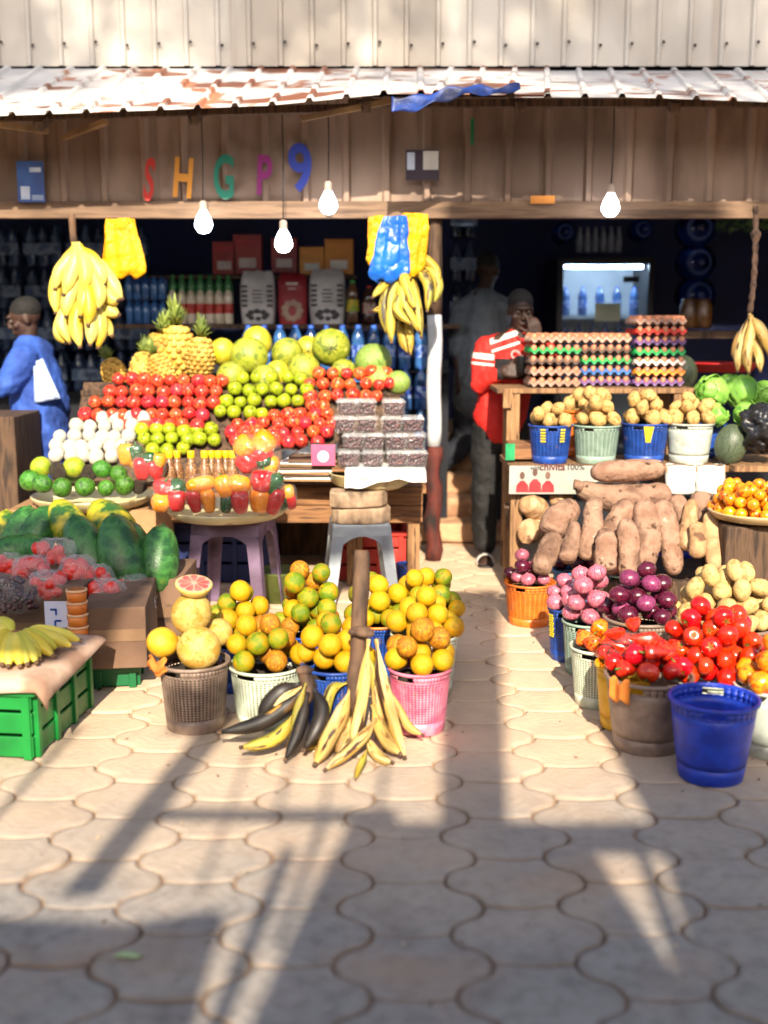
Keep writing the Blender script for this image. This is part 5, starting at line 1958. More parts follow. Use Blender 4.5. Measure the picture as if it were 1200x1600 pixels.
# banner: words and three stylised people
pa, pb_ = at(795, 772, 5.95), at(1000, 728, 5.95)
bn = thing('advert_board', 'white printed advert board with three men in red shirts under the potato baskets', 'sign board', ((pa.x + pb_.x) / 2, 5.95, (pa.z + pb_.z) / 2))
BO = V(bn.location)
k = mpp(BO)
mb = MB()
mb.box((0, 0, 0), (pb_.x - pa.x, .012, pb_.z - pa.z))
mb.build('board', mat('board_white', ['#a6a79e', '#94958b'], 3, 5, .5, .1, 30, spots=('#8f8f80', 5, .64, .1)), bn, bevel=.003)


def bl(px, py):
    p = at(px, py, 5.943)
    return V((p.x - BO.x, -.0085, p.z - BO.z))


for s_, px, py, sz, mm in (('with', 837, 731, 8.5, mat('print_grey', ['#2a2428', '#38323a'], 5)), ('chivita', 863, 730, 13.5, mat('print_red', ['#4a0614', '#5c0c1c'], 5)), ('100%', 899, 730, 11.5, MATS['print_grey'])):
    me = text_mesh(s_, sz * k * 1.15, mm, .0006, .0009 if s_ == 'chivita' else .0003)
    put('printed_word', me, bl(px, py), (math.pi / 2, 0, 0), parent=bn)
skin_p = mat('print_skin', ['#5a3f36', '#6f5045'], 5)
shirt_p = mat('print_shirt', ['#8a1218', '#a42a30'], 9)
for px, hh in ((816, 0), (836, -5), (856, 0)):
    mb = MB()
    for (x, y, rx, ry, mi) in ((px, 743 + hh, 4, 6, 0), (px, 762 + hh / 2, 10, 11, 1)):
        c = bl(x, y)
        n = 18
        if mi == 0:
            poly = [c + V((rx * k * math.cos(6.283 * i / n), 0, ry * k * math.sin(6.283 * i / n))) for i in range(n)]
        else:
            lo_ = bl(x, 769).z
            poly = [V((c.x - rx * k, c.y, lo_)), V((c.x + rx * k, c.y, lo_)), V((c.x + rx * k * .9, c.y, c.z + 4 * k)), V((c.x + rx * k * .3, c.y, c.z + 11 * k)), V((c.x - rx * k * .3, c.y, c.z + 11 * k)), V((c.x - rx * k * .9, c.y, c.z + 4 * k))]
        mb.prism(poly, (0, .0015, 0), mi)
    mb.build('printed_man', [skin_p, shirt_p], bn)
for (px, w_, lab) in ((1062, 46, 'white paper bag under the pale potato bucket'), (1108, 44, 'white paper bag with a red mark near the orange peppers')):
    p = at(px, 770, 5.98)
    mb = MB()
    kk = mpp(p)
    mb.grid(lambda u, v: V((w_ * kk / 2 * math.cos(u * 6.283) * (1 + .05 * math.sin(14 * u * 3 + 9 * v)), .05 * math.sin(u * 6.283), 44 * kk * v * (1 + .03 * math.sin(20 * u)))), 28, 10, closed=True)
    mb.build('paper_bag', paper_w, loc=p, label=lab, cat='bag', solid=.002)

# potato baskets on the shelf
def shelf_basket(cx, yr, wp, key, style, label, zb=None, Y=6.1, rb=.82, yb=720):
    z = SZ if zb is None else zb
    Rt = wp / 2 * mpp(at(cx, yr, Y))
    c = at(cx, yr, Y)
    H = c.z - z
    body, rim = basket_mesh(key, style, rb, H / Rt)
    t = thing('plastic_basket', label, 'basket', (c.x, Y, z), (0, 0, .5 if cx < 880 else 0))
    o = put('basket_body', body, sc=Rt, parent=t)
    md = o.modifiers.new('Solidify', 'SOLIDIFY')
    md.thickness = .022
    put('rim', rim, sc=Rt, parent=t)
    if style != 'solid':
        shade_liner(t, rb, Rt, H)
    return dict(t=t, x=c.x, y=Y, z=c.z, R=Rt, H=H)


def pot_pile(b, ytop, where, seed, n=34, r=.042):
    pile(b, None, 'potato', 'potato', r, ytop, 'brown potato in the heap on ' + where, 'the heap on ' + where, seed, n, ['pot', 'potb'], top='topmost potato of the heap on ' + where)


b = shelf_basket(860, 663, 66, 'blue', 'slot', 'blue slotted basket of potatoes, first on the shelf')
pot_pile(b, 618, 'the blue basket first on the shelf', 31, 20, .038)
ys = mat('tape_yellow', ['#c9b414', '#d9c42c'], 6)
for a_ in (-2.05, -1.1):
    mb = MB()
    for i in range(5):
        z = b['H'] * (.9 - .075 * i)
        rr = b['R'] * (.82 + .18 * (z / b['H']) ** .9) + .0035
        mb.box((rr * math.cos(a_), rr * math.sin(a_), z), (.004, .028, .008), (0, 0, a_))
    o = mb.build('yellow_lacing', ys, b['t'])
    o.rotation_euler = (0, 0, -b['t'].rotation_euler.z)
b = shelf_basket(932, 663, 72, 'grey', 'slot', 'grey green slotted basket of potatoes, second on the shelf')
pot_pile(b, 596, 'the grey green basket second on the shelf', 32, 34)
b = shelf_basket(1008, 660, 72, 'blue', 'slot', 'blue basket of potatoes with a yellow drip, third on the shelf', Y=6.12)
pot_pile(b, 592, 'the blue basket third on the shelf', 33, 40)
mb = MB()
p0 = b['R'] * .99
mb.add([(-.035, -p0, b['H'] * .95), (.02, -p0, b['H'] * .95), (.005, -p0 * .93, b['H'] * .55), (-.02, -p0 * .93, b['H'] * .55)], [(0, 1, 2, 3)])
mb.build('yellow_cloth', ys, b['t'], solid=.005)
b = shelf_basket(1078, 660, 72, 'greyw', 'solid', 'grey white solid bucket of potatoes, fourth on the shelf', Y=6.12)
pot_pile(b, 594, 'the grey white bucket fourth on the shelf', 34, 42)
b = shelf_basket(906, 640, 54, 'orange', 'grid', 'orange basket of potatoes behind the first two on the shelf', Y=6.4)
pot_pile(b, 588, 'the orange basket at the back of the shelf', 35, 16)
b = shelf_basket(1110, 662, 60, 'blue', 'solid', 'dark blue bucket behind the grey white one', Y=6.36)

# cabbages, melons, black bag at the stand's far end
def cabbage(px, py, r, Y, lab):
    p = at(px, py, Y)
    R_ = r * mpp(p)
    t = thing('cabbage', lab, 'cabbage', p, spin(), 'cabbages')
    put('cabbage_head', ME['cab'], (0, 0, 0), sc=R_ * .9, parent=t)
    g = random.Random(int(px))
    for i in range(5):
        a0, b0 = g.uniform(0, 6.28), g.uniform(-.5, .6)
        mb = MB()

        def fn(u, v, a0=a0, b0=b0):
            th = (u - .5) * 1.9
            ph_ = (v - .5) * 1.9
            d = Euler((0, b0, a0)).to_matrix() @ V((math.cos(th) * math.cos(ph_), math.sin(th) * math.cos(ph_), math.sin(ph_)))
            e = max(abs(u - .5), abs(v - .5)) * 2
            return d * R_ * (.95 + .10 * e ** 3 + .03 * math.sin(18 * u) * e + .02 * math.sin(15 * v) * e)
        mb.grid(fn, 14, 12)
        mb.build('outer_leaf', cab_m, t, solid=.002)


for c_ in [(1112, 612, 26, 6.35, 'bright cabbage nearest the potato heaps'), (1158, 612, 26, 6.4, 'bright cabbage in the middle of the group'), (1196, 618, 24, 6.4, 'cabbage cut by the picture edge'),
           (1138, 600, 18, 6.6, 'small pale cabbage between two bright ones at the back'), (1120, 648, 18, 6.2, 'pale cabbage hanging low beside the grey white bucket'), (1165, 645, 20, 6.15, 'cabbage above the dark watermelon')]:
    cabbage(*c_)
for (x, y, r, Y, lab) in ((1142, 695, 24, 6.0, 'dull dark green watermelon standing beside the black bag'), (1066, 585, 22, 6.85, 'dull watermelon behind the tallest egg stack')):
    p = at(x, y, Y)
    fruit('wat', 'watermelon', p, r * mpp(p), lab, 'watermelon', rot=(.1, .1, 1))
mb = MB()
def bagfn(u, v):
    a, q = u * 6.283, v * math.pi
    wr = 1 + .08 * math.sin(7 * a + 5 * q) + .06 * math.sin(11 * a - 6 * q) + .05 * math.sin(17 * q + 3 * a)
    return V((.13 * math.sin(q) ** .7 * math.cos(a) * wr, .12 * math.sin(q) ** .7 * math.sin(a) * wr, -.12 * math.cos(q) * wr))
mb.grid(bagfn, 36, 22, closed=True)
lumpy(mb.build('refuse_bag', black_pl, loc=at(1194, 668, 5.95), label='crumpled black plastic bag behind the orange peppers', cat='bag'), .05, .06, 1)
mb = MB()
mb.box((0, 0, 0), (.6, .5, .03))
mb.build('stand_board', wood_md, loc=(at(1170, 735, 6.1).x + .15, 6.12, at(1150, 722, 6.0).z - .02), label='board under the watermelon and the black bag', cat='board')
mb = MB()
mb.lathe([(.001, 0), (.2, 0), (.26, .05), (.27, .055), (.001, .05)], 28)
mb.build('basin', mat('basin_red', ['#b0141a', '#c42a24'], 4, rough=.4), loc=at(1120, 580, 7.0), label='red plastic basin behind the cabbages', cat='basin')

# tray of orange peppers at the far end
OT = at(1180, 805, 5.35)
ot = thing('wooden_tray', 'pale round tray heaped with orange peppers', 'tray', (OT.x + .06, 5.45, OT.z - .03))
mb = MB()
mb.lathe([(.001, 0), (.22, 0), (.25, .03), (.255, .04), (.24, .04), (.2, .014), (.001, .01)], 36)
mb.build('tray_body', mat('tray_pale', ['#c9b48a', '#b89c6c'], 4), ot)
for i, p in enumerate(heap(OT.x + .06, 5.45, OT.z - .015, .235, .031, .34, 41, 95)):
    fruit('omix', 'pepper', p, .031, 'round orange pepper in the heap on the pale tray', 'pepper', 'orange peppers on the pale tray')
mb = MB()
mb.box((0, 0, -.26), (.5, .4, .5))
mb.build('wooden_box', wood_dk, loc=(OT.x + .1, 5.5, OT.z - .04), bevel=.01, label='dark wooden box under the tray of orange peppers', cat='box')

# ---------------------------------------------------------------- yams
def yam(pts, radii, label, m=yam_m, name='yam', grp='yams under the shelf', seed=0):
    P = spline(pts, 18)
    g = random.Random(seed + len(label))
    n = len(P)
    R_ = []
    for i in range(n):
        t = i / (n - 1) * (len(radii) - 1)
        k = min(int(t), len(radii) - 2)
        r = radii[k] + (radii[k + 1] - radii[k]) * (t - k)
        e = min(1, min(i + .25, n - 1 - i + .25) / 2.2)
        R_.append(r * math.sqrt(max(.03, 1 - (1 - e) ** 2)) * g.uniform(.95, 1.05))
    mb = MB()
    mb.tube(P, R_, 16, 0, True, lobes=3, lob=.05)
    return lumpy(lumpy(mb.build(name, [m], label=label, cat='yam', group=grp), .09, .016, 1), .02, .006)


def Y_(lst, y0, y1=None):
    y1 = y0 if y1 is None else y1
    n = len(lst) - 1
    return [at(a, b, y0 + (y1 - y0) * i / n) for i, (a, b) in enumerate(lst)]


def R2(lst, Y):
    k = mpp(at(900, 800, Y))
    return [q * k for q in lst]


yam(Y_([(922, 737), (960, 737), (1000, 734), (1040, 730)], 5.7), R2([14, 18, 17, 14], 5.7), 'top yam lying flat across the pile, tip toward the board')
yam(Y_([(900, 762), (950, 776), (1000, 778), (1050, 772)], 5.72), R2([14, 22, 24, 20], 5.72), 'thick yam lying under the top one, round nose over the board')
yam(Y_([(896, 757), (902, 758), (910, 762)], 5.68), R2([8, 8, 7], 5.68), 'tiny round yam end at the nose of the thick yam')
for i, (l, r, Y0, Y1, lab) in enumerate([
        ([(985, 782), (965, 815), (950, 840), (936, 884)], [15, 19, 18, 13], 5.66, 5.5, 'yam finger slanting down from the thick yam, nearest the round ends'),
        ([(1005, 782), (1010, 820), (1012, 850), (1006, 896)], [17, 22, 20, 14], 5.62, 5.44, 'central yam finger hanging down under the thick yam'),
        ([(1030, 782), (1040, 815), (1048, 850), (1052, 898)], [16, 19, 19, 14], 5.64, 5.46, 'yam finger on the bucket side of the central one'),
        ([(1050, 775), (1066, 800), (1075, 830), (1078, 850)], [14, 16, 15, 12], 5.7, 5.56, 'yam finger reaching toward the blue bucket'),
        ([(975, 812), (980, 835), (982, 860), (980, 904)], [12, 18, 18, 15], 5.42, 5.3, 'short blunt yam standing in front of the fingers'),
        ([(930, 778), (928, 800), (926, 830), (914, 876)], [10, 15, 17, 16], 5.56, 5.42, 'cone shaped yam standing upright in the pile'),
        ([(945, 826), (946, 845), (946, 870), (948, 895)], [11, 17, 18, 15], 5.36, 5.26, 'small pointed yam behind the dark onions'),
        ([(897, 815), (896, 835), (890, 860), (884, 880)], [8, 13, 14, 13], 5.46, 5.36, 'slim yam between the cone shaped and the pale one'),
        ([(900, 790), (885, 800), (868, 815), (858, 838)], [14, 22, 24, 20], 5.7, 5.6, 'knobbly fat yam behind the leg of the stand'),
        ([(868, 835), (860, 855), (850, 875), (846, 895)], [15, 19, 18, 14], 5.5, 5.36, 'pale smooth yam leaning down above the orange onion basket')]):
    yam(Y_(l, Y0, Y1), R2(r, Y0), lab, seed=i)
for i, (l, r, Y0, lab) in enumerate([
        ([(822, 783), (835, 792), (852, 802)], [16, 20, 15], 5.95, 'shiny short yam end on the upper side of the leg'),
        ([(822, 832), (832, 830), (848, 825)], [18, 20, 14], 5.9, 'pale broken yam end below the shiny one'),
        ([(866, 782), (876, 778), (888, 776)], [11, 13, 11], 6.0, 'small yam end tucked just under the board')]):
    yam(Y_(l, Y0, Y0 + .12), R2(r, Y0), lab, yamc_m, seed=i + 30)
for i, (l, r, Y0, Y1, lab) in enumerate([
        ([(1082, 780), (1078, 810), (1074, 835), (1070, 860)], [9, 13, 14, 12], 5.6, 5.46, 'sunlit pale yam just behind the blue bucket'),
        ([(1095, 770), (1098, 790), (1104, 812), (1108, 830)], [16, 20, 18, 14], 5.72, 5.62, 'brown yam with a red tip mark beside the white bags'),
        ([(1110, 800), (1112, 830), (1116, 860), (1120, 895)], [11, 16, 17, 14], 5.52, 5.38, 'tall pale yam standing upright near the orange peppers'),
        ([(1138, 838), (1142, 850), (1148, 875), (1150, 900)], [14, 22, 24, 20], 5.46, 5.38, 'broad pale yam at the far end of the yam pile'),
        ([(1086, 815), (1090, 830), (1090, 850), (1088, 872)], [10, 14, 14, 12], 5.46, 5.38, 'short brown yam between two pale ones')]):
    yam(Y_(l, Y0, Y1), R2(r, Y0), lab, yamc_m if 'pale' in lab else yam_m, seed=i + 60)
mb = MB()
p = at(960, 900, 5.7)
mb.box((2.05, 5.95, .1), (1.9, .7, .2))
mb.build('pallet', wood_dk, label='low dark wooden pallet under the yams', cat='pallet', bevel=.01)

# ---------------------------------------------------------------- ground row of vegetable buckets
b = basket(828, 908, 78, 982, 'orange', 'slot', 'orange slotted basket of red onions, farthest on the ground row', rb=.8)
pile(b, 'onp', 'onion', 'onion', .038, 852, 'pink red onion in the heap on the orange basket', 'the heap on the orange basket', 51, 34, ['onp', 'onp', 'ond'], top='topmost onion on the orange basket', full=False)
b = basket(904, 888, 80, 965, 'lblue', 'slot', 'pale blue slotted basket of very dark onions before the yams')
pile(b, 'ond', 'onion', 'onion', .045, 826, 'glossy dark purple onion in the heap on the pale blue basket', 'the heap on the pale blue basket', 52, 22, top='topmost dark onion on the pale blue basket', full=False)
b = basket(972, 893, 70, 965, 'grey', 'slot', 'grey green basket of pink potatoes before the yams')
pile(b, 'potp', 'potato', 'potato', .05, 852, 'pinkish potato on the grey green basket', 'the heap on the grey green ground basket', 53, 12)
b = basket(890, 948, 66, 1036, 'blue', 'slot', 'blue slotted basket with yellow print, of pale pink onions', rb=.84)
pile(b, 'onp', 'onion', 'onion', .042, 884, 'pale pink onion in the heap on the blue yellow printed basket', 'the heap on the blue yellow printed basket', 54, 40, over=1.1, full=False)
mb = MB()
for i in range(9):
    a_ = -2.75 + .05 * (i % 2)
    z = b['H'] * (.88 - .05 * i)
    rr = b['R'] * (.84 + .16 * (z / b['H']) ** .9) + .003
    mb.box((rr * math.cos(a_), rr * math.sin(a_), z), (.004, .03, .008), (0, 0, a_))
mb.build('yellow_lacing', ys, b['t'])
b = basket(920, 968, 80, 1060, 'grey', 'slot', 'grey green slotted basket of pale onions in the ground row', rb=.84)
pile(b, 'onp', 'onion', 'onion', .043, 872, 'pale pink onion in the big heap on the grey green slotted basket', 'the heap on the grey green slotted basket', 55, 60, over=1.15, full=False)
b = basket(1000, 962, 110, 1080, 'brown', 'grid', 'brown basket of purple onions in the middle of the ground row')
pile(b, 'onv', 'onion', 'onion', .043, 872, 'purple onion in the heap before the blue bucket', 'the heap of purple onions', 56, 70, over=1.12, keys=['onv', 'onv', 'ond'], full=False)
hab_m = mat('habanero', ['#d85a0c', '#e6851a', '#c93a0e'], 2, 3, .25, rnd=.2, hue=.03, coat=.4)
CH = []
for i in range(3):
    mb = MB()
    g = random.Random(i)
    mb.lathe([(.001, -1.1), (.25, -1.0), (.6, -.6), (.85, 0), (.95, .5), (.75, .85), (.3, .9), (.001, .8)], 16, 0, lobes=3 + i, lob=.13)
    mb.tube([(0, 0, .8), (.05, 0, 1.1), (.15, 0, 1.4)], .09, 6, 1)
    CH.append(mb.mesh('pepper', [hab_m, leaf_m]))
ME['hab'] = CH[0]
ME['hab2'] = CH[1]
redlong = mat('chilli_red', ['#c41a0c', '#d8360f', '#a80f0a'], 2, 3, .25, rnd=.2, coat=.4)
mb = MB()
mb.lathe([(.001, -1.9), (.2, -1.5), (.5, -.8), (.72, 0), (.75, .5), (.55, .8), (.001, .75)], 14, 0, lobes=3, lob=.14)
mb.tube([(0, 0, .75), (.05, 0, 1.1), (.2, 0, 1.4)], .09, 6, 1)
ME['tat'] = mb.mesh('pepper', [redlong, leaf_m])
b = basket(936, 1008, 88, 1110, 'white', 'grid', 'whitish perforated basket of orange scotch peppers', rb=.78)
pile(b, 'hab', 'pepper', 'pepper', .038, 952, 'orange scotch pepper in the heap on the whitish ground basket', 'the heap on the whitish ground basket', 57, 40, ['hab', 'hab2', 'hab'], over=.95)
b = basket(978, 1036, 92, 1146, 'yellow', 'solid', 'yellow bucket of long red peppers', rb=.78, name='plastic_bucket', cat='bucket')
pile(b, 'tat', 'pepper', 'pepper', .037, 955, 'long red pepper in the heap on the yellow bucket', 'the heap on the yellow bucket', 58, 34, over=.95)
p = V((b['x'], b['y'], b['z'] + .06))
mb = MB()
mb.grid(lambda u, v: V((.12 * math.sin(v * 1.6) * math.cos(u * 6.283) * (1 + .08 * math.sin(31 * u)), .12 * math.sin(v * 1.6) * math.sin(u * 6.283) * (1 + .08 * math.sin(31 * u)), .17 * math.cos(v * 1.6) - .05 + .008 * math.sin(40 * u) * v)), 40, 14, closed=True)
mb.build('plastic_film', film('red_film', '#ffb09a', haze=.05, bump=.9, bscale=24), loc=p, label='loose reddish plastic film over the long red peppers', cat='plastic film', sc=(.8, .8, .55))
b = basket(1014, 1052, 132, 1184, 'brown', 'solid', 'big dusty brown bucket of red tomatoes and peppers, beside the empty blue bucket', rb=.76, name='plastic_bucket', cat='bucket')
pile(b, 'tom', 'tomato', 'tomato', .039, 985, 'deep red tomato in the big brown bucket', 'the heap on the big brown bucket', 59, 50, ['tom', 'tom', 'tat'], over=.92)
mb = MB()
mb.grid(lambda u, v: V((.07 * (u - .5), .015 * math.sin(7 * u), -.075 * v + .012 * math.sin(9 * u + 2 * v))), 14, 8)
mb.build('orange_rag', MATS['rag_orange'], solid=.004, loc=(b['x'] - .13, b['y'] - .115, b['z'] + .01), rot=(0, 0, -.5), label='orange scrap of cloth over the rim of the big brown bucket', cat='rag')
b = basket(1112, 1046, 168, 1160, 'greyw', 'solid', 'wide grey white bucket heaped with tomatoes behind the empty blue bucket', rb=.8, name='plastic_bucket', cat='bucket')
pile(b, 'tom', 'tomato', 'tomato', .037, 926, 'bright red tomato in the high heap behind the empty blue bucket', 'the high tomato heap', 60, 130, over=1.06, top='topmost tomato of the high heap')
b = basket(1205, 1068, 110, 1190, 'greyw', 'solid', 'pale bucket of yellow peppers cut by the picture edge', rb=.82, name='plastic_bucket', cat='bucket')
pile(b, 'omix', 'pepper', 'pepper', .04, 985, 'yellow orange pepper on the pale bucket at the picture edge', 'the heap on the pale edge bucket', 61, 44)
b = basket(1132, 968, 160, 1080, 'brown', 'grid', 'brown basket of pale potatoes behind the tomatoes')
pile(b, 'pale', 'potato', 'potato', .043, 868, 'pale cream potato in the sunlit heap behind the tomatoes', 'the sunlit pale heap', 62, 90, over=1.05)
b = basket(1060, 843, 80, 925, 'deep', 'solid', 'deep blue bucket standing upright before the yams', name='plastic_bucket', cat='bucket', rb=.8)
b = basket(1190, 905, 80, 985, 'orange', 'grid', 'orange basket of onions at the far picture edge')
pile(b, 'onp', 'onion', 'onion', .045, 862, 'pink onion on the orange basket at the picture edge', 'the heap on the orange edge basket', 63, 18, full=False)
b = basket(1116, 1088, 134, 1232, 'deep', 'solid', 'empty deep blue bucket, foremost on the ground', rb=.74, name='plastic_bucket', cat='bucket', rz=.35)

# red crate and blue tub in the dark below the stall
crate('plastic_crate', 'red plastic crate in the dark behind the grey stool', at(575, 870, 6.62).x, 6.65, 0, .42, .4, .3, mat('crate_red', ['#a8221a', '#bc3226'], 4), 0)
crate('plastic_crate', 'dark blue crate in the dark behind the purple stool', at(350, 880, 6.62).x, 6.6, 0, .6, .4, .36, mat('crate_navy', ['#101c46', '#16265a'], 4), 0)
mb = MB()
mb.lathe([(.001, 0), (.1, 0), (.12, .16), (.13, .17)], 20)
mb.build('leafy_bag', mat('leaf_dull', ['#4a5222', '#5f6a2c'], 7, 4, .7, .6, 20), loc=(at(437, 905, 6.0).x, 6.0, 0), label='small dull green sack beside the purple stool', cat='sack', solid=.01)

# ================================================================== INSIDE THE SHOP
SHZ = 1.492
def bottle_mesh(prof, mats, splits, seg=14):
    """lathe with material per height band"""
    mb = MB()
    cur = []
    for i in range(len(prof) - 1):
        zmid = (prof[i][1] + prof[i + 1][1]) / 2
        mi = 0
        for z, m in splits:
            if zmid >= z:
                mi = m
        mb.lathe([prof[i], prof[i + 1]], seg, mi)
    return mb


juice = mat('drink_red', ['#8a2a1c', '#a83c24'], 5, 3, .25, coat=.4)
lab_r = mat('label_red', ['#9a241c', '#b23a2a', '#8a1c16'], 14, 3, .5, ramp=(.4, .6))
capg = mat('cap_green', ['#2c7a34', '#3c9444'], 5, rough=.4)
watb = mat('water_blue', ['#1a3f74', '#38659c', '#122c58'], 7, 4, .15, .6, 24, (1, 1, .7), coat=.5, rnd=.2, ramp=(.35, .65))
labw = mat('water_label', ['#1f3f8f', '#9fb4d8', '#2a55a8'], 16, 3, .4, ramp=(.42, .58))
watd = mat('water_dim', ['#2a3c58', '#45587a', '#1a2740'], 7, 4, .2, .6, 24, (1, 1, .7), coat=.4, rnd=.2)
g = random.Random(8)


def bottle(t, h, r, body, label, cap):
    mb = MB()
    mb.lathe([(.001, 0), (r * .95, 0), (r, .012), (r, h * .28), (r * .97, h * .3), (r * .97, h * .54), (r, h * .56), (r, h * .66), (r * .92, h * .76), (r * .5, h * .9), (r * .36, h * .94)], 16)
    mb.build('bottle_body', body, t)
    mb = MB()
    mb.lathe([(r * 1.01, h * .28), (r * 1.015, h * .3), (r * 1.015, h * .53), (r * 1.01, h * .55)], 16)
    mb.build('label', label, t)
    mb = MB()
    mb.lathe([(r * .4, h * .92), (r * .42, h * .93), (r * .42, h), (.001, h)], 12)
    mb.build('cap', cap, t)


def row(proto, xs, Y, z, labf, cat, grp):
    for i, x in enumerate(xs):
        o = proto if i == 0 and proto.get('label') == 'x' else copy_thing(proto)
        o.location = (x, Y, z)
        o.rotation_euler = (0, 0, g.uniform(0, 6))
        tag(o, labf(i), cat, grp)


X = lambda px, Y: at(px, 480, Y).x
jb = thing('drink_bottle', 'x', 'bottle')
bottle(jb, .26, .034, mat('drink_pale', ['#b8a890', '#c9bba6'], 6, rough=.3, coat=.3), lab_r, capg)
row(jb, [X(270 + i * 14.5, 8.2) for i in range(7)], 8.2, SHZ, lambda i: 'drink bottle with red label and green cap, front row on the back shelf', 'bottle', 'front drink bottles')
jg = thing('drink_bottle', 'x', 'bottle')
bottle(jg, .26, .034, mat('drink_green', ['#2c5f34', '#3f7a44'], 6, rough=.3, coat=.3), mat('label_green', ['#5a8a50', '#a8b89a', '#3c6a3c'], 12), capg)
row(jg, [X(270 + i * 14.5, 8.3) for i in range(7)], 8.32, SHZ + .09, lambda i: 'drink bottle with a green top standing behind the front row on the back shelf', 'bottle', 'rear drink bottles')

# blue water cases at the shelf end
for (x0, y0, z0, lab) in ((232, 8.3, SHZ, 'shrink wrapped blue case of water on the back shelf, lower of two'), (232, 8.3, SHZ + .17, 'shrink wrapped blue case of water on the back shelf, upper of two')):
    t = thing('water_case', lab, 'water case', (X(x0, y0), y0, z0), group='water cases on the shelf')
    mb = MB()
    for i in range(5):
        mb.lathe([(.001, 0), (.03, 0), (.032, .01), (.028, .06), (.032, .1), (.024, .13), (.013, .15), (.013, .165), (.001, .165)], 12, o=(-.12 + .06 * i, -.08, 0))
    mb.build('bottles', watb, t)['kind'] = 'stuff'
    mb = MB()
    mb.box((0, .03, .08), (.3, .16, .155))
    mb.build('wrap', mat('wrap_blue', ['#2a3f78', '#3a5290'], 5, 3, .25, coat=.3), t, bevel=.02)

# rice sacks
sackw = mat('sack_white', ['#b9b4b2', '#a09a98'], 5, 4, .6, .5, 18)
sackr = mat('sack_red', ['#7a121a', '#94202a'], 5, 4, .55, .5, 18)
ink = mat('ink_dark', ['#2a2428', '#3a3236'], 8)
inkr = mat('ink_red', ['#8a1a20', '#a02a2c'], 8)


def sack(px, w_, ytop, m, lab, kind):
    Y = 8.22
    p = V((X(px, Y), Y, SHZ))
    k = mpp(p)
    W, H = w_ * k / 2, at(px, ytop, Y).z - SHZ
    t = thing('rice_sack', lab, 'rice sack', p, group='rice sacks on the back shelf')

    def fn(u, v):
        a = u * 6.283
        s = lambda c, e=.55: math.copysign(abs(c) ** e, c)
        ww = W * (.92 + .1 * math.sin(math.pi * v)) * (1 - .10 * max(0, v - .85) / .15)
        dd = .08 * (1 - .8 * max(0, (v - .75) / .25) ** 1.5)
        return V((ww * s(math.cos(a)), dd * s(math.sin(a)) + .004 * math.sin(9 * v + 5 * u), H * v + .008 * math.sin(11 * a) * v))
    mb = MB()
    mb.grid(fn, 40, 18, closed=True)
    mb.build('sack_body', m, t)
    mb = MB()
    yb_ = -.086
    if kind == 'white':
        for s_ in (-1, 1):
            for j in range(5):
                mb.box((s_ * W * .72, yb_, H * (.35 + .09 * j)), (W * .34, .003, H * .045))
        for j in range(4):
            mb.box((0, yb_, H * (.42 + .07 * j)), (W * (.6 - .12 * (j % 2)), .003, H * .022))
        for j in range(8):
            mb.ball((W * .5 * math.cos(j * .8), yb_ + .004, H * (.17 + .07 * math.sin(j * .8))), (W * .2, .004, H * .05), 8, 0, 5)
    else:
        mb.box((0, yb_, H * .8), (W * .8, .003, H * .05))
        mb.box((0, yb_, H * .7), (W * .5, .003, H * .02))
        mb.build('print', [mat('ink_pale', ['#a89a94', '#bdb0aa'], 8)], t)
        mb = MB()
        for j in range(9):
            mb.ball((W * .5 * math.cos(j * .7), yb_ + .004, H * (.26 + .16 * math.sin(j * .7))), (W * .28, .004, H * .07), 8, 1, 5)
    mb.build('picture' if kind != 'white' else 'print', [ink if kind == 'white' else mat('ink_pale', ['#a89a94', '#bdb0aa'], 8), mat('ink_tan', ['#8a6a58', '#a08470'], 8)], t)


sack(404, 54, 424, sackw, 'white rice sack with dark side checks, beside the drink bottles', 'white')
sack(458, 46, 428, sackr, 'red rice sack with a picture of a bowl', 'red')
sack(512, 56, 422, sackw, 'white rice sack with dark side checks, beside the oil bottles', 'white')
oilb = thing('oil_bottle', 'x', 'bottle')
bottle(oilb, .31, .045, mat('oil_amber', ['#3a2412', '#5a3a1c'], 5, rough=.2, coat=.4), mat('label_lime', ['#7a8a1c', '#c9a01c', '#4c6a1c'], 12, ramp=(.4, .6)), capg)
row(oilb, [X(551, 8.15)], 8.15, SHZ, lambda i: 'tall oil bottle with a lime label beside the rice sacks', 'bottle', None)
saucb = thing('sauce_bottle', 'x', 'bottle')
bottle(saucb, .27, .05, mat('sauce_dark', ['#2a100c', '#3c1810'], 5, rough=.2, coat=.4), mat('label_sauce', ['#8a2018', '#b0a090', '#5a1812'], 14, ramp=(.4, .6)), mat('cap_red', ['#8a1a14', '#a02a20'], 5))
row(saucb, [X(577, 8.15)], 8.15, SHZ, lambda i: 'dark sauce bottle with a red cap behind the hanging plantains', 'bottle', None)
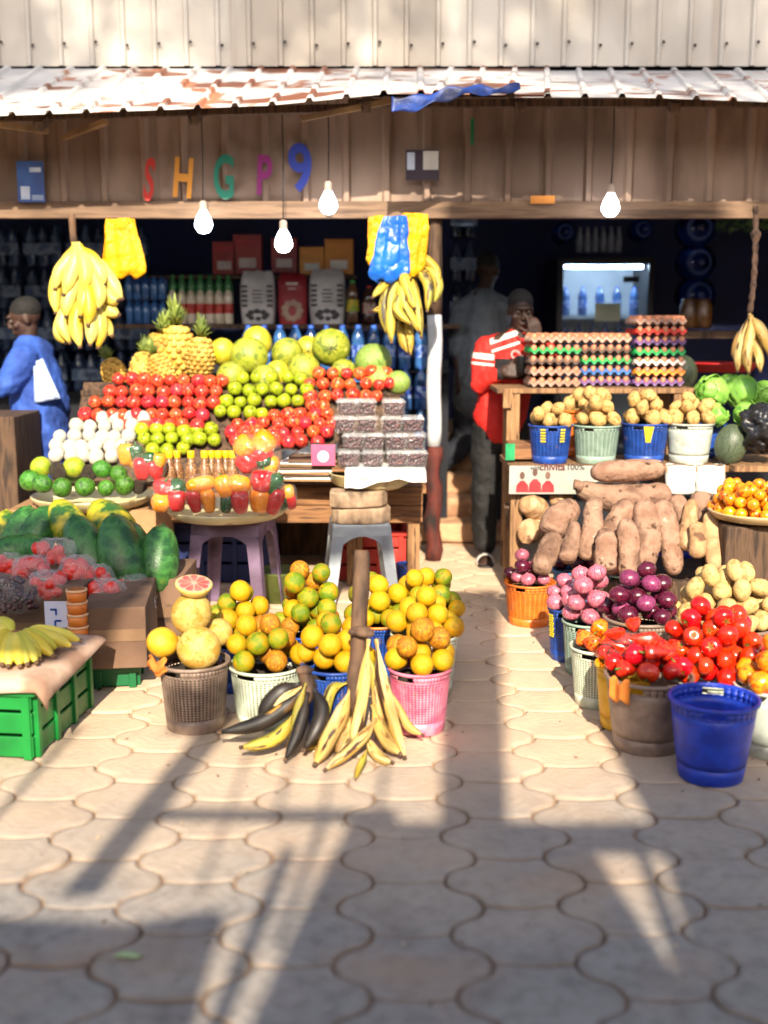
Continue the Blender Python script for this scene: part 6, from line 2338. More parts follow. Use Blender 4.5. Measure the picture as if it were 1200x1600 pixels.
# cartons stacked above the sacks
yb2 = mat('box_yellow', ['#b87414', '#cc8a24'], 5, 3, .5)
rb2 = mat('box_red', ['#7a1a14', '#8f2a1c'], 5, 3, .5)
for (px, py, w_, h_, m_, lab) in ((488, 408, 38, 42, yb2, 'yellow food box above the red sack'), (530, 402, 44, 54, yb2, 'taller yellow food box with an orange top, above the white sack'), (445, 400, 40, 52, rb2, 'dark red box in the gloom behind the lowest bulb'),
                                  (388, 398, 44, 60, rb2, 'dark red box above the drink bottles'), (352, 404, 36, 50, rb2, 'dim red box nearest the bulb over the drinks')):
    p = at(px, py, 8.42)
    k = mpp(p)
    t = thing('food_box', lab, 'box', (p.x, 8.42, p.z - h_ / 2 * k), group='boxes stacked over the rice sacks')
    mb = MB()
    mb.box((0, 0, h_ / 2 * k), (w_ * k, .12, h_ * k))
    mb.build('box_body', m_, t, bevel=.003)
    mb = MB()
    mb.box((0, -.0615, h_ * .28 * k), (w_ * .6 * k, .002, h_ * .25 * k))
    mb.build('label', paper_w if m_ is yb2 else MATS['ink_pale'], t)
    mb = MB()
    mb.box((0, -.0615, h_ * .8 * k), (w_ * .9 * k, .002, h_ * .16 * k))
    mb.build('print', MATS['card_orange'] if m_ is yb2 else inkr, t)
mb = MB()
mb.box((-1.0, 8.47, at(450, 431, 8.42).z - .012), (1.6, .3, .022))
mb.build('upper_shelf', wood_dk, shop)

# water bottles stacked under the shelf behind the melons
wb = thing('water_bottle', 'x', 'water bottle')
bottle(wb, .30, .046, watb, labw, mat('cap_blue', ['#1f4aa0', '#2c5cb8'], 5))
tiers = [(508, 7.75, 388, 660, 24.5), (572, 7.72, 560, 662, 24.5), (636, 7.70, 584, 662, 24.5)]
for ti, (py, Y, xa_, xb_, stp) in enumerate(tiers):
    z = at(600, py, Y).z - .30
    n = int((xb_ - xa_) / stp) + 1
    row(wb, [at(xa_ + i * stp, py, Y).x for i in range(n)], Y, z,
        lambda i: 'blue water bottle in the %s tier behind the melons' % ['top', 'second', 'third'][ti], 'water bottle', 'water bottles in the %s tier' % ['top', 'second', 'third'][ti])
mb = MB()
zb_ = at(600, 508, 7.75).z - .305
mb.box((-.5, 7.85, zb_ - .01), (1.9, .3, .016))
mb.box((-.5, 7.9, .5), (1.9, .1, zb_ * 1.6 - .1 - .3))
mb.build('bottle_rack', darkw, shop)

# dim wall of water packs (far end) and dark jars by the passage
def water_pack(x, Y, z, m, lab, grp, nx=3, r=.05, h=.32):
    t = thing('water_pack', lab, 'water pack', (x, Y, z), group=grp)
    mb = MB()
    for i in range(nx):
        for j in range(2):
            mb.lathe([(.001, 0), (r * .95, 0), (r, .02), (r * .9, h * .4), (r, h * .55), (r, h * .7), (r * .4, h * .9), (r * .4, h), (.001, h)], 12, o=((i - (nx - 1) / 2) * 2.02 * r, (j - .5) * 2.02 * r, 0))
    mb.build('bottles', m, t)['kind'] = 'stuff'
    mb = MB()
    mb.box((0, -2.02 * r - .002, h * .42), (nx * 2 * r, .003, h * .28))
    mb.build('wrap_band', mat('wrap_band', ['#3f5a80', '#7a8ca4', '#2c4263'], 9, ramp=(.4, .6)), t)


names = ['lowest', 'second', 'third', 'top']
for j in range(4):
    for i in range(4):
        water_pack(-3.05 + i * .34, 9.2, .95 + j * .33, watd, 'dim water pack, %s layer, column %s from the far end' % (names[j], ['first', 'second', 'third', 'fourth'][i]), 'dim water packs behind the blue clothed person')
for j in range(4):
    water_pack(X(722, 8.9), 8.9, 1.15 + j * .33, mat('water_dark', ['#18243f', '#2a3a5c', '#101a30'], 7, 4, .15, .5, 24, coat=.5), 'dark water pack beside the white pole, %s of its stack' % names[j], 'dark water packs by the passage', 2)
mb = MB()
mb.box((-2.4, 9.2, .46), (1.5, .5, .92))
mb.box((-2.4, 9.2, .93), (1.5, .5, .03))
mb.build('storage_counter', darkw, shop)

# jugs and crate of bottles above and beside the fridge
jugm = mat('jug_blue', ['#0c1f5a', '#16307f', '#08143c'], 5, 3, .2, .3, 20, coat=.5)
for i, (px, py, lab) in enumerate(((1080, 360, 'big dark blue water jug, top of the stack beside the fridge'), (1080, 412, 'big dark blue water jug with a round mark, middle of its stack'), (1080, 462, 'big dark blue water jug, lowest seen beside the fridge'),
                                  (876, 366, 'dark blue water jug above the fridge edge near the man'), (995, 362, 'dark blue jug above the fridge, next to the bottle crate'))):
    p = at(px, py, 9.3)
    t = thing('water_jug', lab, 'water jug', p, (math.pi / 2, 0, 0), 'water jugs')
    s_ = 1 if i < 3 else .6
    mb = MB()
    mb.lathe([(.001, 0), (.13 * s_, 0), (.145 * s_, .03), (.13 * s_, .06), (.145 * s_, .1), (.145 * s_, .2), (.06 * s_, .27), (.04 * s_, .28), (.04 * s_, .33), (.001, .33)], 28)
    mb.build('jug_body', jugm, t)
    mb = MB()
    mb.lathe([(.07 * s_, .26), (.085 * s_, .255), (.1 * s_, .24)], 24)
    mb.build('ring_mark', mat('ring_pale', ['#3a4f88', '#4c64a0'], 6), t)
p = at(937, 370, 9.1)
k = mpp(p)
t = thing('bottle_pack', 'pale pack of small bottles standing on top of the fridge', 'bottle pack', (p.x, 9.1, at(937, 395, 9.1).z))
mb = MB()
for i in range(6):
    for j in range(2):
        mb.lathe([(.001, 0), (.026, 0), (.027, .02), (.025, .1), (.012, .17), (.012, .2), (.001, .2)], 10, o=(-.16 + .062 * i, .03 * j - .02, 0))
mb.build('bottles', mat('bottle_pale', ['#6a7484', '#8a94a4'], 9, 3, .25, coat=.3), t)['kind'] = 'stuff'

# fridge
FY = 8.95
fa, fb = at(866, 610, FY), at(1022, 402, FY)
fr = thing('display_fridge', 'tall black framed display fridge with a bright glass door', 'fridge', ((fa.x + fb.x) / 2, FY, 0))
fw = fb.x - fa.x
ft = fb.z
blk = mat('fridge_black', ['#121319', '#1c1e26'], 4, 3, .4)
wht = mat('fridge_inner', ['#aab4bc', '#c2cad0'], 4, 3, .4)
mb = MB()
mb.box((0, .56, ft / 2), (fw, .03, ft))
mb.box((-fw / 2 + .015, .28, ft / 2), (.03, .53, ft))
mb.box((fw / 2 - .015, .28, ft / 2), (.03, .53, ft))
mb.box((0, .28, ft - .02), (fw - .062, .528, .04))
mb.box((0, .28, .3), (fw - .062, .528, .6))
mb.build('cabinet', blk, fr)
mb = MB()
mb.box((0, .535, .6 + (ft - .65) / 2), (fw - .08, .008, ft - .68))
mb.build('liner', wht, fr)
mb = MB()
d0 = .045
for (x, z, w_, h_) in ((-fw / 2 + d0 / 2, ft / 2 + .3, d0, ft - .62), (fw / 2 - d0 / 2, ft / 2 + .3, d0, ft - .62), (0, ft - .03, fw - 2 * d0 - .002, .05), (0, .64, fw - 2 * d0 - .002, .06)):
    mb.box((x, -.018, z), (w_, .03, h_))
mb.build('door_frame', blk, fr, bevel=.003)
mb = MB()
mb.box((0, -.012, ft / 2 + .3), (fw - 2 * d0, .006, ft - .7))
mb.build('door_glass', film('fridge_glass', '#dfeaf4', haze=.06, bump=.02, gl=.03), fr)
mb = MB()
mb.box((0, .08, ft - .07), (fw - .14, .03, .022))
mb.build('lamp_tube', emit('fridge_lamp', '#e4ecf4', 42), fr)
mb = MB()
for z in (.95, 1.27, 1.55):
    mb.box((0, .3, z), (fw - .07, .42, .008))
mb.build('wire_shelf', wht, fr)
mb = MB()
mb.box((fw * .26, -.035, ft - .17), (.12, .004, .045))
mb.build('sticker', blk, fr)
mb = MB()
mb.box((.02, -.035, at(940, 488, FY).z), (.2, .004, .14))
mb.build('notice', mat('notice_pale', ['#b8c0a8', '#a4b09a'], 6), fr)
for zz_, n_ in ((1.274, 6), (1.554, 5), (.954, 6)):
    for i in range(n_):
        x = fr.location.x - fw / 2 + .1 + i * (fw - .2) / (n_ - 1)
        kind = i % 3
        o = copy_thing(wb)
        o.location = (x, FY + .2, zz_)
        o.scale = (.8, .8, .75)
        tag(o, 'blue drink bottle behind the fridge glass on the %s shelf' % {1.274: 'middle', 1.554: 'upper', .954: 'lower'}[zz_], 'water bottle', 'bottles in the fridge, shelf %s' % {1.274: 'middle', 1.554: 'upper', .954: 'lower'}[zz_])
# brown jars beside the fridge
for i, (px, lab) in enumerate(((1075, 'brown jar in the gloom behind the tallest egg stack'), (1097, 'brown jar farther from the fridge, in the gloom'))):
    p = at(px, 513, 8.2)
    mb = MB()
    mb.lathe([(.001, 0), (.06, 0), (.065, .02), (.065, .16), (.05, .19), (.05, .21), (.001, .21)], 18)
    mb.build('storage_jar', mat('jar_brown', ['#3a2410', '#5a3a18'], 5, rough=.3), loc=p, label=lab, cat='jar', group='brown jars')
mb = MB()
p = at(1130, 516, 8.25)
mb.box((p.x, 8.3, p.z - .03), (1.0, .4, .05))
mb.build('side_shelf', wood_dk, shop)
# planting seen through the opening at the far end of the header
mb = MB()
g = random.Random(77)
c = at(1170, 346, 9.6)
for i in range(600):
    q = c + V((g.uniform(-.45, .5), g.uniform(-.12, .12), g.uniform(-.08, .12)))
    a = spin(g)
    M = Matrix.Translation(q) @ Euler(a).to_matrix().to_4x4()
    mb.add([(-.02, 0, 0), (0, -.01, 0), (.025, 0, .004), (0, .01, 0)], [(0, 1, 2, 3)], 0, False, M)
mb.build('hanging_greens', mat('greens', ['#4c7a3a', '#7aa060'], 9), label='pale green leafy bundle under the header beam at the far end', cat='greens', kind='stuff')

# dark counter at the far end by the person in blue
mb = MB()
a, b_ = at(-30, 650, 6.5), at(26, 650, 6.5)
mb.box(((a.x + b_.x) / 2 - .1, 6.7, a.z / 2), (b_.x - a.x + .2, .5, a.z))
mb.build('counter', wood_dk, label='dark wooden counter in front of the person in blue', cat='counter', bevel=.008)

# ================================================================== PEOPLE
skin = mat('skin_dark', ['#2c1911', '#3a2319'], 4, 3, .62, .05, 40, sss=.02)
hair = mat('hair_black', ['#0c0a0a', '#141112'], 30, 3, .8, .6, 90)


def figure(name, label, loc, parts_body, rotz=0):
    return thing(name, label, 'person', loc, (0, 0, rotz))


def remeshed(name, mb, m, parent, vox=.009, smooth=6):
    o = mb.build(name, m, parent)
    md = o.modifiers.new('Remesh', 'REMESH')
    md.mode = 'VOXEL'
    md.voxel_size = vox
    md.use_smooth_shade = True
    s = o.modifiers.new('Smooth', 'SMOOTH')
    s.factor = .5
    s.iterations = smooth
    if name not in ('body',):
        lumpy(lumpy(o, .11, .035), .04, .012)
    return o


def limb(mb, pts, radii, seg=14):
    P = [V(p) for p in pts]
    # dense tapered tube with rounded joints
    Q, R_ = [], []
    for i in range(len(P) - 1):
        for k in range(6):
            t = k / 6
            Q.append(P[i].lerp(P[i + 1], t))
            R_.append(radii[i] + (radii[i + 1] - radii[i]) * t)
    Q.append(P[-1])
    R_.append(radii[-1])
    mb.tube(Q, R_, seg)
    for p, r in zip(P, radii):
        mb.ball(p, r, 12, 0, 8)


def head(mb, c, face, s=1.0):
    """skull, jaw, nose, lips, brow, ears; face = unit vector the face looks along"""
    f = V(face).normalized()
    side = f.cross(V((0, 0, 1))).normalized()
    up = side.cross(f).normalized()
    M = Matrix((side, f, up)).transposed()
    e = M.to_euler()

    def B(o, r):
        mb.ball(c + M @ (V(o) * s), tuple(q * s for q in r), 18, 0, 12, tuple(e))
    B((0, -.012, .035), (.074, .093, .088))
    B((0, .022, -.03), (.058, .066, .072))
    B((0, .045, -.082), (.032, .036, .026))
    B((0, .088, .045), (.05, .014, .014))
    B((0, .098, .0), (.012, .016, .026))
    B((0, .104, -.016), (.019, .014, .011))
    B((0, .089, -.048), (.026, .012, .007))
    B((0, .087, -.06), (.023, .012, .008))
    for q in (-1, 1):
        B((q * .076, -.008, .0), (.009, .022, .032))
        B((q * .045, .06, -.015), (.024, .024, .02))
    return M


def eyes_hair(t, c, M, s=1.0):
    ew = mat('eye_white', ['#51463f', '#5c5048'], 5, rough=.7)
    for q in (-1, 1):
        mb = MB()
        mb.ball(c + M @ (V((q * .031, .079, .018)) * s), .0115 * s, 10, 0, 8)
        mb.ball(c + M @ (V((q * .031, .087, .018)) * s), .006 * s, 8, 1, 6)
        mb.build('eye', [ew, hair], t)
    mb = MB()
    e = tuple(M.to_euler())
    mb.ball(c + M @ (V((0, -.022, .055)) * s), (.079 * s, .094 * s, .082 * s), 20, 0, 14, e)
    mb.build('hair', hair, t)


def hand(mb, wrist, direction, palm_n, curl=.5, s=1.0, thumb=1, curls=None):
    """palm with four unequal bent fingers and a thumb leaving its side"""
    d = V(direction).normalized()
    n = V(palm_n)
    n = (n - d * n.dot(d)).normalized()
    sd = d.cross(n).normalized() * thumb
    w0 = V(wrist)
    for k in range(5):
        o = (k - 2) * .016
        limb(mb, [w0 + sd * o * .6, w0 + d * .045 * s + sd * o, w0 + d * .082 * s + sd * o], [.019 * s, .016 * s, .013 * s], 8)
    for k, L in enumerate((.072, .08, .074, .058)):
        o = (1.5 - k) * .0205
        c_ = curls[k] if curls else curl
        p = w0 + d * .085 * s + sd * o
        dr = d.copy()
        pts, rr = [p], [.0098]
        for j, fr_ in enumerate((.42, .32, .26)):
            ang = c_ * (.55, 1.0, .8)[j]
            dr = (dr * math.cos(ang) + n * math.sin(ang)).normalized()
            p = p + dr * L * fr_ * s
            pts.append(p)
            rr.append(.0092 - .0012 * j)
        limb(mb, pts, rr, 8)
    b0 = w0 + d * .03 * s + sd * .032
    dr = (d * .6 + sd * .7 + n * .35).normalized()
    p1 = b0 + dr * .034
    dr = (dr * .8 + d * .4 + n * .35).normalized()
    p2 = p1 + dr * .03
    dr = (dr + n * .4).normalized()
    limb(mb, [b0, p1, p2, p2 + dr * .022], [.014, .0115, .0105, .0085], 8)


# ---- man in the red and white sports top beside the eggs
man = thing('person', 'man in a red sports top with white stripes and black trousers, hand at his mouth', 'person', (.78, 7.08, 0))
O = V(man.location)
A = lambda px, py, Y: at(px, py, Y) - O
hc = A(813, 487, 7.02)
hc.z = at(813, 487, 7.02).z
body = MB()
M_ = head(body, hc, (.12, -1, -.28))
nb, nt_ = A(806, 528, 7.08), hc + V((0, .02, -.05))
limb(body, [nb, nt_], [.058, .052])
shl, shr = A(760, 545, 7.08), A(848, 545, 7.1)
hip = A(783, 668, 7.1)
limb(body, [nb + V((0, 0, -.03)), A(800, 580, 7.1), hip], [.11, .13, .12])
limb(body, [shl, nb, shr], [.06, .07, .06])
ell = A(752, 598, 7.0)
wrl = A(788, 580, 6.86)
elr = A(858, 600, 6.95)
wrr = A(838, 527, 6.87)
limb(body, [shl, ell, wrl], [.05, .04, .028])
limb(body, [shr, elr, wrr], [.05, .04, .028])
hand(body, wrl, (.95, -.1, .05), (.1, -.9, .35), .75, 1.0, -1)
hand(body, wrr, (-.25, -.15, 1), (-.3, 1, 0), .9, 1.0, 1, curls=[.15, 1.0, 1.1, 1.15])
hl, hr_ = hip + V((-.085, 0, -.02)), hip + V((.085, 0, -.02))
kl, kr = A(757, 775, 7.02), A(806, 775, 7.06)
fl, frr = A(757, 868, 7.0), A(800, 866, 7.08)
fl.z, frr.z = .085, .085
limb(body, [hl, kl, fl], [.085, .058, .038])
limb(body, [hr_, kr, frr], [.085, .058, .038])
for fx, tx in ((fl, -.01), (frr, .03)):
    a0 = V((fx.x, fx.y, .03))
    limb(body, [a0 + V((0, .05, .0)), a0 + V((tx * .3, -.06, .004)), a0 + V((tx, -.15, -.006))], [.034, .036, .026])
    for k in range(5):
        b0 = a0 + V((tx + (k - 2) * .017, -.15, -.006))
        limb(body, [b0, b0 + V((0, -.035 + .004 * abs(k - 1), -.004))], [.011, .009 if k != 2 else .0095], 8)
remeshed('body', body, skin, man, .0075, 4)
eyes_hair(man, hc, M_)


def top_mat():
    m, t, out = base('sports_top')
    b = t.n('ShaderNodeBsdfPrincipled')
    t.l(b.outputs[0], out.inputs[0])
    tc = t.n('ShaderNodeTexCoord')
    sep = t.n('ShaderNodeSeparateXYZ')
    t.l(tc.outputs['Object'], sep.inputs[0])
    x, z = sep.outputs[0], sep.outputs[2]
    nz = t.n('ShaderNodeTexNoise')
    nz.inputs['Scale'].default_value = 9
    t.l(tc.outputs['Object'], nz.inputs['Vector'])
    red_ = t.mix(nz.outputs['Fac'], hx('#b81410'), hx('#d4261a'))

    def band(c0, slope, wd, xlo, xhi):
        d = t.math('ABSOLUTE', t.math('SUBTRACT', z, t.math('MULTIPLY_ADD', x, slope, c0)))
        m_ = t.math('LESS_THAN', d, wd)
        m_ = t.math('MULTIPLY', m_, t.math('GREATER_THAN', x, xlo))
        return t.math('MULTIPLY', m_, t.math('LESS_THAN', x, xhi))

    def zpx(py):
        return at(780, py, 7.0).z
    xs = lambda px: at(px, 560, 7.0).x - O.x
    col = red_
    # dark chest field, low band
    zc = (zpx(560) + zpx(592)) / 2
    col = t.mix(band(zc, 0, (zpx(560) - zpx(592)) / 2, xs(773), 9), col, hx('#0c0a0c'))
    for py0, sl_, w_, a_, b__ in ((526, .35, .017, xs(766), xs(812)), (542, .35, .008, xs(768), xs(812)), (557, -.10, .017, -9, xs(772)), (569, -.10, .007, -9, xs(772))):
        xm = (xs(766) + xs(812)) / 2 if a_ > -5 else xs(758)
        col = t.mix(band(zpx(py0) - sl_ * xm, sl_, w_, a_, b__), col, hx('#d8cfc6'))
    t.l(col, b.inputs['Base Color'])
    b.inputs['Roughness'].default_value = .75
    bp = t.n('ShaderNodeBump')
    n2 = t.n('ShaderNodeTexNoise')
    n2.inputs['Scale'].default_value = 14
    t.l(tc.outputs['Object'], n2.inputs['Vector'])
    bp.inputs['Strength'].default_value = .5
    bp.inputs['Distance'].default_value = .02
    t.l(n2.outputs['Fac'], bp.inputs['Height'])
    t.l(bp.outputs[0], b.inputs['Normal'])
    return m


top = MB()
limb(top, [nb + V((0, .01, -.045)), A(800, 580, 7.1), hip + V((.0, 0, .05)), hip + V((.0, 0, .0))], [.125, .15, .15, .155])
limb(top, [A(770, 600, 7.08), A(768, 655, 7.08)], [.09, .11])
limb(top, [shl + V((.01, 0, -.01)), nb + V((0, .01, -.02)), shr + V((-.01, 0, -.01))], [.075, .085, .075])
limb(top, [shl, ell, wrl + (ell - wrl) * .22], [.078, .066, .046])
limb(top, [shr, elr, wrr + (elr - wrr) * .22], [.078, .066, .046])
remeshed('sports_top', top, top_mat(), man, .009, 5)
blackt = mat('trousers_black', ['#070708', '#0c0c0d', '#121113'], 5, 4, .8, .7, 12, (1, 1, .4))
tr = MB()
limb(tr, [hip + V((0, 0, .02)), hip + V((0, 0, -.06))], [.14, .13])
limb(tr, [hl, kl, fl + V((0, 0, .03))], [.105, .085, .072])
limb(tr, [hr_, kr, frr + V((0, 0, .03))], [.105, .085, .072])
remeshed('trousers', tr, blackt, man, .009, 5)
sand = mat('sandal_black', ['#141214', '#221f20'], 6, rough=.6)
sandw = mat('sandal_strap', ['#c9c6c0', '#b5b2ac'], 8)
for fx, tx in ((fl, -.01), (frr, .03)):
    mb = MB()
    o = [(-.035, .08), (.035, .08), (.042, -.08), (.05 + tx, -.17), (.03 + tx, -.215), (-.03 + tx, -.215), (-.05 + tx, -.17), (-.042, -.08)]
    mb.prism([(fx.x + a_, fx.y + b__, .0) for a_, b__ in o], (0, 0, .016))
    so_ = mb.build('sandal', sand, man, bevel=.004)
    mb = MB()
    mb.grid(lambda u, v: V((fx.x + tx * .6 + .056 * math.cos(math.pi * u), fx.y - .115 - .045 * (v - .5) * 1.2, .012 + .062 * math.sin(math.pi * u))), 16, 4)
    mb.build('sandal_strap', sandw, so_, solid=.006)
    mb = MB()
    for e in (-.4, 0, .4):
        a_ = math.pi / 2 + e
        mb.box((fx.x + tx * .6 + .06 * math.cos(a_), fx.y - .115, .012 + .066 * math.sin(a_)), (.013, .028, .004), (0, e * -1, 0))
    mb.build('strap_slot', sand, so_)
mb = MB()
cpos = wrl + V((.10, -.045, .03))
mb.lathe([(.001, 0), (.03, 0), (.034, .1), (.036, .105), (.001, .105)], 18)
mb.build('drinking_cup', mat('cup_dark', ['#14181c', '#20262c'], 6, rough=.35), loc=O + cpos + V((0, 0, -.04)), label='dark cup held in the hand of the man in red', cat='cup')

# chest lettering on the sports top
me = text_mesh('Cisco', .075, mat('lettering_grey', ['#8a8684', '#9a9694'], 5), .002, .001)
lp = at(822, 562, 6.92) - O
put('chest_lettering', me, lp + V((-.02, .0, 0)), (math.pi / 2, -.6 * -1 * 0 + .55, 0), parent=man)

# ---- man in grey on the steps, seen from behind
m2 = thing('person', 'man in a grey shirt and dark trousers going up the shop steps, seen from behind', 'person', (.52, 8.35, .39))
O2 = V(m2.location)
A2 = lambda px, py, Y=8.35: at(px, py, Y) - O2
h2c = A2(762, 425, 8.4)
body = MB()
M2 = head(body, h2c, (.35, 1, -.35), 1.05)
nb2 = A2(755, 462)
limb(body, [nb2, h2c + V((0, 0, -.06))], [.06, .055])
hip2 = A2(745, 615)
sl2, sr2 = A2(722, 485), A2(790, 482)
limb(body, [nb2 + V((0, 0, -.06)), A2(750, 540), hip2], [.12, .14, .13])
limb(body, [sl2, nb2, sr2], [.06, .07, .06])
el2, wl2 = A2(716, 555), A2(720, 610, 8.25)
er2, wr2 = A2(800, 545), A2(806, 590, 8.5)
limb(body, [sl2, el2, wl2], [.052, .042, .03])
limb(body, [sr2, er2, wr2], [.052, .042, .03])
hand(body, wl2, (.05, .05, -1), (.4, .8, 0), .4)
hand(body, wr2, (.05, .3, -1), (-.4, .8, 0), .4, 1, -1)
ka, kb_ = A2(728, 690), A2(752, 685, 8.5)
fa_, fb_ = V((-.09, -.02, .08)), V((.06, .3, .21))
limb(body, [hip2 + V((-.08, 0, -.03)), ka, fa_], [.085, .058, .04])
limb(body, [hip2 + V((.08, 0, -.03)), kb_, fb_], [.085, .058, .04])
for f_ in (fa_, fb_):
    limb(body, [f_ + V((0, -.05, -.045)), f_ + V((0, .08, -.045)), f_ + V((.01, .17, -.055))], [.034, .036, .024])
remeshed('body', body, skin, m2, .009, 4)
eyes_hair(m2, h2c, M2, 1.05)
shg = mat('shirt_grey', ['#4c525a', '#5d646c'], 5, 4, .85, .6, 12, (1, 1, .5))
sh = MB()
limb(sh, [nb2 + V((0, 0, -.07)), A2(752, 540), A2(742, 600), A2(738, 625)], [.135, .165, .165, .16])
limb(sh, [sl2, nb2 + V((0, 0, -.03)), sr2], [.085, .09, .085])
limb(sh, [sl2, el2 + V((0, 0, .1)), el2 + V((0, 0, .03))], [.085, .078, .07])
limb(sh, [sr2, er2 + V((0, 0, .08)), er2 + V((0, 0, .02))], [.085, .078, .07])
remeshed('shirt', sh, shg, m2, .01, 5)
trm = MB()
limb(trm, [hip2 + V((0, 0, .03)), hip2 + V((0, 0, -.06))], [.14, .13])
limb(trm, [hip2 + V((-.08, 0, -.03)), ka, fa_ + V((0, 0, .0))], [.11, .09, .08])
limb(trm, [hip2 + V((.08, 0, -.03)), kb_, fb_ + V((0, 0, .0))], [.11, .09, .08])
remeshed('trousers', trm, mat('trousers_navy', ['#10131c', '#1a1f2c'], 5, 4, .8, .6, 12), m2, .01, 5)
mb = MB()
for f_ in (fa_, fb_):
    mb.box((f_.x, f_.y + .05, f_.z - .072), (.09, .26, .016))
mb.build('sandal', sandw, m2, bevel=.006)

# ---- person in blue at the far end, seen from the side
m3 = thing('person', 'person in a blue tunic and wrapper leaning over the far counter, seen from the side', 'person', (-2.25, 7.15, 0))
O3 = V(m3.location)
A3 = lambda px, py, Y=7.15: at(px, py, Y) - O3
h3 = A3(40, 500)
body = MB()
M3 = head(body, h3, (-1, -.25, -.35), 1.05)
nb3 = A3(44, 545)
limb(body, [nb3, h3 + V((.02, 0, -.05))], [.056, .052])
hip3 = A3(58, 665)
limb(body, [nb3 + V((.02, 0, -.05)), A3(52, 600), hip3], [.12, .14, .14])
s3a, s3b = A3(36, 560, 7.0), A3(62, 558, 7.3)
limb(body, [s3a, nb3, s3b], [.06, .07, .06])
e3, w3 = A3(14, 600, 6.95), A3(-14, 615, 6.9)
e3b, w3b = A3(30, 600, 7.4), A3(0, 612, 7.35)
limb(body, [s3a, e3, w3], [.05, .04, .028])
limb(body, [s3b, e3b, w3b], [.05, .04, .028])
hand(body, w3, (-1, -.1, -.1), (0, 0, -1), .5)
hand(body, w3b, (-1, -.1, -.1), (0, 0, -1), .5, 1, -1)
for q in (-.08, .1):
    limb(body, [hip3 + V((0, q, -.03)), V((hip3.x - .02, q, .48)), V((hip3.x, q, .08))], [.09, .06, .04])
    limb(body, [V((hip3.x + .05, q, .035)), V((hip3.x - .15, q, .03))], [.036, .028])
remeshed('body', body, skin, m3, .009, 4)
eyes_hair(m3, h3, M3, 1.05)
blv = mat('tunic_blue', ['#22418f', '#2f55ac', '#1a3474'], 4, 4, .8, .7, 10, (1, 1, .5))
tn_ = MB()
limb(tn_, [nb3 + V((.02, 0, -.05)), A3(56, 605), A3(62, 655), A3(64, 690)], [.14, .17, .185, .2])
limb(tn_, [s3a, nb3 + V((.01, 0, -.03)), s3b], [.09, .095, .09])
limb(tn_, [s3a, e3, e3.lerp(w3, .5)], [.09, .075, .06])
limb(tn_, [s3b, e3b, e3b.lerp(w3b, .5)], [.09, .075, .06])
limb(tn_, [A3(70, 570), A3(88, 640)], [.08, .09])
remeshed('tunic', tn_, blv, m3, .01, 4)
wr_ = MB()
wr_.lathe([(.001, .1), (.2, .1), (.19, .3), (.18, .6), (.17, .85), (.001, .86)], 30, lobes=7, lob=.04, o=(hip3.x, 0, 0))
wr_.build('wrapper', mat('wrapper_blue', ['#1c3070', '#263f88'], 5, 4, .85, .5, 12), m3)
def scarf(u, v):
    p = A3(52 + 44 * u * (.3 + .7 * v), 568 + 62 * v - 8 * u, 6.97 - .02 * u)
    p.y += .02 * math.sin(9 * u + 2 * v)
    return p
mb = MB()
mb.grid(scarf, 16, 14)
mb.build('scarf', mat('scarf_pale', ['#9fb4dc', '#b4c4e4'], 5, 3, .85, .4, 14), m3, solid=.005)

# ================================================================== OUT OF VIEW: added shadow casters, and trees across the lane
YB = -1.0


def shp(px, py, off=0.0):
    gpt = on(px, py, 0)
    t = gpt.y - YB - off
    return V((gpt.x - SUN_AX * t, YB + off, SUN_TE * t))


scr = thing('shadow_screen', 'weathered timber screen of boards and posts standing across the lane', 'shadow screen', (0, YB, 0))  # added out of view; board outlines follow the wanted ground shadows
SOff = V(scr.location)


def board(poly, name='board', off=0.0, m=wood_md):  # outline given as its ground shadow, carried back toward the sun
    mb = MB()
    mb.prism([shp(q[0], q[1], off) - SOff for q in poly], (0, .03, 0))
    return mb.build(name, m, scr)


board([(545, 1291), (1260, 1291), (1260, 1336), (522, 1336)])
board([(520, 1335), (930, 1335), (1053, 1525), (1068, 1660), (372, 1660), (398, 1590)], off=.031)
board([(992, 1333), (1014, 1333), (1072, 1470), (1058, 1530)], off=.062)
board([(1036, 1333), (1260, 1333), (1260, 1660), (1062, 1660), (1056, 1525), (1076, 1470)], off=.031)
board([(-200, 1430), (190, 1452), (330, 1432), (352, 1440), (330, 1500), (290, 1660), (-200, 1660)])
board([(440, 1330), (462, 1330), (372, 1560), (325, 1660), (300, 1660), (350, 1540)], off=.062)
board([(316, 1640), (338, 1640), (395, 1470), (380, 1470)], off=.093)
board([(498, 1285), (512, 1285), (470, 1400), (440, 1480), (424, 1480), (458, 1400)], off=.124)
for (x0, y0, x1, y1, w_) in ((410, 1120, 310, 1400, 8), (472, 1120, 428, 1290, 9), (528, 1130, 500, 1300, 8), (612, 1130, 586, 1300, 9), (118, 1140, -20, 1290, 14)):
    board([(x0 - w_ / 2, y0), (x0 + w_ / 2, y0), (x1 + w_ / 2, y1), (x1 - w_ / 2, y1)], 'shadow_batten', .155)
board([(235, 1268), (620, 1270), (620, 1286), (225, 1284)], 'shadow_batten', .19)
board([(345, 1100), (392, 1100), (150, 1400), (95, 1400)], 'shadow_post', .22)
board([(690, 925), (783, 925), (793, 1300), (688, 1300)], 'shadow_post', .22)
board([(925, 1110), (960, 1090), (1250, 1200), (1250, 1300), (1024, 1300)], 'board', .25)


def shade(poly3, name='board', off=.28):  # extra unseen board, added only to shade the given region
    mb = MB()
    vs = []
    for p in poly3:
        t = p.y - YB - off
        vs.append(V((p.x - SUN_AX * t, off, p.z + SUN_TE * t)))
    mb.prism([v - V((SOff.x, 0, 0)) for v in vs], (0, .03, 0))
    return mb.build(name, wood_md, scr)


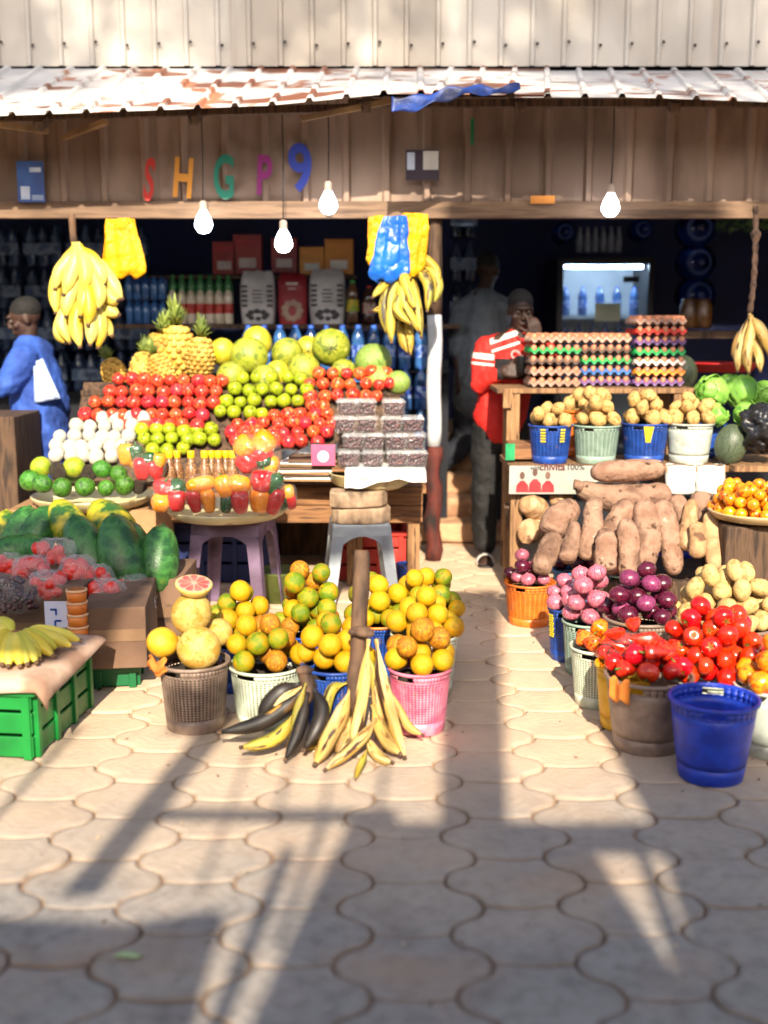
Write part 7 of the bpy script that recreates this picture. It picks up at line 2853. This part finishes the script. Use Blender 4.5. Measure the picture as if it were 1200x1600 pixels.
# boards added out of view to shade papayas, stools, basket and interior
shade([at(-80, 800, 5.2), at(262, 800, 5.2), at(238, 985, 4.9), at(120, 1075, 4.2), at(-80, 1070, 4.2)])
shade([at(262, 1085, 4.0), at(345, 1085, 4.0), at(345, 1150, 4.0), at(262, 1150, 4.0)], off=.31)
shade([at(692, 330, 7.05), at(1120, 330, 7.05), at(1120, 508, 7.05), at(692, 514, 7.05)], off=.37)
shade([at(285, 806, 5.6), at(650, 806, 5.8), at(650, 862, 5.8), at(285, 880, 5.6)], off=.34)
mb = MB()
for x in (-3.2, 3.2):
    mb.box((x, .1, 2.2), (.12, .1, 4.4))
mb.build('shadow_post', wood_md, scr)


def tree(x, y, H, cr, n, lab, seed, c0):
    g = random.Random(seed)
    t = thing('shade_tree', lab, 'tree', (x, y, 0))
    mb = MB()
    mb.tube(spline([(0, 0, 0), (.1, .05, H * .3), (-.05, 0, H * .6), (.05, .1, H * .9)], 10), [.2 - .013 * i for i in range(11)], 12)
    cl = []
    for i in range(44):
        a, b_, q = g.uniform(0, 6.28), g.uniform(-.7, 1), g.random() ** .5
        cl.append(V((c0 + cr * q * math.cos(a), cr * .6 * q * math.sin(a), H * .86 + cr * .42 * b_)))
    for c in cl[:10]:
        mb.tube([(0, 0, H * .55), (c.x * .5, c.y * .5, (H * .55 + c.z) / 2 + .2), c], [.07, .045, .02], 7)
    mb.build('trunk', wood_dk, t)
    mb = MB()
    for i in range(n):
        c = g.choice(cl)
        p = c + V((g.gauss(0, .36), g.gauss(0, .36), g.gauss(0, .26)))
        s_ = g.uniform(.05, .1)
        M = Matrix.Translation(p) @ Euler(spin(g)).to_matrix().to_4x4()
        mb.add([(-s_, 0, 0), (0, -s_ * .45, s_ * .1), (s_, 0, 0), (0, s_ * .45, s_ * .1)], [(0, 1, 2, 3)], 0, False, M)
    mb.build('crown', leaf_m, t)


opp = thing('sky_blocking_shops', 'unseen row of low shop fronts added across the lane to block low sky', 'added shop row', (0, -8, 0))  # added out of view to keep low sky light out of the shop
mb = MB()
mb.box((0, -1.5, 2.3), (44, 3, 4.6))
mb.build('wall', mat('render_brown', ['#6a5444', '#7d6654', '#574436'], 1, 5, .9, .3, 12), opp)
mb = MB()
mb.box((0, -1.2, 4.66), (44.6, 3.8, .1))
mb.build('roof', fasm, opp)
for i in range(-6, 7):
    mb = MB()
    mb.box((i * 3.2, .03, 1.2), (1.6, .06, 2.3))
    mb.build('shutter', navy if i % 2 else wood_dk, opp)

tree(3.0, -4.5, 13.4, 3.0, 14000, 'tall leafy tree behind the shadow screen across the lane', 5, -1.6)
tree(-3.3, -4.2, 13.2, 2.6, 9000, 'leafy tree across the lane, its crown over the far awning end', 6, 1.0)
